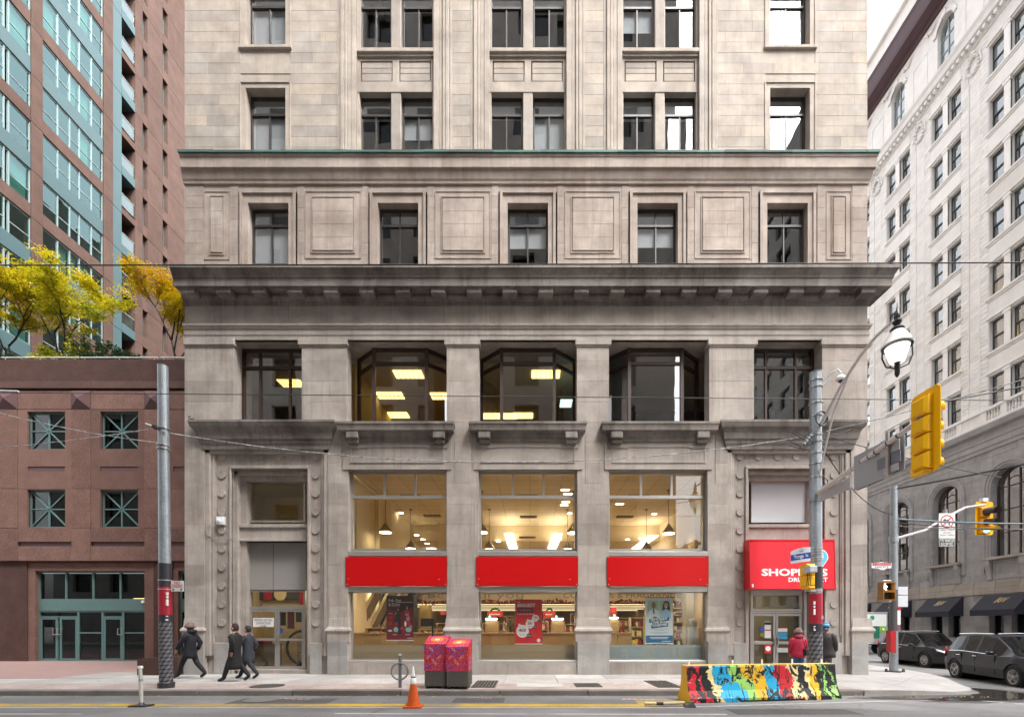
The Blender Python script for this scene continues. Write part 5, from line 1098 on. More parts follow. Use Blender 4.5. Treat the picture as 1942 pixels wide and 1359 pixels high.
# --- pink apartment tower behind
XT = -30.; fT = lambda p: (XT - p[1], p[0], p[2])
PINK2 = stone('pink_tower_precast', [(.118, .072, .058), (.133, .082, .067), (.148, .092, .075)], grain=18, gstr=.2, stain=.25, stcol=(.24, .14, .12), lo=.5, hi=.9, streak=.4, bump=.4)
BLUE = mat('blue_green_spandrel', (.075, .135, .148), .4, .08, 1.5)
TGL = glass('teal_tower_glass', (.3, .6, .56), 2.2, base_r=.07, wav=.16, gc=(.62, .93, .96))
TOW = emp('apartment_tower', (XT, 18, 13.8), 0, 'tall pink apartment tower with blue green glass bays behind the podium trees', 'building')
FP = 2.89; S0 = 14.65; NF = 17
def uT(px): return F * 30. / (CX - px) - D0
C1, C2, C3 = (uT(60), uT(82)), (uT(197), uT(215)), (uT(257), uT(271))
per = C2[0] - C1[0]; C00 = (C1[0] - per, C1[1] - per)
bayr = [(C00[1], C1[0]), (C1[1], C2[0])]
nar = [(uT(271), uT(280)), (uT(309), uT(318))]
bal = (uT(232), C3[0]); pnl = (C2[1], uT(232))
rt = random.Random(21)
# backing core
allop = [(a, b, S0 - 3, S0 + FP * NF) for a, b in bayr] + [(pnl[0], bal[1], S0 - 3, S0 + FP * NF)]
nw_ops = [(a, b, S0 + FP * j - 2.1, S0 + FP * j - .05) for a, b in nar for j in range(NF)]
mp(holes(MB(), 3., 40., 13.8, S0 + FP * NF + 1, allop + nw_ops, .03, .5), fT).build('core_wall', PINK2, TOW)
for j in range(NF):
    z0 = S0 + FP * (j - 1); z1 = z0 + FP
    for (a, b) in (C00, C1, C2, C3, (nar[0][1], nar[1][0]), (nar[1][1], 26.5), (26.5, 33.)):
        BF(fT, a, b - .012, 0., .05, z0, z1 - .012, ch=.01, t=rt.random()).build('wall_panel', PINK2, TOW)
    for (a, b) in nar:
        zt = S0 + FP * j; BF(fT, a, b, 0., .05, zt - .04, zt + FP - 2.12, ch=.008, t=rt.random()).build('wall_panel', PINK2, TOW)
        o = mp(frame4(MB(), a, b, zt - 2.1, zt - .05, .3, .38, .06), fT).build('slit_window', TEAL, TOW); BF(fT, a + .06, b - .06, .33, .34, zt - 2.04, zt - .11).build('pane', TGL, o)
    s = S0 + FP * j; brown = j % 2 == 0
    for bi, (a, b) in enumerate(bayr):
        sp = BF(fT, a, b - .01, .04, .3, s, s + (.8 if brown else .95), ch=.01, t=rt.random()).build('spandrel', PINK2 if brown else BLUE, TOW)
        w0, w1 = s + (.8 if brown else .95), s + FP
        # glazed bay of five lights, each with a lower opening sash
        rel = [.0, .24, .43, .59, .80, 1.] if bi else [0., .3, .55, .66, .72, 1.]
        us = [a + (b - a) * r for r in rel]; fr = MB(); fr.box(a, b, .12, .2, w1 - .1, w1); fr.box(a, b, .12, .2, w0, w0 + .06)
        for u in us: fr.box(u - .035, u + .035, .1, .2, w0, w1)
        for k in range(5):
            if us[k + 1] - us[k] > .3: fr.box(us[k], us[k + 1], .12, .18, w0 + .72, w0 + .77)
        o = mp(fr, fT).build('window_bay', mat('pale_teal_mullion', (.26, .34, .35), .4), TOW)
        for k in range(5):
            if us[k + 1] - us[k] < .3: continue
            q = MB(); t1, t2 = rt.uniform(-.012, .012), rt.uniform(-.012, .012)
            q.quad((us[k] + .035, .15 + t1, w0 + .77), (us[k + 1] - .035, .15 - t1, w0 + .77), (us[k + 1] - .035, .15 - t1 + t2, w1 - .1), (us[k] + .035, .15 + t1 + t2, w1 - .1)); mp(q, fT).build('pane', TGL, o, fix=False)
            q = MB(); q.quad((us[k] + .035, .15, w0 + .06), (us[k + 1] - .035, .15, w0 + .06), (us[k + 1] - .035, .15, w0 + .72), (us[k] + .035, .15, w0 + .72)); mp(q, fT).build('pane', TGL, o, fix=False)
            if rt.random() < .35: BF(fT, us[k] + .06, us[k + 1] - .06, .32, .33, w0 + .05, w1 - .1).build('curtain', mat('pale_curtain', (.4, .45, .4), .9, .2, 9.), o)
        BF(fT, a, b, .3, 4., s - .12, s + .1).build('floor_slab', ROOM, TOW)
    # blue panel strip and balconies
    BF(fT, pnl[0], pnl[1] - .01, .03, .2, s - .012, s + FP - .03, ch=.01, t=rt.random()).build('blue_panel', BLUE, TOW)
    BF(fT, bal[0], bal[1], .02, 1.6, s - .02, s + (.42 if brown else .62)).build('balcony_edge', PINK2 if brown else BLUE, TOW)
    o = BF(fT, bal[0] + .03, bal[1] - .03, .08, .1, s + .64, s + 1.5).build('balcony_glass', glass('balcony_glass', (.45, .7, .68), 2., base_r=.1) if 'balcony_glass' not in MATS else MATS['balcony_glass'], TOW)
    BF(fT, bal[0] + .03, bal[1] - .03, .06, .12, s + 1.5, s + 1.55).build('handrail', mat('pale_teal_mullion', (.26, .34, .35), .4), o)
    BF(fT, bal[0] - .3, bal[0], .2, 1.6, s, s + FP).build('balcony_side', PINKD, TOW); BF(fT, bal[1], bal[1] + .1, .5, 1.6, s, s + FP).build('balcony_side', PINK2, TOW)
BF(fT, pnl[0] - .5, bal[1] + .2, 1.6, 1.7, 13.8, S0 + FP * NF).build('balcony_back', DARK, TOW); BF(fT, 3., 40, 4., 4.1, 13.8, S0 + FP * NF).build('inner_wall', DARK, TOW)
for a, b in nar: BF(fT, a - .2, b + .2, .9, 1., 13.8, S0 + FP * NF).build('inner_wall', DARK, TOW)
BF(fT, 3., 40., .5, 14., S0 + FP * NF + 1, S0 + FP * NF + 1.4).build('roof', PINK2, TOW)

# --- white terracotta building across the side street
XW = 33.; fW = lambda p: (XW + p[1], p[0], p[2])
TERRA = stone('white_terracotta', [(.68, .668, .66), (.73, .718, .705), (.77, .757, .74), (.63, .612, .595)], grain=40, gstr=.06, stain=.3, stcol=(.42, .39, .36), lo=.5, hi=.85, streak=.6, band=.1, rough=.6, bump=.1)
GREYB = stone('grey_ashlar', [(.31, .305, .31), (.345, .34, .345), (.38, .372, .37)], grain=60, gstr=.12, stain=.4, stcol=(.16, .145, .13), lo=.5, hi=.85, streak=.6)
TANB = stone('tan_granite_belt', [(.36, .31, .27), (.40, .36, .32)], grain=80, gstr=.2, stain=.35, lo=.5, hi=.8)
WB = emp('white_terracotta_building', (XW, 20, -.2), 0, 'white terracotta tower with grey arched base and black awnings across the side street', 'building')
PER = 4.65; cs_ = [16.15 + PER * k for k in range(-2, 4)]; u0, u1 = cs_[0] - PER / 2, cs_[-1] + PER / 2
WGL = glass('white_building_glass', (.5, .55, .52), 2.2, base_r=.2, wav=.1); WFR = mat('dark_green_sash', (.03, .04, .042), .5)
# base storey, piers and small windows
bw = [(c + s * .75 - .5, c + s * .75 + .5, .75, 3.3) for c in cs_ for s in (-1, 1)]
aw = [(c - 1.15, c + 1.15, 6.5, 11.55) for c in cs_]
for nm, z0, z1, ops_, m_ in (('base_wall', -.6, 4.8, bw, GREYB), ('grey_wall', 4.8, 16., [(a, b, c, d + 1.15) for a, b, c, d in aw], GREYB)):
    mp(holes(MB(), u0, u1, z0, z1, ops_, .015, .7), fW).build(nm, m_, WB)
rw2 = random.Random(31)
lay(courses(u0, u1, steps(-.2, 3.9, .46), [(a - .0, b, c, d) for a, b, c, d in bw], .7, 1.3, rw2, .012), 0., .03, GREYB, WB, rw2, 60, frame=fW, restname='base_courses')
lay(courses(u0, u1, steps(4.85, 14.2, .47), [(c - 1.72, c + 1.72, 5.8, 11.6) for c in cs_] + [(c - 1.55, c + 1.55, 11.5, 12.6) for c in cs_] + [(c - 1.0, c + 1.0, 12.5, 13.3) for c in cs_], .8, 1.4, rw2, .012), 0., .03, GREYB, WB, rw2, 90, frame=fW, restname='grey_courses')
for k in range(18): a, b = u0 + (u1 - u0) * k / 18, u0 + (u1 - u0) * (k + 1) / 18; BF(fW, a, b - .01, -.1, .05, 3.9, 4.38, ch=.01, t=rw2.random()).build('belt_stone', TANB, WB); BF(fW, a, b - .01, -.05, .05, 4.39, 4.85, ch=.01, t=rw2.random()).build('belt_stone', TANB, WB)
def sweepW(name, prof, m_, t=.5): m = MB(); m.tint = t; m.sweep(prof, u0, u1, .3, False, False); return mp(m, fW).build(name, m_, WB)
sweepW('architrave', [(-.1, 14.2), (.08, 14.2), (.08, 14.5), (.14, 14.5), (.14, 14.85), (.2, 14.95), (.2, 15.1), (.12, 15.12), (.12, 15.5), (.42, 15.6), (.48, 15.85), (.5, 16.0), (-.1, 16.05)], GREYB)
def arc(c, r, zs_, n=14): return [(c + r * math.cos(math.pi * k / n), zs_ + r * math.sin(math.pi * k / n)) for k in range(n + 1)]
for c in cs_:
    zs_, r = 11.55, 1.15
    m = MB(); ap = arc(c, r, zs_); n_ = len(ap)                       # wall above the arch
    for k in range(n_ - 1):
        (a, za), (b, zb) = ap[k], ap[k + 1]; m.quad((a, .015, za), (b, .015, zb), (b, .015, zs_ + r), (a, .015, zs_ + r)); m.quad((a, .015, za), (b, .015, zb), (b, .6, zb), (a, .6, za))
    mp(m, fW).build('arch_wall', GREYB, WB)
    for (r0, r1, y0, t) in ((1.15, 1.3, .02, .3), (1.3, 1.47, -.06, .6), (1.47, 1.64, -.12, .5)):
        m = MB(); m.tint = t; a0, a1 = arc(c, r0, zs_), arc(c, r1, zs_)
        for k in range(n_ - 1):
            p, q, s, v_ = a0[k], a0[k + 1], a1[k + 1], a1[k]; m.quad(*[(z[0], y0, z[1]) for z in (p, q, s, v_)]); m.quad((v_[0], y0, v_[1]), (s[0], y0, s[1]), (s[0], .05, s[1]), (v_[0], .05, v_[1])); m.quad((p[0], y0, p[1]), (q[0], y0, q[1]), (q[0], .05, q[1]), (p[0], .05, p[1]))
        for sgn in (-1, 1): m.box(c + sgn * r0, c + sgn * r1, y0, .05, 5.5, zs_)
        mp(m, fW).build('archivolt', GREYB, WB)
    # bronze window with glazing bars
    fr = MB(); fr.box(c - 1.12, c - 1.02, .45, .55, 6.55, zs_); fr.box(c + 1.02, c + 1.12, .45, .55, 6.55, zs_)
    for u in (-.38, .38): fr.box(c + u - .04, c + u + .04, .45, .55, 6.55, zs_ + .95)
    for z in (6.6, 8.2, 9.8, 11.4): fr.box(c - 1.02, c + 1.02, .46, .54, z - .04, z + .04)
    fr.tube([(a, .5, z) for a, z in arc(c, 1.08, zs_)], .06, 4); fr.tube([(a, .5, z) for a, z in arc(c, .45, zs_)], .04, 4); o = mp(fr, fW).build('arched_window', RUSTY, WB)
    m = MB(); pts = [(c - 1.1, 6.55), (c + 1.1, 6.55)] + arc(c, 1.1, zs_); m.add([(a, .5, z) for a, z in pts], [tuple(range(len(pts)))]); mp(m, fW).build('pane', WGL, o, fix=False)
    # sill shelf, consoles, apron panel
    BF(fW, c - 1.45, c + 1.45, -.35, .3, 6.3, 6.5, ch=.03, t=.1).build('window_shelf', TANB, WB)
    for s in (-1, 1):
        m = MB(); m.prism([(-.32, 6.3), (.0, 6.3), (.0, 4.9), (-.12, 4.9), (-.14, 5.2), (-.2, 5.6), (-.3, 5.95)], (c + s * 1.15 - .16, c + s * 1.15 + .16), 'x'); m.v = [(p[0], p[1], p[2]) for p in m.v]; mp(m, fW).build('console', GREYB, WB)
    mp(frame4(MB(), c - .92, c + .92, 4.95, 6.25, -.04, .05, .12), fW).build('apron_panel', GREYB, WB)
    # awning with gold monogram
    AWN = mat('black_awning', (.012, .013, .022), .75, .15); a0, a1 = c - 1.5, c + 1.5
    m = MB(); m.prism([(0., 3.82), (-.12, 3.82), (-1.15, 2.75), (-1.15, 2.35), (-1.12, 2.35), (-1.1, 2.7), (0., 3.7)], (a0, a1), 'x'); aw_ = mp(m, fW).build('awning', AWN, WB)
    m = MB(); m.prism([(0, 3.8), (-.12, 3.8), (-1.13, 2.74), (-1.13, 2.4), (0, 2.4)], (a1 - .02, a1 - .01), 'x'); mp(m, fW).build('awning_side', AWN, aw_); m = MB(); m.prism([(0, 3.8), (-.12, 3.8), (-1.13, 2.74), (-1.13, 2.4), (0, 2.4)], (a0 + .01, a0 + .02), 'x'); mp(m, fW).build('awning_side', AWN, aw_)
    GOLD = mat('gold_monogram', (.55, .4, .16), .4, .1)
    for (s_, du, hh) in (('1', .28, .55), ('K', .1, .5), ('W', -.17, .5)):
        t = text(s_, 0, 0, 0, hh, GOLD, None, 'monogram', th=0, wd=.62, rot=0, bold=-.005)
        sl_ = Vector((-1.03, -1.07)).normalized()
        for v_ in t.data.vertices:
            lx, lz = v_.co.x + .25 * v_.co.z - du, v_.co.z
            d_ = .82 - lz; v_.co = Vector((XW - .12 + sl_.x * d_ - .012, c - lx, 3.82 + sl_.y * d_ + .012))
        t.parent = aw_; t.matrix_parent_inverse = base(aw_).inverted()
for (a, b, z0, z1) in bw:
    fr = mp(frame4(MB(), a, b, z0, z1, .4, .5, .07), fW).build('shop_window', WFR, WB); BF(fW, a + .07, b - .07, .44, .45, z0 + .07, z1 - .07).build('pane', DGLASS, fr)
BF(fW, u0, u1, 2.4, 2.5, -.2, 15.9).build('inner_wall', mat('amber_room', (.16, .1, .045), .8), WB)
# upper storeys: pier courses, paired sashes
NW = 7; tops = [19.5 + 3.95 * j for j in range(NW)]
wps = [(c + s * .74 - .53, c + s * .74 + .53, t - 2.25, t) for c in cs_ for s in (-1, 1) for t in tops]
arw = [(c - .72, c + .72, 45.75, 49.3) for c in cs_]
mp(holes(MB(), u0, u1, 16., 52., wps + [(a, b, z0, z1 + .72) for a, b, z0, z1 in arw], .015, .6), fW).build('white_wall', TERRA, WB)
lay(courses(u0, u1, steps(17.3, 44.5, .33), [(c - 1.3, c + 1.3, 0, 60) for c in cs_] + [(c + PER / 2 - .42, c + PER / 2 + .42, 0, 60) for c in cs_], .35, .6, rw2, .02), -.02, .05, TERRA, WB, rw2, 60, frame=fW, restname='pier_courses', name='terracotta_block', ch=.006)
lay(courses(u0, u1, steps(17.3, 42.3, .33), [(c - PER / 2 + .38, c + PER / 2 - .38, 0, 60) for c in cs_], .5, .8, rw2, .02), .0, .03, TERRA, WB, rw2, 40, frame=fW, restname='panel_courses', name='terracotta_block', ch=.006)
for c in cs_:
    for s in (-1, 1): BF(fW, c + s * (PER / 2 - .42) - .035, c + s * (PER / 2 - .42) + .035, -.05, .05, 18.2, 42.2, t=.3).build('pier_moulding', TERRA, WB)
    for j, t in enumerate(tops):
        b = t - 2.25
        BF(fW, c - 1.42, c + 1.42, -.14, .1, b - .2, b - .02, ch=.03, t=.2).build('sill', TERRA, WB); BF(fW, c - 1.3, c + 1.3, -.06, .1, b - .34, b - .205, t=.1).build('sill_moulding', TERRA, WB)
        BF(fW, c - 1.4, c + 1.4, -.12, .1, t + .12, t + .3, ch=.03, t=.4).build('lintel', TERRA, WB); BF(fW, c - 1.3, c + 1.3, -.04, .05, t + .31, t + 1.3, ch=.02, t=rw2.random()).build('spandrel', TERRA, WB)
        BF(fW, c - .21, c + .21, -.06, .1, b, t + .05, ch=.03, t=.6).build('mullion', TERRA, WB); BF(fW, c - .26, c + .26, -.1, .1, t - .12, t + .1, t=.3).build('mullion_cap', TERRA, WB)
        for s in (-1, 1):
            a, e = c + s * .74 - .53, c + s * .74 + .53; fr = frame4(MB(), a, e, b, t, .28, .38, .06); fr.box(a + .06, e - .06, .26, .36, b + 1.05, b + 1.15); o = mp(fr, fW).build('sash_window', WFR, WB)
            for z0, z1, y in ((b + .06, b + 1.05, .33), (b + 1.15, t - .06, .3)):
                q = MB(); k1, k2 = rw2.uniform(-.012, .012), rw2.uniform(-.012, .012); q.quad((a + .06, y + k1, z0), (e - .06, y - k1, z0), (e - .06, y - k1 + k2, z1), (a + .06, y + k1 + k2, z1)); mp(q, fW).build('pane', WGL, o, fix=False)
            if rw2.random() < .3: BF(fW, a + .07, e - .07, .42, .43, t - rw2.uniform(.5, 1.5), t - .07).build('blind', mat('cream_blind', (.5, .47, .4), .9, .1), o)
            if (j, s) in ((1, -1), (2, 1)) and c > 15 and rw2.random() < .7: BF(fW, a + .1, e - .1, .9, .92, b + .1, b + .8).build('lit_lamp', glow('amber_window', (1, .55, .12), .9) if 'amber_window' not in MATS else MATS['amber_window'], o)
    # wreath on the pier, arched attic window, swags
    wc = c + PER / 2; wr = emp; m = MB()
    for k in range(14): t = 2 * math.pi * k / 14; q = Vector((wc + .42 * math.cos(t), -.12, 43.2 + .62 * math.sin(t))); m.lathe(q, [(.03, -.09), (.12, -.03), (.12, .04), (.03, .1)], 6, 'z')
    m.lathe((wc, -.12, 44.0), [(.05, -.15), (.2, 0), (.12, .2)], 7); m.tube([(wc - .5, -.1, 43.7), (wc - .6, -.1, 42.9)], .05, 5); m.tube([(wc + .5, -.1, 43.7), (wc + .6, -.1, 42.9)], .05, 5); m.tint = 0; mp(m, fW).build('wreath', TERRA, WB)
    r = .72; ap = arc(c, r, 49.3, 10); m = MB()
    for k in range(10): (a, za), (b_, zb) = ap[k], ap[k + 1]; m.quad((a, .015, za), (b_, .015, zb), (b_, .015, 49.3 + r), (a, .015, 49.3 + r)); m.quad((a, .015, za), (b_, .015, zb), (b_, .5, zb), (a, .5, za))
    mp(m, fW).build('attic_arch', TERRA, WB)
    m = MB(); a0, a1 = arc(c, .72, 49.3, 10), arc(c, 1.02, 49.3, 10)
    for k in range(10): m.quad(*[(z[0], -.1, z[1]) for z in (a0[k], a0[k + 1], a1[k + 1], a1[k])]); m.quad(*[(z[0], y, z[1]) for z, y in ((a1[k], -.1), (a1[k + 1], -.1), (a1[k + 1], .05), (a1[k], .05))])
    m.box(c - .18, c + .18, -.2, 0, 50.0, 50.45); mp(m, fW).build('attic_archivolt', TERRA, WB)
    fr = MB(); fr.box(c - .04, c + .04, .25, .33, 45.75, 49.9); fr.box(c - .7, c - .63, .25, .33, 45.75, 49.3); fr.box(c + .63, c + .7, .25, .33, 45.75, 49.3)
    for z in (45.8, 46.9, 47.5, 48.6): fr.box(c - .64, c + .64, .26, .32, z - .05, z + .05)
    o = mp(fr, fW).build('attic_window', mat('grey_green_frame', (.22, .27, .28), .5), WB); m = MB(); pts = [(c - .7, 45.75), (c + .7, 45.75)] + arc(c, .7, 49.3, 10); m.add([(a, .3, z) for a, z in pts], [tuple(range(len(pts)))]); mp(m, fW).build('pane', WGL, o, fix=False)
    for s in (-1.15, 1.15): 
        m = MB(); m.tube([(c + s - .35, -.08, 50.6), (c + s - .15, -.14, 50.35), (c + s, -.16, 50.25), (c + s + .15, -.14, 50.35), (c + s + .35, -.08, 50.6)], [.05, .1, .13, .1, .05], 6); m.lathe((c + s + .4, -.1, 50.3), [(.06, 0), (.12, .2), (.05, .45)], 6); m.tint = 0.; mp(m, fW).build('swag', TERRA, WB)
    mp(frame4(MB(), c + PER / 2 - .7, c + PER / 2 + .7, 46.4, 49.2, -.03, .05, .05), fW).build('attic_panel', TERRA, WB)
    # balustrade in front of the first white storey
    for s in (-1, 1):
        for k in range(5):
            u = c + s * .69 - .4 + .2 * k; m = MB(); m.lathe((u, -.15, 16.3), [(.075, 0), (.06, .06), (.085, .2), (.055, .42), (.045, .55), (.07, .62), (.07, .68)], 8); m.tint = .2; mp(m, fW).build('baluster', TERRA, WB)
    for u in (c - 1.4, c, c + 1.4): BF(fW, u - .2, u + .2, -.28, -.02, 16.05, 17.0, ch=.02, t=.5).build('balustrade_post', TERRA, WB)
    BF(fW, c + 1.42, c + PER - 1.42, -.22, .05, 16.05, 17.0, ch=.02, t=.5).build('balustrade_panel', TERRA, WB)
BF(fW, u0, u1, -.34, .02, 17.0, 17.22, ch=.04, t=.4).build('balustrade_rail', TERRA, WB); BF(fW, u0, u1, -.3, .02, 16.05, 16.3, ch=.03, t=.4).build('balustrade_base', TERRA, WB)
sweepW('upper_cornice', [(-.1, 44.45), (.1, 44.45), (.12, 44.8), (.5, 44.95), (.55, 45.3), (.68, 45.5), (.7, 45.62), (-.1, 45.7)], TERRA, .1)
m = MB()
for k in range(70): u = u0 + (u1 - u0) * k / 70; m.box(u, u + .2, -.42, -.1, 44.6, 44.8)
tag(mp(m, fW).build('dentils', TERRA, WB), kind='stuff')
sweepW('roof_cornice', [(-.1, 51.0), (.15, 51.0), (.25, 51.25), (1.05, 51.4), (1.1, 51.7), (1.15, 52.6), (1.25, 52.9), (-.1, 53.0)], mat('dark_plum_cornice', (.055, .022, .028), .5, .15))
BF(fW, u0, u1, .5, .9, 53, 57.).build('attic_wall', TERRA, WB)
for k in range(20): u = u0 + (u1 - u0) * k / 20; BF(fW, u, u + .9, .38, .5, 53.2, 55.8, ch=.03, t=rw2.random()).build('attic_panel_block', TERRA, WB)
BF(fW, u0, u1, .2, .95, 57., 57.3).build('attic_coping', TERRA, WB)
B(XW + .6, XW + 14, u0, u0 + .3, -.5, 53).build('end_wall', TERRA, WB); B(XW + .9, XW + 14, u0, u1, 52.5, 52.8).build('roof', TERRA, WB)
for t in [16.3] + tops: BF(fW, u0, u1, .6, 4., t + .2, t + .5).build('floor_slab', ROOM, WB)
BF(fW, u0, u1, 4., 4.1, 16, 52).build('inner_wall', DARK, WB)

# --- tall stone tower behind the camera, seen only as reflection in the windows
fO = lambda p: (p[0], -20.2 - p[1], p[2])
OP = emp('stone_tower_opposite', (-15, -22, 0), 0, 'tall grey stone tower across the street, seen reflected in the upper windows', 'building')
OST = stone('opposite_stone', [(.36, .34, .32), (.42, .40, .37)], grain=20, stain=.25, streak=.3)
oo = [(-48 + 3.9 * i, -48 + 3.9 * i + 1.9, 5.2 + 3.9 * j, 7.6 + 3.9 * j) for i in range(15) for j in range(12)]
mp(holes(MB(), -50, 11.6, -.3, 52, oo, 0., .5), fO).build('wall', OST, OP); mp(B(11.2, 11.6, .5, 25, -.3, 52), fO).build('side_wall', OST, OP); mp(B(-50, 11.6, 0., 25, 52, 52.3), fO).build('roof', OST, OP)
for (a, b, c, d_) in oo: mp(B(a, b, .4, .42, c, d_), fO).build('window', DGLASS, OP)
mp(B(-50, 11.2, 2., 2.1, 0, 52), fO).build('inner_wall', DARK, OP)

# --- further blocks known from reflections: the corner across the street, and the block behind the stone building
for (nm, lb, x0, x1, y0, y1, h) in (('corner_tower_opposite', 'dark office tower across the street corner, seen reflected in the right hand windows', 29.5, 52, -60, -20.2, 58), ('rear_office_block', 'office block behind the stone building along the side street', -9, 11.1, 46.6, 90, 24)):
    o = emp(nm, ((x0 + x1) / 2, (y0 + y1) / 2, 0), 0, lb, 'building'); west = x0 > 20; xf_ = x0 if west else x1; fr = (lambda p, a=xf_: (a + p[1], p[0], p[2])) if west else (lambda p, a=xf_: (a - p[1], p[0], p[2]))
    wn = [(y0 + 1.2 + 3.6 * i, y0 + 3. + 3.6 * i, 4. + 3.8 * j, 6.3 + 3.8 * j) for i in range(int((y1 - y0 - 2) / 3.6)) for j in range(int((h - 5) / 3.8))]
    mp(holes(MB(), y0, y1, -.3, h, wn, 0., .4), fr).build('side_wall', OST, o); B(x0 + (.4 if west else 0), x1 - (0 if west else .4), y0, y1, h, h + .3).build('roof', OST, o)
    for q in wn: mp(B(q[0], q[1], .3, .32, q[2], q[3]), fr).build('window', DGLASS, o)
    mp(B(y0, y1, 2., 2.1, 0, h), fr).build('inner_wall', DARK, o)
    B(x0 + .4, x1 - .4, y1 - .4, y1, -.3, h).build('front_wall' if west else 'rear_wall', OST, o); B(x0 + .4, x1 - .4, y0, y0 + .4, -.3, h).build('rear_wall' if west else 'front_wall', OST, o)
# ------------------------------------------------------------------ street furniture
GALV = stone('galvanised_steel', [(.36, .40, .44), (.42, .46, .5)], grain=14, gstr=.18, stain=.35, stcol=(.2, .21, .22), lo=.45, hi=.75, streak=.9, rough=.45, bump=.05)
GALV.node_tree.nodes['Principled BSDF'].inputs['Metallic'].default_value = .55
SLEEVE = mat('black_sleeve', (.028, .028, .034), .45, .2, 3.); SRED = mat('red_sleeve', (.36, .012, .03), .4, .12, 3.)
ncb = N('cube_pattern'); ncb.set(ncb.ramp(ncb.attr(), [(0, (.022, .02, .025)), (.34, (.085, .085, .095)), (.67, (.17, .17, .185))], 'CONSTANT'), .5); CUBE = ncb.m
def cyl(x, y, z0, z1, r0, r1=None, n=20, lean=0., m=None): return (m or MB()).tube([(x + lean * z0, y, z0), (x + lean * z1, y, z1)], [r0, r1 or r0], n)
def cubes(x, y, z0, z1, r, lean=0.):
    mb = MB(); n = 8; w_ = math.pi * r / n; h = w_ * 1.15; z = z0; row = 0
    def P(u, v): t = u / r; v = min(max(v, z0), z1); return (x + lean * v + r * math.sin(t), y - r * math.cos(t), v)
    while z < z1 + h:
        for k in range(n):
            u = 2 * w_ * k + (w_ if row % 2 else 0)
            for tnt, q in ((.1, ((0, h), (w_, h / 2), (0, 0), (-w_, h / 2))), (.5, ((-w_, h / 2), (0, 0), (0, -h), (-w_, -h / 2))), (.9, ((0, 0), (w_, h / 2), (w_, -h / 2), (0, -h)))):
                mb.tint = tnt; mb.add([P(u + a, z + b) for a, b in q], [(0, 1, 2, 3)])
        z += 1.5 * h; row += 1
    return mb
def straps(o, x, y, zs_, r, lean=0.):
    for z in zs_: cyl(x, y, z - .012, z + .012, r + .006, n=16, lean=lean).build('band', ALU, o)
# --- left pole with wrapped sleeves
lx, ly, ln = -9.52, -3.2, -.0105
zp = lambda py, D_=11.8: H + (CY - py) * D_ / F
o = emp('utility_pole', (lx, ly, 0), 0, 'galvanised pole wrapped in black cube pattern and red sleeve, left on the pavement', 'pole')
cyl(lx, ly, 0, zp(695), .143, .118, lean=ln).build('shaft', GALV, o); MB().lathe((lx + ln * zp(695), ly, zp(695)), [(.118, 0), (.125, .02), (.05, .05), (.005, .06)], 20).build('cap', GALV, o)
MB().lathe((lx, ly, 0), [(.185, 0), (.185, .13), (.17, .15), (.155, .15)], 20).build('base_collar', SLEEVE, o)
cubes(lx, ly, .15, zp(1178), .15, ln).build('cube_sleeve', CUBE, o, fix=False); cyl(lx, ly, zp(1178), zp(1165), .1505, lean=ln).build('black_sleeve', SLEEVE, o); sr = cyl(lx, ly, zp(1165), zp(1112), .149, lean=ln).build('red_sleeve', SRED, o); cyl(lx, ly, zp(1112), zp(1068), .148, lean=ln).build('black_sleeve', SLEEVE, o)
straps(o, lx, ly, (zp(1100), zp(1117), zp(845), zp(852), zp(813)), .148, ln)
def marks(x, y, rects, par, m_=None):
    for (a, b, c, d_) in rects: MB().prism([(x + a, c), (x + b, c), (x + b, d_), (x + a, d_)], (y, y + .05)).build('printed_mark', m_ or WHITEP, par)
marks(lx, ly - .122, ((.085, .118, zp(1128.5), zp(1123)), (.09, .118, zp(1134), zp(1130)), (.085, .118, zp(1148), zp(1136))), sr); marks(lx, ly - .127, ((.09, .115, zp(1169), zp(1167)), (.08, .115, zp(1176), zp(1173))), o)
def plate(name, x0, x1, y, z0, z1, m_, par, th=.008, edge=None):
    b = B(x0, x1, y - th, y, z0, z1, ch=.003).build(name, m_, par)
    if edge:
        f_ = frame4(MB(), x0 + .012, x1 - .012, z0 + .012, z1 - .012, y - th - .003, y - th - .0005, .012); f_.build('border', edge, b)
    return b
sg = emp('no_standing_sign', (X(337, -3.25), -3.25, zp(1121)), 0, 'small white no standing sign with red lettering on the left pole', 'sign')
p = plate('plate', X(324.5, -3.25), X(349, -3.25), -3.25, zp(1121), zp(1101), WSIGN, sg, edge=None)
text('NO', X(336.5, -3.25), -3.259, zp(1107.5), .085, REDP, p, bold=.01, wd=.8); text('STANDING', X(336.5, -3.25), -3.259, zp(1114), .085, REDP, p, width=.28, bold=.01)
ar = MB(); xa, xb, zz = X(326.5, -3.25), X(347, -3.25), zp(1117.5)
for s, e in ((xa, 1), (xb, -1)): ar = MB(); ar.add([(s, -3.262, zz), (s + e * .055, -3.262, zz + .03), (s + e * .055, -3.262, zz - .03)], [(0, 1, 2)]); ar.build('arrow', BLACK, p, fix=False)
B(lx + .1, X(326, -3.25), -3.235, -3.22, zp(1110), zp(1108)).build('clamp', ALU, sg)
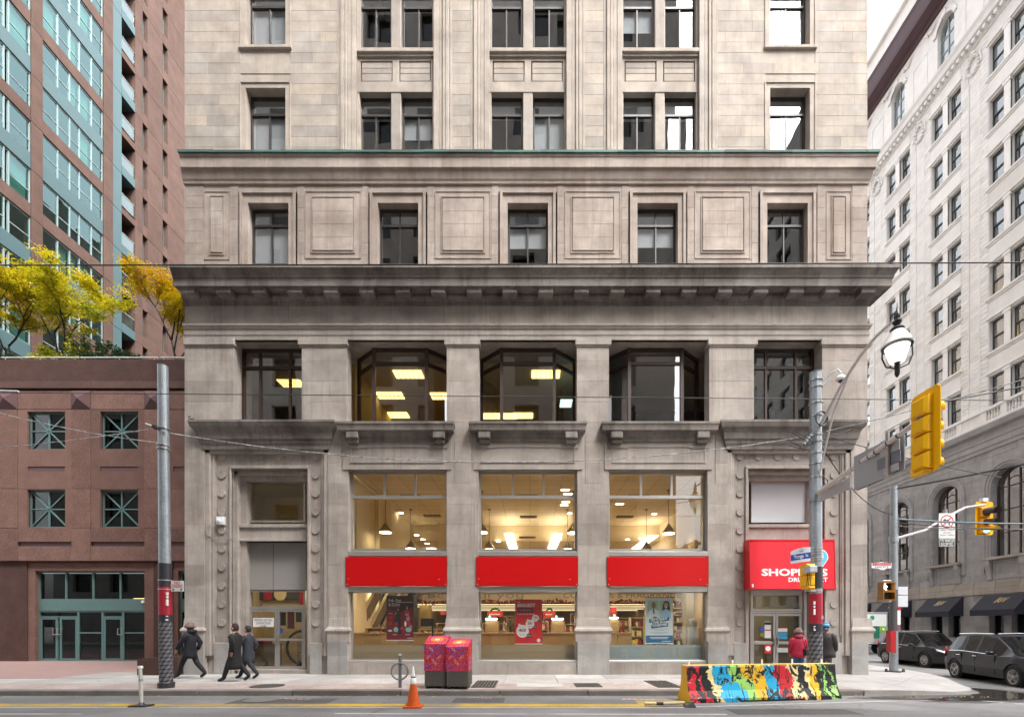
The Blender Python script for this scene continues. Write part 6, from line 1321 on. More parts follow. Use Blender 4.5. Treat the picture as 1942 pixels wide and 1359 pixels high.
# --- right pole with street lamp and signal arm
qx, qy = X(1547, -2.4), -2.4; zq = lambda py, Y=-2.4: Z(py, Y)
o = emp('signal_pole', (qx, qy, 0), 0, 'tall galvanised pole with red and cube pattern sleeves holding the street lamp and signal arm', 'pole')
cyl(qx, qy, -.1, zq(708), .168, .145).build('shaft', GALV, o); MB().lathe((qx, qy, zq(708)), [(.15, 0), (.16, .03), (.08, .06), (.005, .07)], 20).build('cap', GALV, o); MB().lathe((qx, qy, -.05), [(.24, 0), (.24, .2), (.2, .24)], 20).build('base_collar', SLEEVE, o)
cubes(qx, qy, .2, zq(1198), .173).build('cube_sleeve', CUBE, o, fix=False); cyl(qx, qy, zq(1198), zq(1182), .1735).build('black_sleeve', SLEEVE, o); sr = cyl(qx, qy, zq(1182), zq(1125), .172).build('red_sleeve', SRED, o); cyl(qx, qy, zq(1115), zq(1075), .171).build('black_sleeve', SLEEVE, o)
straps(o, qx, qy, [zq(v) for v in (1120, 1062, 1058, 1050, 1045, 1040, 950, 936, 905, 880, 860, 838, 826, 790, 765, 735, 722)], .168)
marks(qx, qy - .142, ((-.135, -.095, zq(1146), zq(1140)), (-.135, -.1, zq(1152), zq(1148)), (-.135, -.095, zq(1165), zq(1154))), sr); marks(qx, qy - .145, ((-.13, -.09, zq(1188), zq(1186)), (-.13, -.115, zq(1191), zq(1189)), (-.13, -.08, zq(1195), zq(1192))), o); B(qx + .04, qx + .11, qy - .176, qy - .16, zq(1174), zq(1167)).build('sticker', mat('sticker_grey', (.45, .3, .32), .6), sr)
# signal arm over the road, running towards the camera side
A0, A1 = Vector((qx, qy - .05, zq(938))), Vector((7.12, -6.75, 5.36))
pts = [A0.lerp(A1, t) for t in (0, .25, .5, .75, 1)]; PALE = mat('pale_painted_steel', (.58, .55, .54), .5, .12, 4.)
ao = MB().tube(pts, [.075, .068, .06, .052, .045], 14).build('signal_arm', PALE, o); cyl(qx, qy, A0.z - .18, A0.z + .18, .19, n=18).build('arm_collar', GALV, o)
for t in (.32, .4, .46, .55, .62, .68, .78, .86): p_ = A0.lerp(A1, t); MB().tube([p_ + (A1 - A0).normalized() * -.02, p_ + (A1 - A0).normalized() * .02], .07 - .018 * t, 12).build('arm_band', BLACK, ao)
# lamp arm, brace and lantern
LPX, LPY = 7.74, -5.5
L0 = Vector((qx, qy - .1, zq(815))); L3 = Vector((LPX, LPY + .12, 8.1))
pa = [L0, Vector((qx - .0, qy - .42, 7.28)), Vector((7.93, -3.5, 7.72)), Vector((7.88, -4.2, 8.02)), Vector((7.82, -4.8, 8.14)), L3]
MB().tube(pa, [.04, .04, .038, .036, .034, .032], 10).build('lamp_arm', PALE, o)
MB().tube([Vector((qx, qy - .16, zq(905))), Vector((qx - .01, qy - .3, 6.1)), Vector((7.95, -3.2, 7.2)), Vector((7.9, -3.85, 7.86))], .024, 8).build('lamp_brace', PALE, o)
LG = glow('lamp_light', (1, .96, .84), .32); BLKM = mat('black_iron', (.012, .012, .014), .4, .2)
la = emp('street_lamp', (LPX, LPY, 7.0), 0, 'lit white lantern with black iron finials hanging from the curved arm', 'lamp')
zl = lambda py: Z(py, LPY)
MB().lathe((LPX, LPY, zl(640)), [(.02, .52), (.03, .5)], 8)
MB().lathe((LPX, LPY, zl(627)), [(.12, 0), (.13, .03), (.09, .08), (.045, .1), (.06, .14), (.085, .17), (.085, .2), (.05, .24), (.065, .3), (.05, .36), (.03, .42), (.012, .5), (.004, .6)], 14).build('top_finial', BLKM, la, 40)
MB().lathe((LPX, LPY, zl(657)), [(.275, 0), (.285, .025), (.26, .06), (.21, .17), (.15, .27), (.12, .32)], 24).build('canopy', mat('lantern_white', (.72, .72, .7), .35, .04), la, 40)
MB().lathe((LPX, LPY, zl(686)), [(.1, -.02), (.13, 0), (.19, .2), (.225, .33), (.235, .36)], 24).build('globe', LG, la, 40)
MB().lathe((LPX, LPY, zl(657) - .015), [(.27, 0), (.27, .02)], 24).build('rim', BLKM, la, 40)
MB().lathe((LPX, LPY, zl(713)), [(.004, -.03), (.03, 0), (.05, .06), (.045, .2), (.06, .23), (.03, .26), (.1, .3), (.11, .32)], 14).build('bottom_finial', BLKM, la, 40)
for a in (-.3, math.pi - .3): MB().tube([(LPX + .26 * math.cos(a), LPY + .26 * math.sin(a), zl(657)), (LPX + .27 * math.cos(a), LPY + .27 * math.sin(a), zl(676)), (LPX + .2 * math.cos(a), LPY + .2 * math.sin(a), zl(693)), (LPX + .04 * math.cos(a), LPY + .04 * math.sin(a), zl(698))], .016, 6).build('strap', BLKM, la)
text('KING', LPX, LPY - .2, zl(678), .06, mat('etched_grey', (.5, .5, .5), .6), la, wd=.8)
# camera dome on the pole
c = emp('dome_camera', (X(1582, -2.7), -2.7, zq(730)), 0, 'white dome camera on a short curved arm at the pole top', 'camera')
MB().tube([(qx + .15, qy - .05, zq(733)), (qx + .22, qy - .1, zq(722)), (qx + .3, qy - .2, zq(715)), (qx + .42, qy - .28, zq(711)), (qx + .5, qy - .3, zq(718))], .025, 8).build('arm', CAMW, c); MB().lathe((qx + .5, qy - .3, zq(731)), [(.07, -.03), (.115, 0), (.12, .05), (.08, .1), (.03, .14)], 14).build('dome', CAMW, c, 40); MB().lathe((qx + .5, qy - .3, zq(733)), [(.01, -.06), (.06, -.03), (.08, .01)], 12).build('lens', BLACK, c, 40)
m = MB()
for k in range(3): m.tube([(qx + .03 + (.14 + .012 * k) * math.cos(t), qy - .2 - .01 * k, zq(800) + .2 * math.sin(t)) for t in [rad(20 * i) for i in range(19)]], .014, 6, caps=False)
tag(m.build('cable_coil', BLACK), 'coil of black cable hung on the lamp pole', 'cable')
# signal heads
SYEL = mat('signal_yellow', (.9, .48, .002), .35, .04); SDK = mat('signal_dark', (.02, .018, .015), .4)
def off_lens(): return mat('dark_lens', (.07, .02, .012), .2, .2)
s = emp('traffic_signal', (7.1, -6.9, 4.35), 0, 'large yellow four section traffic signal seen from behind on the near arm', 'traffic light')
m = MB(); r_ = .07; m.prism([(-7.2 + r_, 4.33), (-6.6 - r_, 4.33), (-6.6, 4.33 + r_), (-6.6, 5.83 - r_), (-6.6 - r_, 5.83), (-7.2 + r_, 5.83), (-7.2, 5.83 - r_), (-7.2, 4.33 + r_)], (7.1, 7.115), 'x'); m.build('backboard', SYEL, s)
zz = 5.70
for k, hgt in enumerate((.36, .32, .32, .32)):
    z1 = zz; z0 = zz - hgt + .012; zz -= hgt
    m = MB(); y0, y1 = -7.07, -6.73; v = []
    for (dx, e) in ((0, 0), (.09, .012), (.14, .05)): v += [(7.1 - dx, y0 + e, z0 + e), (7.1 - dx, y1 - e, z0 + e), (7.1 - dx, y1 - e, z1 - e), (7.1 - dx, y0 + e, z1 - e)]
    m.add(v, [(i * 4 + j, i * 4 + (j + 1) % 4, (i + 1) * 4 + (j + 1) % 4, (i + 1) * 4 + j) for i in range(2) for j in range(4)] + [(8, 9, 10, 11)]); sec = m.build('section', SYEL, s)
    B(7.0, 7.1, y1 - .01, y1 + .03, z0 + .04, z0 + .09).build('hinge', SYEL, sec)
    m = MB(); cz = (z0 + z1) / 2; n_ = 12; rr_ = .14 if k == 0 else .12
    for i in range(n_): a, b = rad(-30 + 240 * i / n_), rad(-30 + 240 * (i + 1) / n_); m.quad((7.115, -6.9 + rr_ * math.cos(a), cz + rr_ * math.sin(a)), (7.115, -6.9 + rr_ * math.cos(b), cz + rr_ * math.sin(b)), (7.34, -6.9 + rr_ * math.cos(b), cz + rr_ * math.sin(b) - .03), (7.34, -6.9 + rr_ * math.cos(a), cz + rr_ * math.sin(a) - .03))
    m.build('visor', SYEL, sec, 50); MB().lathe((7.116, -6.9, cz), [(rr_ - .02, 0), (rr_ - .03, .01)], 16, 'x').build('lens', off_lens(), sec)
m = MB(); m.prism([(-7.06, 4.37), (-6.74, 4.37), (-6.78, 4.31), (-7.0, 4.31)], (6.95, 7.1), 'x'); m.build('end_cap', SYEL, s); MB().tube([A1, (7.02, -6.9, 5.36)], .05, 8).build('clamp', GALV, s)
# back of the street name board on the arm
bo = emp('street_board', (7.42, -5.3, 4.7), 0, 'grey back of a large street name board hung on the signal arm', 'sign')
GRB = mat('grey_board_back', (.34, .35, .38), .5, .06, 2.); GRD = mat('grey_board_dark', (.17, .18, .215), .5, .06, 2.); GRL = mat('grey_board_light', (.4, .4, .42), .5, .05, 2.)
def bx_(y): return 7.98 - .86 * (qy - y) / 4.35 + .06
def bq(y0, y1, z0, z1, m_, nm, dx=0.): return MB().prism([(y0, z0), (y1, z0), (y1, z1), (y0, z1)], (bx_((y0 + y1) / 2) + dx, bx_((y0 + y1) / 2) + dx + .012), 'x').build(nm, m_, bo)
bq(-6.02, -4.62, 4.72, 5.5, GRB, 'board'); bq(-5.4, -4.62, 4.72, 4.98, GRD, 'dark_patch', -.004); bq(-6.02, -5.42, 4.9, 5.12, GRD, 'dark_patch', -.006); bq(-5.3, -4.64, 5.0, 5.12, GRL, 'pale_patch', -.005); bq(-4.98, -4.64, 5.14, 5.48, GRD, 'dark_patch', -.003); bq(-6.0, -5.5, 5.14, 5.47, GRL, 'pale_patch', -.003); bq(-5.98, -5.6, 4.74, 4.88, GRL, 'pale_patch', -.003)
for y in (-5.0, -5.75): m = MB().prism([(y - .035, 4.68), (y + .035, 4.68), (y + .035, 5.58), (y - .035, 5.58)], (bx_(y) - .06, bx_(y) - .02), 'x'); m.build('bracket', ALU, bo)
tag(MB().prism([(-3.9, 4.98), (-2.75, 4.98), (-2.75, 5.2), (-3.9, 5.3)], (7.88, 7.895), 'x').build('sign_plate', GRL), 'small pale grey sign plate under the signal arm by the pole', 'sign')
# Yonge St blade and the side of a pedestrian signal
YB = -2.62
ys = emp('street_name_sign', (X(1518, YB), YB, Z(1066, YB)), 0, 'blue and white curved top Yonge St name sign on the signal pole', 'sign')
v_ = [(1499, 1068.5), (1499.4, 1046), (1506, 1042.2), (1514, 1039.2), (1522, 1037.6), (1530, 1037), (1537, 1037.2), (1537, 1063)]
MB().prism([(X(a, YB), Z(b, YB)) for a, b in v_], (YB - .012, YB)).build('plate', mat('sign_pale_grey', (.55, .57, .62), .45, .04), ys)
m = MB(); m.add([(X(a, YB), YB - .0155, Z(b, YB)) for a, b in ((1499.1, 1063.2), (1537, 1057.4), (1537, 1046.2), (1499.3, 1052.2))], [(0, 1, 2, 3)]); bl = m.build('blue_band', mat('sign_blue', (.012, .055, .27), .4), ys, fix=False)
text('Yonge', X(1505.2, YB), YB - .016, Z(1059.3, YB), .1, WHITEP, bl, align='LEFT', rot=.15, width=.27, bold=.005); text('St', X(1527, YB), YB - .016, Z(1055.5, YB), .075, WHITEP, bl, align='LEFT', rot=.15, width=.075)
for (a, b, c, d_) in ((1515.5, 1517, 1046.5, 1044), (1518, 1520, 1046.2, 1043.2), (1521, 1523, 1045.5, 1042.5), (1519, 1520.5, 1042, 1040.8)): B(X(a, YB), X(b, YB), YB - .0165, YB - .0125, Z(c, YB), Z(d_, YB)).build('crest_mark', mat('sign_grey_print', (.25, .26, .25), .5), ys)
ps_ = emp('pedestrian_signal', (X(1529, -2.5), -2.55, Z(1118, -2.5)), 0, 'yellow pedestrian signal housing beside the Yonge St sign', 'traffic light')
for (a, b) in ((1070, 1091), (1092, 1111), (1111.5, 1117)): m = MB(); m.box(X(1521 + (3 if a > 1111 else 0), -2.5), X(1537, -2.5), -2.72, -2.4, Z(b, -2.5), Z(a, -2.5), ch=.03); m.build('housing', SYEL, ps_)
B(X(1527, -2.7), X(1542, -2.7), -2.9, -2.6, Z(1086, -2.7), Z(1073.5, -2.7), ch=.02).build('grey_box', mat('box_grey', (.47, .49, .52), .45), ps_)
for k, (a, b) in enumerate(((1530, 1534), (1532.5, 1529.5), (1535, 1538))): MB().tube([(X(a, -2.75), -2.76, Z(1086, -2.75)), (X((a + b) / 2 - 1, -2.75), -2.78, Z(1098, -2.75)), (X(b, -2.75), -2.74, Z(1110, -2.75))], .008, 5).build('cable', BLACK, ps_)
B(X(1526, -2.5), X(1545, -2.5), -2.55, -2.5, Z(1120.5, -2.5), Z(1118.5, -2.5)).build('bracket', PALE, ps_)
# --- corner pole
kx, ky = 12.83, .9; zk = lambda py, Y=.9: Z(py, Y)
o = emp('corner_pole', (kx, ky, 0), 0, 'slim steel pole on the corner carrying the far signal and turn signs', 'pole')
cyl(kx, ky, 0, zk(922), .13, .105, 16).build('shaft', GALV, o); cyl(kx, ky, zk(1195), zk(1118), .131, .125, 16).build('black_sleeve', mat('grey_sleeve', (.1, .1, .105), .5), o)
m = MB().lathe((kx, ky, 0), [(.3, 0), (.3, .03), (.16, .05)], 4); m.build('base_plate', STEELG, o)
for s_ in (-1, 1): MB().lathe((kx + s_ * .3, ky - .05, .0), [(.05, 0), (.04, .1), (.01, .13)], 8).build('anchor_bolt', STEELG, o)
for (a, b, m_) in ((1150, 1157, REDP), (1157, 1169, WSIGN), (1169, 1184, WSIGN), (1187, 1194, mat('purple_sticker', (.3, .08, .16), .5))): MB().prism([(kx + .02, zk(b)), (kx + .13, zk(b)), (kx + .13, zk(a)), (kx + .02, zk(a))], (ky - .14, ky - .132)).build('sticker', m_, o)
MB().prism([(kx - .22, zk(1235)), (kx - .05, zk(1237)), (kx - .05, zk(1196)), (kx - .24, zk(1195))], (ky - .16, ky + .05)).build('red_box', mat('red_call_box', (.42, .015, .02), .4), o)
MB().tube([(kx, ky, zk(1022)), (kx + 1.2, ky + .12, zk(1004)), (kx + 2.0, ky + .2, zk(979)), (kx + 2.8, ky + .3, zk(958)), (kx + 3.6, ky + .38, zk(951))], [.05, .045, .042, .04, .038], 10).build('mast_arm', PALE, o); cyl(kx, ky, zk(1028), zk(1016), .14, n=14).build('arm_collar', GALV, o)
s = emp('traffic_signal', (16.6, 1.3, 4.9), 0, 'yellow three section traffic signal with a lit green lens on the corner pole arm', 'traffic light')
YG = 1.28; gx0, gx1 = X(1849, YG), X(1883.5, YG)
m = MB(); a_, b_, r_ = Z(1014, YG), Z(951, YG), .05; m.prism([(gx0 + r_, a_), (gx1 - r_, a_), (gx1, a_ + r_), (gx1 - .0, b_ - r_), (gx1 - r_, b_), (gx0 + r_ + .03, b_), (gx0 + .03, b_ - r_), (gx0, a_ + r_)], (YG, YG + .015)); m.build('backboard', SYEL, s)
for k, (py, rr_) in enumerate(((970, .15), (989, .11), (1003, .11))):
    cx_, cz = X(1865 - k * .6, YG), Z(py + 2, YG); sec = B(cx_ - .2, cx_ + .15, YG - .12, YG, cz - rr_ - .03, cz + rr_ + .03, ch=.03).build('section', mat('signal_orange', (.62, .24, .004), .4), s)
    MB().lathe((cx_, YG - .12, cz), [(rr_, 0), (rr_, -.012)], 18, 'y').build('lens', glow('green_light', (.1, .9, .55), 2.2) if k == 2 else off_lens(), sec)
    m = MB(); n_ = 12
    for i in range(n_):
        a, b = rad(-20 + 220 * i / n_), rad(-20 + 220 * (i + 1) / n_); m.quad(*[(cx_ + rr_ * 1.06 * math.cos(t) + dx, YG - .12 - dy, cz + rr_ * 1.06 * math.sin(t) + dz) for t, dx, dy, dz in ((a, 0, 0, 0), (b, 0, 0, 0), (b, .12, .28, -.02), (a, .12, .28, -.02))])
    m.build('visor', mat('visor_dark', (.05, .03, .015), .5) if k < 2 else mat('signal_orange', (.62, .24, .004), .4), sec, 50)
B(X(1862, YG), X(1872, YG), YG - .05, YG + .1, Z(951, YG), Z(944, YG)).build('mount', CAMW, s)
YN = 1.05
nt_ = emp('turn_sign', (X(1795, YN), YN, Z(1036, YN)), 0, 'white no left turn sign with hours hanging from the corner arm', 'sign')
p = plate('plate', X(1780, YN), X(1811, YN), YN, Z(1020.5, YN), Z(973, YN), WSIGN, nt_, .012)
def ring(cx_, cz, r0, r1, y, m_, par, nm, n=28):
    m = MB()
    for i in range(n): a, b = 2 * math.pi * i / n, 2 * math.pi * (i + 1) / n; m.quad((cx_ + r0 * math.cos(a), y, cz + r0 * math.sin(a)), (cx_ + r0 * math.cos(b), y, cz + r0 * math.sin(b)), (cx_ + r1 * math.cos(b), y, cz + r1 * math.sin(b)), (cx_ + r1 * math.cos(a), y, cz + r1 * math.sin(a)))
    return m.build(nm, m_, par, fix=False)
cx_, cz = X(1795.3, YN), Z(988.5, YN); ring(cx_, cz, .2, .235, YN - .016, REDP, p, 'red_ring')
def flat(pts, y, m_, par, nm): m = MB(); m.add([(a, y, b) for a, b in pts], [tuple(range(len(pts)))]); return m.build(nm, m_, par, fix=False)
flat([(cx_ - .15, cz + .05), (cx_ - .06, cz + .11), (cx_ - .06, cz + .07), (cx_ + .05, cz + .06), (cx_ + .1, cz + .0), (cx_ + .1, cz - .14), (cx_ + .055, cz - .14), (cx_ + .055, cz - .02), (cx_ + .02, cz + .025), (cx_ - .06, cz + .03), (cx_ - .06, cz - .01)], YN - .0155, BLACK, p, 'turn_arrow')
flat([(cx_ - .17, cz - .15), (cx_ - .14, cz - .175), (cx_ + .17, cz + .15), (cx_ + .14, cz + .175)], YN - .018, REDP, p, 'red_slash')
for (s_, py, ww) in (('7:00am - 7:00pm', 1006, .5), ('MON TO FRI', 1011, .25), ('7:00am - 6:00pm', 1015.5, .52)): text(s_, cx_, YN - .012, Z(py, YN), .05, BLACK, p, width=ww)
q = plate('lower_plate', X(1779.5, YN), X(1811, YN), YN, Z(1036, YN), Z(1021.5, YN), BLACK, nt_, .012, WHITEP)
text('TTC VEHICLES', cx_, YN - .012, Z(1027.4, YN), .095, WHITEP, q, width=.49, bold=.01); text('EXCEPTED', cx_, YN - .012, Z(1034, YN), .095, WHITEP, q, width=.44, bold=.01)
B(cx_ - .04, cx_ + .04, YN, YN + .12, Z(973, YN), Z(965, YN)).build('hanger', GALV, nt_)
YK = .82
ks_ = emp('street_name_sign', (X(1671, YK), YK, Z(1079, YK)), 0, 'red and white King St E name sign on the corner pole', 'sign')
ol = [(1652.5, 1076.5), (1652.5, 1067), (1667, 1066), (1671, 1064.3), (1675, 1066), (1690, 1067), (1690, 1076.5), (1680, 1077.5), (1677, 1080), (1669, 1080), (1666, 1077.5)]
p = MB().prism([(X(a, YK), Z(b, YK)) for a, b in ol], (YK - .015, YK)).build('plate', WSIGN, ks_); B(X(1654, YK), X(1688.5, YK), YK - .019, YK - .0155, Z(1072, YK), Z(1067, YK)).build('red_band', REDP, p)
text('ST. LAWRENCE MARKET', X(1671.5, YK), YK - .019, Z(1071.2, YK), .042, WHITEP, p, width=.58); text('KING ST E', X(1671, YK), YK - .015, Z(1076.3, YK), .058, BLACK, p, width=.46); MB().lathe((X(1671, YK), YK - .01, Z(1064, YK)), [(.03, 0), (.02, .06)], 8).build('finial', BLACK, ks_)
YQ = .8
pw = emp('pedestrian_signal', (X(1678, YQ), YQ, Z(1137, YQ)), 0, 'amber pedestrian signal showing a white walking figure on the corner pole', 'traffic light')
AMB = mat('amber_housing', (.3, .13, .012), .4, .1)
for k, (a, b) in enumerate(((1104, 1121), (1121.5, 1138))):
    x0, x1 = X(1666, YQ), X(1689, YQ); m = frame4(MB(), x0, x1, Z(b, YQ), Z(a, YQ), YQ - .22, YQ + .05, .03); sec = m.build('housing', AMB, pw); B(x0 + .03, x1 - .03, YQ - .04, YQ, Z(b, YQ) + .03, Z(a, YQ) - .03).build('lens', SDK, sec)
    if k == 0:
        fx, fz = X(1676, YQ), Z(1112, YQ); k_ = .0125; flat([(fx + a * k_, fz - b * k_) for a, b in ((0, -8), (2, -7.5), (2, -5), (4, -2), (7, -1), (7, 1), (3, .5), (2, -1), (2.5, 3), (6, 9), (4, 10), (1, 5), (-3, 10), (-6, 9), (-1.5, 3), (-1.5, -1), (-4, 2), (-5.5, 1), (-3, -4), (-1, -5))], YQ - .045, glow('walk_white', (.95, .93, 1), 3.), sec, 'walking_figure')
for py in (1101, 1140): MB().tube([(X(1674, YQ), YQ, zk(py)), (kx, ky, zk(py))], .03, 8).build('bracket', PALE, pw)
for k, (a, b) in enumerate(((1112, 1127), (1128.5, 1150))): tag(B(X(1703, YQ), X(1721.5, YQ), YQ - .01, YQ, Z(b, YQ), Z(a, YQ), ch=.003).build('sign_plate', mat('sign_back_white', (.66, .68, .72), .5, .03)), ('smaller upper', 'taller lower')[k] + ' blank white sign plate on the corner pole', 'sign')
# --- painted concrete barrier
def mural():
    n = N('mural_paint'); tc = n.n('ShaderNodeTexCoord'); sp = n.n('ShaderNodeSeparateXYZ'); n.l(tc.outputs['Object'], sp.inputs[0])
    def math_(op, a, b): q = n.n('ShaderNodeMath', operation=op); [n.l(v, q.inputs[i]) if not isinstance(v, (int, float)) else setattr(q.inputs[i], 'default_value', v) for i, v in enumerate((a, b))]; return q.outputs[0]
    x = math_('ADD', math_('DIVIDE', sp.outputs[0], 3.84), .5)
    nz = n.noise(1.9, 4, .6); x2 = math_('ADD', x, math_('ADD', math_('MULTIPLY', math_('SUBTRACT', nz, .5), .3), math_('MULTIPLY', math_('SUBTRACT', sp.outputs[2], .4), .1)))
    blk, red, cream, blue, grn, yel = (.012, .012, .014), (.55, .02, .03), (.72, .6, .28), (.02, .36, .62), (.28, .55, .12), (.72, .42, .02)
    c = n.ramp(x2, [(0, red), (.035, blk), (.075, red), (.1, blk), (.165, cream), (.2, blue), (.32, grn), (.41, yel), (.5, blue), (.6, red), (.685, cream), (.74, blk), (.79, cream), (.815, yel), (.865, blk), (.9, grn), (.945, blk), (.965, grn), (.985, blk)], 'CONSTANT')
    sc_ = n.ramp(n.noise(3.4, 6, .72, n.coord((1.6, 1, 1.)), .8), [(.525, 0.), (.535, 1.)]); loc = n.ramp(n.noise(1.4, 2, .5), [(.4, 0.), (.44, 1.)])
    c = n.mix(c, blk, n.mix(0., sc_, loc)); w_ = n.ramp(n.noise(5., 5, .7, n.coord((1, 1, 1.4))), [(.655, 0.), (.665, 1.)]); c = n.mix(c, (.75, .73, .66), w_)
    drip = n.ramp(n.noise(2.2, 4, .6, n.coord((9, 1, .7))), [(.62, 0.), (.63, 1.)]); c = n.mix(c, blk, n.mix(0., .9, drip))
    n.set(c, .45, spec=.4); n.bump(n.noise(60, 3), .25, .004); return n.m
bx0, bx1 = Vector((3.61, -4.81)), Vector((7.47, -4.22)); ang = math.atan2(bx1.y - bx0.y, bx1.x - bx0.x); mid = (bx0 + bx1) / 2; nrm = Vector((-math.sin(ang), math.cos(ang)))
ce = mid + nrm * .3
br = emp('concrete_barrier', (ce.x, ce.y, -.137), ang, 'concrete road barrier painted with a colourful dripping mural beside the kerb', 'barrier')
prof = [(-.3, 0), (-.3, .09), (-.2, .26), (-.14, .5), (-.115, .8), (-.095, .83), (.095, .83), (.115, .8), (.14, .5), (.2, .26), (.3, .09), (.3, 0)]
m = MB(); L = 1.93; nx = 12
for k in range(nx): 
    xa, xb = -L + 2 * L * k / nx, -L + 2 * L * (k + 1) / nx; lo_ = .035 if 4 <= k <= 8 else 0.
    pr2 = [(a, max(b, lo_)) for a, b in prof]
    v = [(xa, a, b) for a, b in pr2] + [(xb, a, b) for a, b in pr2]; q = len(prof); m.add(v, [(i, i + 1, q + i + 1, q + i) for i in range(q - 1)])
for xe in (-L, L): m.add([(xe, a, b) for a, b in prof], [tuple(range(len(prof)))])
m.build('barrier_body', mural(), br, local=True)
m = MB(); m.add([(-L - .004, a, b) for a, b in prof], [tuple(range(len(prof)))]); m.build('yellow_end', mat('barrier_yellow', (.74, .42, .01), .5, .08), br, local=True, fix=False)
m = MB(); m.box(-L, L, -.1, .1, .831, .838); m.build('top_stripe', mat('barrier_top_yellow', (.75, .55, .1), .5, .2, 3.), br, local=True)
for k in range(5): m = MB(); xx = -L + .12 + (2 * L - .3) * (0, .31, .525, .75, .975)[k]; m.box(xx - .018, xx + .018, -.01, .01, .838, .95); m.build('reflector_tab', WSIGN, br, local=True)
# --- two wrapped litter bins
def wrapm():
    n = N('pink_wrap'); v = n.coord((1, 1, 1)); mp_ = n.n('ShaderNodeMapping'); mp_.inputs['Rotation'].default_value = (0, rad(45), 0); mp_.inputs['Scale'].default_value = (1, 1, 1); n.l(v, mp_.inputs[0])
    cx = n.n('ShaderNodeSeparateXYZ'); n.l(mp_.outputs[0], cx.inputs[0]); cb = n.n('ShaderNodeCombineXYZ'); n.l(cx.outputs[0], cb.inputs[0]); n.l(cx.outputs[2], cb.inputs[1])
    b = n.n('ShaderNodeTexBrick', offset=.4); b.inputs['Scale'].default_value = 1; b.inputs['Brick Width'].default_value = .17; b.inputs['Row Height'].default_value = .075; b.inputs['Mortar Size'].default_value = .006; b.inputs['Bias'].default_value = 0.
    b.inputs['Color1'].default_value = (0, 0, 0, 1); b.inputs['Color2'].default_value = (1, 1, 1, 1); b.inputs['Mortar'].default_value = (.4, .4, .4, 1); n.l(cb.outputs[0], b.inputs['Vector'])
    c = n.ramp(b.outputs[0], [(0, (.45, .01, .014)), (.25, (.38, .007, .06)), (.5, (.5, .02, .02)), (.66, (.42, .014, .13)), (.86, (.13, .05, .28)), (.95, (.5, .06, .22))], 'CONSTANT')
    tx = n.ramp(n.noise(42, 3, .6, cb.outputs[0]), [(.57, 0.), (.6, 1.)]); c = n.mix(c, (.75, .36, .38), n.mix(0., .75, tx)); n.set(c, .35, spec=.45); return n.m
WRAP = wrapm(); RIB = mat('ribbed_grey_metal', (.15, .145, .125), .45, .15, 3., metal=.4)
for k, (xc_, yf, zt, lb) in enumerate(((X(824.5, -3.5), -3.42, 1.34, 'left one of the two pink wrapped street bins'), (X(867.5, -3.55), -3.52, 1.27, 'right one of the two pink wrapped street bins, slightly lower'))):
    o = emp('litter_bin', (xc_, yf + .3, 0), -.03, lb, 'bin', 'pink wrapped street bins'); w_, dp = .285, .3; sl = .17
    m = MB(); m.prism([(-dp, .46), (dp, .46), (dp, zt), (dp - .1, zt + .01), (-dp + .02, zt - sl), (-dp, zt - sl - .02)], (-w_, w_), 'x'); m.build('wrapped_body', WRAP, o, local=True)
    t_ = Vector((0, dp * 2 - .12, sl + .01)); 
    m = MB(); c_ = Vector((0, -.04, zt - sl * .5)); e1, e2 = Vector((1, 0, 0)), t_.normalized(); nn_ = Vector((0, -e2.z, e2.y))
    for (r0, r1, mm, nm) in ((.1, .17, mat('orange_swirl', (.75, .25, .02), .4), 'orange_ring'), (.0, .07, mat('cream_print', (.8, .66, .4), .6), 'cream_spot')):
        m = MB()
        for i in range(20): a, b = 2 * math.pi * i / 20, 2 * math.pi * (i + 1) / 20; m.quad(*[tuple(c_ + e1 * r * math.cos(t) + e2 * r * .8 * math.sin(t) + nn_ * .006) for r, t in ((r0, a), (r0, b), (r1, b), (r1, a))])
        m.build(nm, mm, o, local=True, fix=False)
    m = MB().box(-w_ + .012, w_ - .012, -dp + .012, dp - .012, .07, .46); m.build('metal_base', RIB, o, local=True)
    for i in range(9): a = -w_ + .012 + (2 * w_ - .024) * (i + .5) / 9; B(a - .018, a + .018, -dp - .004, -dp + .012, .08, .455).build('rib', RIB, o, local=True)
    for i in range(9): a = -dp + .012 + (2 * dp - .024) * (i + .5) / 9; B(w_ - .012, w_ + .004, a - .018, a + .018, .08, .455).build('rib', RIB, o, local=True)
    for sx_ in (-1, 1): B(sx_ * (w_ - .07) - .03, sx_ * (w_ - .07) + .03, -dp + .03, dp - .03, 0, .07).build('foot', SDK, o, local=True)
    for (s_, a, b, rt_, hh) in (('GDK', -.12, 1.0, -.8, .06), ('TOK', -.04, .66, -.8, .07), ('ORO', .12, .8, .75, .05), ('ORD', -.16, .8, .75, .045)): text(s_, a, -dp - .001, b, hh * .9, mat('pale_pink_print', (.8, .5, .52), .5), o, rot=rt_, local=True)
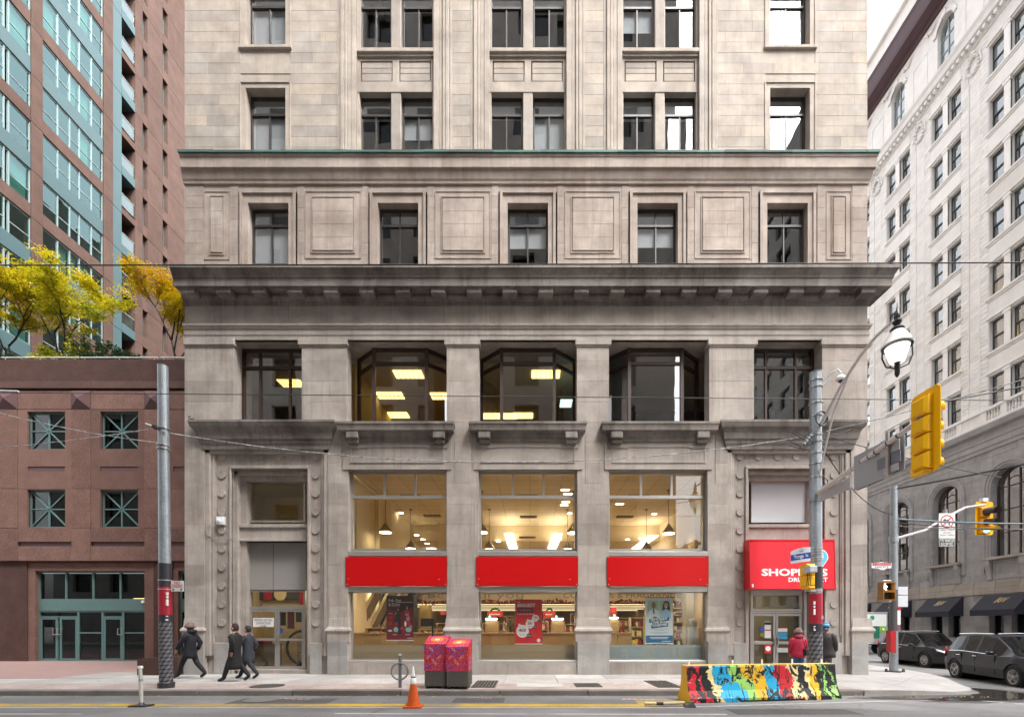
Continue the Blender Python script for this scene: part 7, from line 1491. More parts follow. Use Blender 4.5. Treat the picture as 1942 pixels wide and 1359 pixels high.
# --- cone with a torn white collar, delineators, bicycle ring
o = emp('traffic_cone', (-2.52, -5.26, -.138), .1, 'battered orange traffic cone with a torn white collar on the yellow line', 'cone')
ORG = stone('scuffed_orange', [(.62, .09, .008), (.7, .12, .01)], grain=20, gstr=.2, stain=.55, stcol=(.12, .06, .04), lo=.46, hi=.66, streak=.5, rough=.5)
MB().box(-.19, .19, -.19, .19, 0, .035).build('base', ORG, o, local=True); MB().lathe((0, 0, .035), [(.145, 0), (.14, .02), (.1, .26), (.06, .5), (.045, .6)], 22).build('cone_body', ORG, o, 40, True)
MB().lathe((0, 0, .5), [(.067, 0), (.07, .02), (.058, .13), (.05, .14)], 18).build('torn_collar', WSIGN, o, 40, True); MB().lathe((0, 0, .6), [(.052, 0), (.056, .03), (.05, .06)], 18).build('dark_band', SLEEVE, o, 40, True)
MB().lathe((.0, 0, .66), [(.04, 0), (.035, .05), (.03, .1), (.02, .18), (.012, .22)], 12).build('white_tip', WSIGN, o, 40, True)
o = emp('delineator_post', (-8.45, -5.2, -.138), 0, 'white flexible delineator post standing on a black base left on the road', 'post')
m = MB().box(-.19, .19, -.12, .12, 0, .035); m.build('base', SLEEVE, o, local=True); MB().lathe((0, 0, .03), [(.09, 0), (.05, .04), (.04, .06)], 14).build('boot', SLEEVE, o, 40, True)
MB().tube([(0, 0, .07), (-.005, 0, .4), (-.02, 0, .86)], [.036, .036, .034], 12).build('post', stone('grubby_white', [(.62, .6, .56), (.68, .66, .62)], grain=20, stain=.4, stcol=(.3, .26, .2)), o, local=True); MB().tube([(-.009, 0, .55), (-.01, 0, .6)], .038, 12).build('reflective_band', GALV, o, local=True); MB().tube([(-.019, 0, .83), (-.021, 0, .88)], [.052, .05], 12).build('top_flare', WSIGN, o, local=True)
o = emp('fallen_delineator', (2.95, -5.2, -.13), -.08, 'knocked over delineator post lying beside the yellow hatching', 'post')
MB().tube([(-.45, 0, .05), (.0, .01, .055), (.4, .0, .08)], .036, 10).build('post', mat('dirty_cream', (.5, .42, .25), .7, .3, 9.), o, local=True); MB().tube([(-.2, .004, .052), (-.05, .008, .055)], .0375, 10).build('band', SLEEVE, o, local=True); m = MB(); m.add([(.36, -.14, .0), (.62, -.12, .0), (.66, .14, .0), (.4, .13, .0), (.4, -.1, .05), (.56, -.08, .12), (.58, .1, .1), (.42, .09, .05)], [(0, 1, 5, 4), (1, 2, 6, 5), (2, 3, 7, 6), (3, 0, 4, 7), (4, 5, 6, 7)]); m.build('bent_base', SLEEVE, o, local=True)
o = emp('bicycle_ring', (-3.4, -3.2, 0), 0, 'grey post and ring bicycle stand left of the pink bins', 'bike rack')
STL = mat('grey_stand', (.2, .2, .215), .45, .15, metal=.4)
cyl(-3.4, -3.2, 0, .84, .042, n=14).build('post', STL, o); MB().lathe((-3.4, -3.2, .84), [(.046, 0), (.04, .03), (.004, .045)], 14).build('cap', mat('stand_cap', (.45, .46, .48), .4), o)
MB().tube([(-3.4 + .215 * math.cos(t), -3.245, .43 + .215 * math.sin(t)) for t in [2 * math.pi * i / 28 for i in range(29)]], .022, 8, caps=False).build('ring', STL, o)
# --- overhead wires
def wire(p0, p1, sag, r, lb, name='overhead_wire', m_=None, n=24):
    p0, p1 = Vector(p0), Vector(p1); pts = [p0.lerp(p1, i / n) - Vector((0, 0, sag * 4 * (i / n) * (1 - i / n))) for i in range(n + 1)]
    return tag(MB().tube(pts, r, 5).build(name, m_ or WIRE), lb, 'wire')
WIRE = mat('black_wire', (.012, .012, .013), .5); TWIST = stone('twisted_steel_wire', [(.4, .4, .4), (.5, .5, .5)], grain=9, gstr=.9)
def wp(px, py, Y): return (X(px, Y), Y, Z(py, Y))
wire(wp(-300, 503, -5), wp(2300, 496, -5), .02, .014, 'thick black wire along the street level with the main cornice'); wire(wp(-300, 742, -5), wp(2300, 762, -5), .0, .009, 'thin trolley wire crossing the second storey windows')
wire((lx, ly - .1, zp(822)), (qx, qy - .1, zq(826)), .78, .014, 'pale twisted wire sagging between the two poles', m_=TWIST)
wire(wp(-200, 728, -6), (lx, ly - .1, zp(843)), .15, .011, 'wire falling from the upper left to the left pole', m_=TWIST); wire(wp(-200, 862, -5), (lx, ly - .1, zp(812)), .1, .009, 'wire rising from the lower left to the left pole', m_=TWIST)
wire((kx, ky, zk(927)), wp(2100, 845, -3), .05, .03, 'thick black cable leading right from the top of the corner pole'); wire((qx, qy, zq(828)), (kx, ky, zk(975)), .5, .014, 'black cable drooping from the signal pole to the corner pole')
for k, (a, b, Y, lb) in enumerate(((984, 990, -2, 'upper'), (990, 1004, -2, 'second'), (997, 998, -1, 'lowest'))): wire((kx, ky, zk(a)), wp(2100, b, Y), .1, .016, lb + ' dark cable running right past the turn sign')
tw = wire((kx, ky, zk(983)), wp(2100, 992, 0), .08, .022, 'teal insulated cable behind the green signal', m_=mat('teal_cable', (.03, .12, .16), .5))
wire((qx, qy, zq(822)), wp(2200, 640, -6), .1, .012, 'pale span wire rising right past the yellow signal', m_=TWIST); wire(wp(1770, 765, -6.8), wp(2300, 655, -8), .03, .012, 'dark wire leaving the yellow signal to the right'); wire((qx, qy, zq(820)), wp(1900, 905, -1), .1, .012, 'dark wire behind the street name board')
for (px, py, Y) in ((22, 742, -5), (50, 744, -5)): pass
o = tag(MB().tube([wp(-5, 741, -5), wp(35, 742, -5)], .022, 6).build('wire_insulator', WSIGN), 'pale insulator bar on the trolley wire at the left edge', 'insulator')
o = emp('wire_clamp', (lx - .25, ly - .15, zp(812)), 0, 'black and white wire strainer on the left pole', 'clamp'); MB().tube([(lx - .45, ly - .1, zp(806)), (lx - .2, ly - .12, zp(812))], .018, 6).build('rod', WSIGN, o); MB().lathe((lx - .18, ly - .14, zp(818)), [(.02, 0), (.07, .03), (.07, .09), (.02, .12)], 10).build('insulator', BLACK, o)
for k, (py, dx) in enumerate(((834, -.5), (841, -.35), (850, -.25), (828, .2))): pass
m = MB(); rr = random.Random(6)
o = emp('pole_wiring', (qx, qy, zq(840)), 0, 'tangle of loose cables and clamps around the signal pole', 'cable')
for k in range(7):
    s_ = -1 if k < 5 else 1; p0 = Vector((qx + s_ * .15, qy - .1, zq(rr.uniform(818, 850)))); p1 = p0 + Vector((s_ * rr.uniform(.3, .8), -.1, rr.uniform(-.3, .1))); pm = (p0 + p1) / 2 - Vector((0, 0, rr.uniform(.05, .25))); MB().tube([p0, pm, p1], .012, 5).build('cable', BLACK, o)
for k in range(4): MB().lathe((qx - .22 - .06 * k, qy - .12, zq(832 + 5 * k)), [(.02, 0), (.05, .02), (.05, .07), (.02, .09)], 8).build('clamp', GALV, o)
MB().tube([(qx + .1, qy - .15, zq(905)), (qx + .2, qy - .2, zq(915)), (qx + .18, qy - .2, zq(925)), (qx + .08, qy - .18, zq(918))], .015, 6).build('cable_loop', BLACK, o)
# ------------------------------------------------------------------ trees on the podium roof
LEAFCOL = [(.12, .18, .012), (.32, .35, .012), (.58, .50, .012), (.68, .50, .014), (.68, .34, .02)]
def leafm(name, cols):
    n = N(name); c = n.ramp(n.attr(), [(i / (len(cols) - 1), q) for i, q in enumerate(cols)])
    n.set(c, .55, spec=.3); tr = n.n('ShaderNodeBsdfTranslucent'); n.l(c, tr.inputs[0]); mx = n.n('ShaderNodeMixShader'); mx.inputs[0].default_value = .35
    n.l(n.b.outputs[0], mx.inputs[1]); n.l(tr.outputs[0], mx.inputs[2]); n.l(mx.outputs[0], n.out.inputs[0]); return n.m
LEAF = leafm('autumn_leaf', LEAFCOL); GREENLEAF = leafm('dark_green_leaf', [(.012, .03, .014), (.025, .055, .02), (.05, .085, .03)])
BARK = mat('dark_bark', (.035, .026, .022), .9, .3, 12., bump=.4)
def leaves(mb, c, r, n, rd, size, tb, flat=.45):
    for _ in range(n):
        p = Vector((rd.gauss(0, .5), rd.gauss(0, .5), rd.gauss(0, .5) * flat)) * r + c
        s = size * rd.uniform(.6, 1.3); a = Vector((rd.uniform(-1, 1), rd.uniform(-1, 1), rd.uniform(-.5, .5))).normalized(); b = a.cross(Vector((rd.uniform(-.6, .6), rd.uniform(-.6, .6), 1))).normalized()
        mb.tint = min(1, max(0, tb + rd.gauss(0, .16)))
        mb.add([p - a * s, p + b * s * .45, p + a * s, p - b * s * .45], [(0, 1, 2, 3)])
def tree(x, y, z, h, sp, seed, lb, lean=0., nl=46, tone=.5):
    rd = random.Random(seed); o = emp('maple_tree', (x, y, z), 0, lb, 'tree', 'trees on the podium roof')
    tubes = []; tips = []
    def grow(p, dr, ln_, r, lev):
        pts = [p]; d_ = dr.copy(); q = p
        for k in range(4):
            d_ = (d_ + Vector((rd.uniform(-.16, .16), rd.uniform(-.16, .16), rd.uniform(-.05, .1)))).normalized(); q = q + d_ * ln_ / 4; pts.append(q)
        tubes.append((pts, r, lev))
        if lev >= 2: tips.extend([(pts[4], 1.), (pts[3], .5)] if lev == 2 else [(pts[4], 1.), (pts[2], .7)])
        if lev < 3:
            for k in range((4, 4, 3)[lev]):
                t = rd.choice((2, 3, 4)) if k else 4; az = rd.uniform(0, 6.283); el_ = rd.uniform(.3, .85) if lev else rd.uniform(.6, 1.05)
                nd_ = Vector((math.cos(az) * math.cos(el_), math.sin(az) * math.cos(el_), math.sin(el_) * (1 if lev < 2 else .3))); nd_ = (nd_ + d_ * .5).normalized()
                grow(pts[t], nd_, ln_ * rd.uniform(.62, .82), r * .55, lev + 1)
    grow(Vector((0, 0, 0)), Vector((lean, 0, 1)).normalized(), h * .22, .075, 0)
    zmax = max(t[0].z for t in tips); rmax = sorted(abs(t[0].x) for t in tips)[int(len(tips) * .95)]; kz, kr = (h - .25) / zmax, (sp / 2 - .2) / rmax
    S_ = lambda p: Vector((p.x * kr, p.y * kr, p.z * kz)); br_ = MB(); lf = MB()
    for pts, r, lev in tubes: br_.tube([S_(p) for p in pts], [r * (1 - .14 * k) for k in range(5)], 6 if lev < 2 else 4)
    for p, w_ in tips: q = S_(p); leaves(lf, q, rd.uniform(.26, .5), int(nl * w_ * rd.uniform(.6, 1.3)), rd, .07, tone + .4 * (q.z / h - .6) + rd.uniform(-.12, .12), .4)
    br_.build('trunk', BARK, o, True, True); lf.build('crown', LEAF, o, False, True, False); return o
tree(-24.1, 8.2, 13.85, 6.9, 5.4, 12, 'tall yellow green maple in the middle of the podium roof', nl=150, tone=.38)
tree(-17.7, 8.0, 13.85, 5.7, 3.3, 31, 'golden orange maple beside the corner of the stone building', lean=-.05, nl=125, tone=.64)
tree(-27.6, 8.6, 13.85, 6.6, 5.0, 23, 'yellow maple cut by the left edge of the photo', nl=105, tone=.45)
rsb = random.Random(9)
for (px, w_, h, tn, m_, lb) in ((160, 1.6, 1.1, .5, GREENLEAF, 'dark green bush at the foot of the middle maple'), (195, 1.5, 1.0, .6, GREENLEAF, 'dark green bush second from the middle maple'), (222, 1.3, .75, .5, GREENLEAF, 'dark green bush left of the golden maple'), (255, 1.0, .5, .4, GREENLEAF, 'smallest dark green bush near the golden maple'), (88, 1.5, .8, .3, LEAF, 'yellow green bush left of the middle maple'), (140, 1.2, .9, .35, LEAF, 'yellow green bush right of the middle maple trunk'), (20, 1.4, .5, .4, GREENLEAF, 'low dark bush at the left end of the podium roof')):
    x = X(px, 7.4); o = emp('shrub', (x, 7.4, 14.3), 0, lb, 'shrub', 'bushes on the podium roof'); lf = MB(); br_ = MB()
    for k in range(26):
        az, rr_, q = rsb.uniform(0, 6.28), rsb.uniform(0, .5) * w_, rsb.uniform(.15, 1) * h * 1.5; p = Vector((rr_ * math.cos(az), rr_ * math.sin(az), q * (1 - .5 * rr_ / w_))); leaves(lf, p, .22, 34, rsb, .075, tn, .8)
        if k % 4 == 0: br_.tube([(0, 0, 0), tuple(p * .5), tuple(p)], [.025, .015, .008], 4)
    br_.build('stems', BARK, o, local=True); lf.build('foliage', m_, o, local=True, fix=False)

# ------------------------------------------------------------------ people
SKIN = mat('skin', (.42, .24, .17), .55, .06)
def skin_mesh(name, nodes, edges, mats, parent, sub=2, mfun=None):
    """nodes: list of (co, rx, ry); one continuous body grown with the Skin modifier"""
    me = bpy.data.meshes.new(name); me.from_pydata([n[0] for n in nodes], edges, []); ob = bpy.data.objects.new(name, me); COL.objects.link(ob)
    md = ob.modifiers.new('s', 'SKIN'); md.use_smooth_shade = True; sb_ = ob.modifiers.new('u', 'SUBSURF'); sb_.levels = sub; sb_.render_levels = sub
    if not me.skin_vertices:
        bpy.context.view_layer.objects.active = ob; ob.select_set(True); bpy.ops.mesh.customdata_skin_add()
    for i, n in enumerate(nodes): me.skin_vertices[0].data[i].radius = (n[1], n[2]); me.skin_vertices[0].data[i].use_root = (i == 0)
    bpy.context.view_layer.update(); ev = ob.evaluated_get(bpy.context.evaluated_depsgraph_get()); nm = bpy.data.meshes.new_from_object(ev)
    bpy.data.objects.remove(ob); bpy.data.meshes.remove(me)
    nm.materials.clear()
    for m in mats: nm.materials.append(m)
    for p in nm.polygons:
        p.use_smooth = True
        if mfun: p.material_index = mfun(p.center)
    o = bpy.data.objects.new(name, nm); COL.objects.link(o); o.parent = parent; return o
def ringloft(mb, rings, n=20, wob=0., rd=None, close=True):
    """rings of (cx, cy, z, rx, ry) joined into a skin"""
    v = []
    for (cx, cy_, z, rx, ry) in rings:
        for k in range(n): t = 2 * math.pi * k / n; w_ = 1 + (rd.uniform(-wob, wob) if rd else 0); v.append((cx + rx * math.cos(t) * w_, cy_ + ry * math.sin(t) * w_, z))
    f = [(i * n + k, i * n + (k + 1) % n, (i + 1) * n + (k + 1) % n, (i + 1) * n + k) for i in range(len(rings) - 1) for k in range(n)]
    if close: f.append(tuple(range(n - 1, -1, -1))); f.append(tuple((len(rings) - 1) * n + k for k in range(n)))
    return mb.add(v, f)
def person(lb, loc, hd, hgt, coat, trouser, shoe, stride=0., coat_len=.8, arms=((.1, .05), (-.1, .05)), hat=None, hairc=(.02, .015, .012), look=0., hood=False, bag=False, bulk=1., group=None):
    """x forward, y left; joints laid out for a 1.75 m figure and scaled. arms: forward swing of (elbow, hand) per side"""
    o = emp('person', loc, hd, lb, 'person', group); k = hgt / 1.75; o.scale = (k, k, k); rd = random.Random(lb)
    nodes = []; edges = []; idx = {}
    def nd_(key, co_, rx, ry=None, par=None):
        idx[key] = len(nodes); nodes.append((Vector(co_), rx, ry or rx))
        if par is not None: edges.append((idx[par], idx[key]))
    nd_('pelvis', (0, 0, .93), .12, .15); nd_('waist', (0, 0, 1.1), .1, .135, 'pelvis'); nd_('chest', (.01, 0, 1.3), .115, .16, 'waist'); nd_('neck0', (0, 0, 1.44), .075, .09, 'chest'); nd_('neck', (.012, 0, 1.51), .05, .052, 'neck0')
    cl, sl_ = math.cos(look), math.sin(look)
    def hp(a, b, z): return (.02 + a * cl - b * sl_, a * sl_ + b * cl, z)
    nd_('head', hp(.015, 0, 1.6), .088, .078, 'neck'); nd_('crown', hp(0, 0, 1.68), .09, .075, 'head'); nd_('top', hp(-.01, 0, 1.74), .05, .045, 'crown'); nd_('nose', hp(.105, 0, 1.605), .016, .014, 'head'); nd_('chin', hp(.07, 0, 1.54), .035, .035, 'head')
    for s, sd in ((1, 'l'), (-1, 'r')):
        nd_('ear' + sd, hp(.0, s * .088, 1.61), .012, .018, 'head')
        sw = s * stride; hip = (0, s * .09, .9); kn = (sw * .20 + .03, s * .095, .50 + .02 * abs(sw)); an = (sw * .42 - (.10 if sw < 0 else -.02), s * .095, .095 + (.07 if sw < -.3 else 0)); toe = (an[0] + .17, s * .11, .035 + (.0 if sw >= -.3 else .0))
        nd_('hip' + sd, hip, .105, None, 'pelvis'); nd_('knee' + sd, kn, .08, None, 'hip' + sd); nd_('ankle' + sd, an, .06, None, 'knee' + sd); nd_('toe' + sd, toe, .042, .05, 'ankle' + sd)
        e, h = arms[0 if s > 0 else 1]
        sh = (0, s * .185, 1.40); el_ = (e, s * .25, 1.14); wr = (h, s * .235, .92 + .12 * abs(h)); nd_('sh' + sd, sh, .06, None, 'neck0'); nd_('elb' + sd, el_, .045, None, 'sh' + sd); nd_('wr' + sd, wr, .03, None, 'elb' + sd)
        dirv = (Vector(wr) - Vector(el_)).normalized(); pm = Vector(wr) + dirv * .07; nd_('palm' + sd, pm, .022, .034, 'wr' + sd); side = Vector((1, 0, 0)); side = (side - dirv * side.dot(dirv)).normalized(); inn = dirv.cross(side) * 1
        for fi, (off, fl) in enumerate(((.03, .062), (.011, .074), (-.009, .068), (-.028, .052))):
            q1 = pm + side * off + dirv * .035; q2 = q1 + dirv * fl * .5 + Vector((0, -s * .006, 0)); q3 = q2 + dirv * fl * .5 + Vector((0, -s * .018, 0)); nd_(f'f{fi}a' + sd, q1, .0095, None, 'palm' + sd); nd_(f'f{fi}b' + sd, q2, .0085, None, f'f{fi}a' + sd); nd_(f'f{fi}c' + sd, q3, .0075, None, f'f{fi}b' + sd)
        t1 = Vector(wr) + dirv * .04 + side * .035; t2 = t1 + dirv * .03 + side * .025; nd_('ta' + sd, t1, .0105, None, 'palm' + sd); nd_('tb' + sd, t2, .009, None, 'ta' + sd)
    body = skin_mesh('body', nodes, edges, [SKIN, trouser, shoe], o, 2, lambda c: 2 if c.z < .1 else 1 if (c.z < 1.0 and abs(c.y) < .2) else 0)
    for s in (-1, 1):
        e_ = hp(.088, s * .032, 1.625); MB().lathe((0, 0, 0), [(.002, -.01), (.009, 0), (.002, .01)], 8).build('eye', mat('eye_dark', (.02, .015, .012), .3), o, local=True).location = e_
    m = MB(); q = hp(.096, 0, 1.567); m.lathe(q, [(.002, -.005), (.02, 0), (.002, .005)], 8); m.build('mouth', mat('lip', (.25, .08, .07), .6), o, local=True)
    # coat: body, sleeves, collar in one garment
    m = MB(); b = bulk; hem = 1.38 - coat_len; zs_ = [hem, hem + .12, .92 if hem < .75 else hem + .2, 1.1, 1.28, 1.4, 1.47, 1.5]; fl_ = .03 if hem < .7 else 0.
    rs_ = [(.15 + fl_, .21 + fl_ * .8), (.15 + fl_ * .7, .205 + fl_ * .6), (.148, .2), (.142, .192), (.15, .205), (.125, .19), (.085, .115), (.07, .085)]
    ringloft(m, [(.0 if z > 1 else stride * .02, 0, z, rx * b, ry * b) for z, (rx, ry) in zip(zs_, rs_)], 22, .035, rd)
    for s, sd in ((1, 'l'), (-1, 'r')):
        P_ = [nodes[idx[q + sd]][0] for q in ('sh', 'elb', 'wr')]; m.tube([P_[0] + Vector((0, -s * .04, .01)), P_[0] + Vector((0, s * .015, -.03)), P_[0].lerp(P_[1], .5), P_[1], P_[1].lerp(P_[2], .5), P_[2] + (P_[2] - P_[1]) * .05], [r * b for r in (.075, .085, .078, .072, .062, .055)], 12)
    m.build('coat', coat, o, True, True)
    if hood: m = MB(); ringloft(m, [(-.03, 0, 1.44, .11, .14), (-.05, 0, 1.5, .13, .15), (-.06, 0, 1.55, .11, .13), (-.05, 0, 1.57, .07, .09)], 18, .05, rd); m.build('hood_collar', coat, o, True, True)
    HM = mat('hair_%d' % int(hairc[0] * 1000), hairc, .7, .3, 30.)
    m = MB(); c_ = hp(-.018, 0, 0)
    if hat is None:
        ringloft(m, [(c_[0] - .01, c_[1], 1.56, .086, .08), (c_[0] - .012, c_[1], 1.62, .098, .09), (c_[0] - .008, c_[1], 1.68, .103, .091), (c_[0], c_[1], 1.74, .088, .078), (c_[0] + .005, c_[1], 1.785, .045, .04)], 18, .03, rd); m.build('hair', HM, o, True, True)
    elif hat == 'toque':
        c_ = hp(-.005, 0, 0); nb = N('knit_blue'); sx_ = nb.n('ShaderNodeSeparateXYZ'); tc_ = nb.n('ShaderNodeTexCoord'); nb.l(tc_.outputs['Object'], sx_.inputs[0]); mr = nb.n('ShaderNodeMapRange'); mr.inputs[1].default_value = 1.63; mr.inputs[2].default_value = 1.84; nb.l(sx_.outputs[2], mr.inputs[0])
        nb.set(nb.ramp(mr.outputs[0], [(0, (.01, .06, .3)), (.33, (.02, .25, .55)), (.55, (.22, .5, .6)), (.7, (.02, .2, .5))], 'CONSTANT'), .9); ringloft(m, [(c_[0], c_[1], 1.635, .108, .1), (c_[0], c_[1], 1.7, .112, .104), (c_[0], c_[1], 1.76, .1, .092), (c_[0] - .01, c_[1], 1.81, .07, .066), (c_[0] - .012, c_[1], 1.835, .02, .02)], 20, .015, rd); m.build('knit_hat', nb.m, o, True, True)
        m = MB(); ringloft(m, [(c_[0] - .02, c_[1], 1.56, .085, .08), (c_[0] - .015, c_[1], 1.64, .098, .09)], 16); m.build('hair', HM, o, True, True)
    else:
        c_ = hp(-.01, 0, 0); FU = mat('fur_hat', (.17, .12, .1), .95, .6, 22., bump=.9, bs=40); ringloft(m, [(c_[0], c_[1], 1.6, .1, .1), (c_[0], c_[1], 1.63, .135, .15), (c_[0], c_[1], 1.68, .14, .155), (c_[0], c_[1], 1.71, .115, .12), (c_[0] - .01, c_[1], 1.77, .1, .095), (c_[0] - .01, c_[1], 1.81, .04, .04)], 20, .07, rd); m.build('fur_hat', FU, o, True, True)
        m = MB(); ringloft(m, [(c_[0] - .02, c_[1], 1.5, .085, .085), (c_[0] - .02, c_[1], 1.6, .095, .088)], 16); m.build('hair', HM, o, True, True)
    if bag:
        g = emp('shoulder_bag', (0, 0, 0)) if False else None
    return o
NAVYC = mat('navy_coat', (.007, .008, .015), .8, .25, 9.); BLKC = mat('black_coat', (.006, .006, .007), .8, .25, 9.); DKTR = mat('dark_trousers', (.009, .009, .012), .8, .2); JEAN = mat('blue_jeans', (.03, .1, .24), .85, .2, 14.); BLKS = mat('black_shoe', (.012, .011, .011), .45); REDC = mat('crimson_jacket', (.36, .006, .035), .7, .12, 8., bump=.3, bs=25); BRNC = mat('brown_black_jacket', (.022, .016, .018), .65, .2, 8., bump=.3, bs=20)
PI = math.pi
person('person in a dark navy coat walking left past the corner of the stone building', (X(361, -1.1), -1.1, 0), PI, 1.68, NAVYC, DKTR, BLKS, .75, .74, ((.12, .24), (-.14, -.08)), hood=True, hat='fur')
person('person in a long black coat walking left in front of the exit doors', (X(446, -1.9), -1.9, 0), PI, 1.66, BLKC, DKTR, BLKS, .65, 1.0, ((-.12, -.06), (.1, .2)), hairc=(.03, .014, .01))
person('person in a dark blue coat walking just behind the long black coat', (X(470, -1.25), -1.25, 0), PI, 1.6, mat('slate_coat', (.022, .026, .036), .8, .2, 9.), mat('slate_trousers', (.02, .022, .028), .8), BLKS, -.7, .85, ((.12, .24), (-.14, -.06)))
w1_ = (X(1514, -1.3), -1.3, -.01)
person('woman in a crimson jacket and fur trimmed hat seen from behind at the shop door', w1_, 1.45, 1.52, REDC, JEAN, BLKS, .12, .62, ((.02, .1), (.03, .12)), hat='fur', hood=True, bulk=1.12, hairc=(.02, .012, .01))
person('man in a dark jacket and striped blue knit hat right of the signal pole', (X(1566, -1.15), -1.15, -.01), .75, 1.66, BRNC, mat('grey_trousers', (.1, .1, .105), .8), BLKS, .1, .68, ((.05, .2), (.02, .16)), hat='toque', look=-.85, bulk=1.2, hairc=(.12, .1, .09))
bg_ = emp('shoulder_bag', (w1_[0] + .2, w1_[1] - .14, .72), .3, 'black shoulder bag on the crimson jacket', 'bag'); BGM = mat('black_leather', (.012, .011, .012), .4)
MB().box(-.13, .13, -.05, .05, -.0, .2, ch=.03).build('pouch', BGM, bg_, local=True); MB().box(-.125, .125, -.06, -.045, .08, .2, ch=.01).build('flap', BGM, bg_, local=True); MB().tube([(-.1, 0, .19), (-.2, -.06, .38), (-.3, -.07, .52), (-.36, .04, .6)], .012, 5).build('strap', BGM, bg_, local=True)

# ------------------------------------------------------------------ vehicles
def lerp(pts, x):
    for (a, b), (c, d_) in zip(pts[:-1], pts[1:]):
        if x <= c: t = (x - a) / (c - a) if c > a else 0; return b + (d_ - b) * max(0, min(1, t))
    return pts[-1][1]
def suv(lb, rear, hd, paint, L=4.6, Wd=1.86, Ht=1.66, wb=2.66, cat='car', rim='five', z0=0.):
    """x forward from the rear axle, y left; heading hd"""
    ro = .86; fo = L - wb - ro; xr_, xf = -ro, wb + fo; WR = .345
    o = emp('suv', rear, hd, lb, cat)
    belt = [(xr_, .95), (xr_ + .25, 1.02), (.2, 1.04), (1.5, .99), (wb - .6, .97), (wb - .1, .985), (wb + .35, .96), (xf - .25, .86), (xf, .72)]
    roof = [(xr_, .97), (xr_ + .08, 1.12), (xr_ + .42, Ht - .16), (xr_ + .62, Ht - .04), (.4, Ht), (1.2, Ht + .005), (1.75, Ht - .06), (wb - .42, 1.2), (wb - .08, 1.01), (wb + .35, .99), (xf - .25, .89), (xf, .74)]
    half = [(xr_, .72), (xr_ + .12, .84), (xr_ + .4, .91), (.3, .93), (wb, .93), (wb + .5, .89), (xf - .15, .76), (xf, .56)]
    rhalf = [(xr_, .6), (xr_ + .4, .6), (.5, .63), (1.5, .62), (wb - .42, .66), (wb - .05, .74), (wb + .5, .7), (xf - .15, .6), (xf, .46)]
    low = [(xr_, .46), (xr_ + .2, .3), (-.4, .25), (wb + .4, .23), (xf - .2, .25), (xf, .36)]
    xs = sorted({round(xr_ + (L) * i / 46, 4) for i in range(47)} | {a + WR * 1.12 * math.cos(rad(t)) for a in (0, wb) for t in range(0, 181, 12)} | {b for b in (xr_ + .42, xr_ + .62, .35, .43, 1.02, 1.12, 1.75, wb - .42, wb - .08)})
    ringsv = []; nr = 11
    for x in xs:
        hb, zb, zr, rh, zl_ = lerp(half, x), lerp(belt, x), lerp(roof, x), lerp(rhalf, x), lerp(low, x)
        for a in (0, wb):
            if abs(x - a) < WR * 1.12: zl_ = max(zl_, WR + math.sqrt(max(0, (WR * 1.12) ** 2 - (x - a) ** 2)))
        zl_ = min(zl_, zb - .08); zr = max(zr, zb + .012)
        rh = min(rh, hb - .02); cab = (zr - zb) > .06
        P = [(0, zl_ if zl_ < .5 else .35), (hb * .8, zl_), (hb * .965, zl_ + .01), (hb, max(zl_ + .03, .55)), (hb * .995, max(zl_ + .05, .75)), (hb * .965, zb - .02), (hb * .945, zb), (rh + .03, zr - .035 * cab - .004), (rh * .93, zr - .008), (rh * .5, zr + .012), (0, zr + .016)]
        ringsv.append((x, P))
    def strip_faces(sel):
        mb = MB()
        for i in range(len(ringsv) - 1):
            (xa, A), (xb, Bq) = ringsv[i], ringsv[i + 1]
            for j in range(nr - 1):
                if sel(i, j, (xa + xb) / 2):
                    for s in (1, -1): mb.add([(xa, s * A[j][0], A[j][1]), (xb, s * Bq[j][0], Bq[j][1]), (xb, s * Bq[j + 1][0], Bq[j + 1][1]), (xa, s * A[j + 1][0], A[j + 1][1])], [(0, 1, 2, 3)])
        return mb
    cabx = (xr_ + .2, wb - .1)
    def kind(i, j, x):
        if j == 6 and xr_ + .42 < x < wb - .38:                       # side glass with pillars
            if .35 < x < .43 or 1.02 < x < 1.12 or x < xr_ + .5: return 'p'
            if x > 1.75 + .35: return 'p' if x > wb - .5 else 'g'
            return 'g'
        if j in (7, 8, 9) and 1.75 < x < wb - .08: return 'w'
        if j in (7, 8, 9) and xr_ + .08 < x < xr_ + .42: return 'r'
        if j <= 1: return 'u'
        if j == 2: return 't'
        return 'b'
    body = strip_faces(lambda i, j, x: kind(i, j, x) in 'b')
    for (x, P) in (ringsv[0], ringsv[-1]): body.add([(x, p[0], p[1]) for p in P] + [(x, -p[0], p[1]) for p in P[-2:0:-1]], [tuple(range(2 * nr - 2))])
    bo = body.build('body', paint, o, 35, True, weld=True)
    TRIM = mat('black_trim', (.015, .015, .016), .5); CGL = glass('car_glass', (.06, .075, .075), .8, base_r=.0) if 'car_glass' not in MATS else MATS['car_glass']
    strip_faces(lambda i, j, x: kind(i, j, x) == 'u').build('underbody', TRIM, o, local=True, weld=True); strip_faces(lambda i, j, x: kind(i, j, x) == 't').build('sill_trim', TRIM, o, True, True, weld=True); strip_faces(lambda i, j, x: kind(i, j, x) == 'p').build('pillar', TRIM, o, True, True, weld=True)
    for nm, kd in (('windscreen', 'w'), ('rear_window', 'r')): strip_faces(lambda i, j, x: kind(i, j, x) == kd).build(nm, CGL, o, True, True, weld=True)
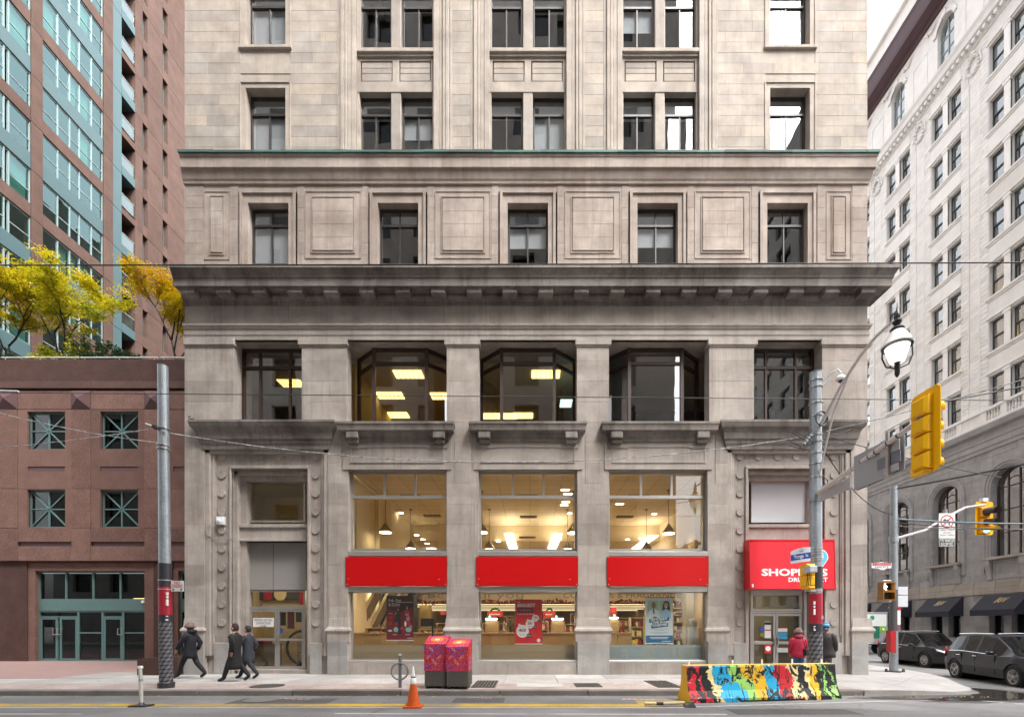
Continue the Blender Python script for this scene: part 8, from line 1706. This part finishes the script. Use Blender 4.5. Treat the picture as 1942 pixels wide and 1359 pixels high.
    for s in (1, -1):
        for (a, b) in ((xr_ + .5, .35), (.43, 1.02), (1.12, wb - .5)):
            mb = strip_faces(lambda i, j, x: kind(i, j, x) == 'g' and a < x < b); ff = [f_ for f_ in mb.f if mb.v[f_[0]][1] * s > 0]
            if ff: q = MB(); [q.add([mb.v[i] for i in f_], [tuple(range(4))]) for f_ in ff]; q.build('side_window', CGL, o, True, True, weld=True)
    # cabin floor and seats so the glass shows depth
    MB().box(xr_ + .5, wb - .5, -.7, .7, .5, .8).build('cabin_floor', TRIM, o, local=True)
    for x in (.3, 1.3):
        for s in (-1, 1): m = MB(); m.box(x, x + .15, s * .38 - .24, s * .38 + .24, .8, 1.28); m.box(x + .02, x + .12, s * .38 - .12, s * .38 + .12, 1.3, 1.45); m.build('seat', mat('car_seat', (.05, .045, .04), .8), o, local=True)
    TY = mat('tyre_rubber', (.014, .014, .014), .85); RM = mat('alloy_rim', (.4, .39, .38), .3, .1, metal=.9)
    for a in (0, wb):
        m = MB(); m.lathe((a, 0, WR), [(WR * 1.1, -Wd / 2 + .04), (WR * 1.1, Wd / 2 - .04)], 20, 'y'); m.build('wheel_well', SDK, o, local=True)
        for s in (-1, 1):
            y = s * (Wd / 2 - .11); t_ = MB(); t_.lathe((a, y, WR), [(WR * .66, -.1), (WR * .93, -.11), (WR, -.08), (WR, .08), (WR * .93, .11), (WR * .66, .1)], 26, 'y'); wh = t_.build('wheel', TY, o, 40, True)
            r = MB(); yo = y + s * .085; r.lathe((a, yo, WR), [(WR * .62, -.01), (WR * .68, .0), (WR * .66, s * .02), (WR * .6, s * .015)], 26, 'y')
            for k in range(5):
                t = 2 * PI * k / 5 + .3
                for dt in (-.13, .13): bar(r, (a + .06 * math.cos(t), yo, WR + .06 * math.sin(t)), (a + WR * .64 * math.cos(t + dt), yo, WR + WR * .64 * math.sin(t + dt)), .035, .03)
            r.lathe((a, yo, WR), [(.07, -.02), (.07, .02), (.04, .03)], 12, 'y'); r.build('rim', RM, wh, local=True); m = MB(); m.lathe((a, yo - s * .05, WR), [(WR * .64, -.01), (WR * .64, .01)], 20, 'y'); m.build('brake_shadow', SDK, wh, local=True)
    HLm = mat('headlight_clear', (.6, .62, .65), .1, .05, metal=.5); TLm = mat('tail_red', (.4, .01, .012), .25); CHR = mat('chrome', (.75, .75, .76), .12, .03, metal=1.)
    for s in (1, -1):
        m = MB(); P_ = [(xf - .42, .86, .8), (xf - .12, .765, .74), (xf - .08, .6, .7), (xf - .1, .6, .78), (xf - .2, .7, .83), (xf - .5, .855, .9)]; m.add([(a + .015, s * (b + .012), c) for a, b, c in P_], [tuple(range(6))]); m.build('headlight', HLm, o, local=True)
        m = MB(); P_ = [(xr_ + .02, .72, .75), (xr_ + .3, .90, .8), (xr_ + .22, .86, 1.1), (xr_ + .1, .72, 1.2), (xr_ + .04, .66, 1.0)]; m.add([(a - .01, s * (b + .015), c) for a, b, c in P_], [tuple(range(5))]); m.build('tail_light', TLm, o, local=True)
        m = MB(); m.lathe((1.95, s * 1.02, 1.05), [(.02, -.1), (.075, -.06), (.09, .02), (.06, .09), (.01, .11)], 12, 'y', 1.4, .8); m.build('wing_mirror', paint, o, True, True); MB().tube([(1.98, s * .9, 1.0), (1.96, s * .98, 1.03)], .025, 6).build('mirror_stalk', TRIM, o, local=True)
        for x in (.15, 1.02): MB().tube([(x, s * .945, .9), (x + .08, s * .962, .905), (x + .2, s * .945, .905)], .016, 6).build('door_handle', CHR, o, local=True)
        for x in (.38, 1.08, 2.0):
            m = MB()
            for (za, zb_) in ((.36, .55), (.55, .75), (.75, .98)): m.box(x - .006, x + .006, s * .905, s * .932, za, zb_)
            m.build('door_gap', SDK, o, local=True)
        MB().tube([(xr_ + .6, s * .6, Ht + .02), (.5, s * .63, Ht + .05), (1.5, s * .62, Ht + .04)], .018, 6).build('roof_rail', CHR, o, local=True)
        m = MB(); m.tube([(xr_ + .5, s * .888, 1.03), (.3, s * .893, 1.055), (1.5, s * .885, 1.005), (2.1, s * .88, .99)], .011, 5); m.build('window_trim', CHR, o, local=True)
        m = MB(); m.box(xf - .2, xf - .1, s * .5 - .14, s * .5 + .14, .38, .45); m.build('fog_lamp', HLm, o, local=True)
    m = MB(); m.add([(xf + .012, -.5, .55), (xf + .012, .5, .55), (xf + .012, .52, .72), (xf + .012, -.52, .72)], [(0, 1, 2, 3)]); m.build('grille', SDK, o, local=True); MB().tube([(xf - .1, -.62, .72), (xf + .02, -.3, .68), (xf + .02, .3, .68), (xf - .1, .62, .72)], .025, 6).build('grille_bar', CHR, o, local=True)
    MB().tube([(xf - .16, -.72, .36), (xf - .0, -.4, .34), (xf - .0, .4, .34), (xf - .16, .72, .36)], .03, 6).build('bumper_trim', CHR, o, local=True); MB().box(xf + .014, xf + .024, -.16, .16, .42, .53).build('number_plate', WSIGN, o, local=True); MB().box(xr_ - .012, xr_ - .002, -.16, .16, .72, .84).build('number_plate', WSIGN, o, local=True)
    MB().lathe((.3, 0, Ht + .015), [(.05, 0), (.02, .05), (.004, .08)], 8).build('roof_aerial', TRIM, o, local=True)
    return o
def paintm(name, col):
    n = N(name); n.set(n.mix(tuple(v * .85 for v in col), tuple(v * 1.15 for v in col), n.noise(2.)), .3, .0); n.b.inputs['Coat Weight'].default_value = .2; n.b.inputs['Specular IOR Level'].default_value = .25; n.b.inputs['Coat Roughness'].default_value = .05; return n.m
def place_suv(lb, px_r, D_r, a_deg, paint, **kw):
    a = rad(a_deg); hdv = Vector((math.sin(a), -math.cos(a))); nx_ = (px_r - CX) * D_r / F; ny_ = D_r - D0; left = Vector((math.cos(a), math.sin(a)))
    c = Vector((nx_, ny_)) + left * .82; mz = rz(c.x, c.y); return suv(lb, (c.x, c.y, mz), math.atan2(hdv.y, hdv.x), paint, **kw)
place_suv('dark grey sport utility car with lit side waiting on the side street', 1682, 24., -5., paintm('dark_grey_paint', (.009, .0085, .012)))
place_suv('blue black sport utility car cut by the right edge, turning at the corner', 1816, 16.9, -14.4, paintm('blue_black_paint', (.006, .009, .015)), L=4.75, wb=2.78, Ht=1.64)
# --- box truck with green and white panels
tx, ty = 23.9, 16.5
o = emp('box_truck', (tx, ty, -.34), 0, 'small truck with white and green advertising panels behind the grey car', 'truck')
GF = mat('truck_grey', (.3, .3, .32), .5); B(tx - 1.12, tx + 1.12, ty, ty + 3.6, .35, 2.6, ch=.03).build('box', GF, o)
zt = lambda py: Z(py, ty - .01); xt = lambda px: X(px, ty - .01)
x0, x1 = tx - 1.0, tx + 1.0; xx = lambda t: x0 + (x1 - x0) * t
def pn(a, b, c, d_, m_, nm, dy=.02): return B(xx(a), xx(b), ty - dy, ty - dy + .015, c, d_).build(nm, m_, o)
wp_ = pn(0, 1, 1.62, 2.45, mat('ad_white', (.78, .79, .8), .5, .03), 'white_panel'); pn(0, .27, 1.2, 1.62, mat('ad_turquoise', (.03, .38, .36), .5), 'turquoise_panel'); gp = pn(.27, .76, 1.2, 1.62, mat('ad_green', (.01, .16, .09), .5), 'green_panel'); pn(.76, 1., 1.2, 1.62, mat('ad_lime', (.22, .48, .03), .5), 'lime_panel'); pn(0, .76, .78, 1.2, mat('ad_green', (.01, .16, .09), .5), 'green_panel')
m = MB().lathe((xx(.5), ty - .022, 2.2), [(.16, 0), (.16, -.006)], 18, 'y'); m.build('leaf_emblem', mat('ad_emblem', (.02, .3, .14), .5), wp_); marks(xx(.42), ty - .026, ((-.3, -.18, 1.84, 1.92), (-.15, -.05, 1.84, 1.92), (-.02, .08, 1.84, 1.92)), wp_, mat('grey_print', (.4, .42, .44), .6)); marks(xx(.4), ty - .026, ((-.08, .1, 1.34, 1.5), (-.25, -.16, 1.0, 1.08), (-.13, -.05, 1.0, 1.08), (-.02, .2, 1.0, 1.08)), gp)
B(xx(.1), xx(.17), ty - .026, ty - .02, 1.33, 1.5).build('white_mark', WHITEP, o); B(xx(.85), xx(.93), ty - .026, ty - .02, 1.35, 1.48).build('white_mark', WHITEP, o)
m = MB(); m.tube([(tx - 1.05, ty - .1, .7), (tx - 1.05, ty - .25, .5), (tx - .8, ty - .25, .45), (tx + .8, ty - .25, .45), (tx + 1.05, ty - .25, .5), (tx + 1.05, ty - .1, .7)], .04, 8); m.build('rear_bumper', mat('chrome', (.75, .75, .76), .12), o)
for s in (-1, 1): MB().lathe((tx + s * .9, ty + .7, .02), [(.2, -.14), (.4, -.13), (.42, 0), (.4, .13), (.2, .14)], 20, 'x').v; w_ = MB(); w_.lathe((tx + s * .9, ty + .7, .08), [(.2, -.14), (.4, -.13), (.42, 0), (.4, .13), (.2, .14)], 20, 'x'); w_.build('wheel', mat('tyre_rubber', (.014, .014, .014), .85), o); B(tx + s * .95 - .1, tx + s * .95 + .1, ty - .03, ty, .5, .62).build('tail_light', REDP, o)
B(tx - .95, tx + .95, ty + 3.6, ty + 5.2, .3, 2.0, ch=.05).build('cab', GF, o)
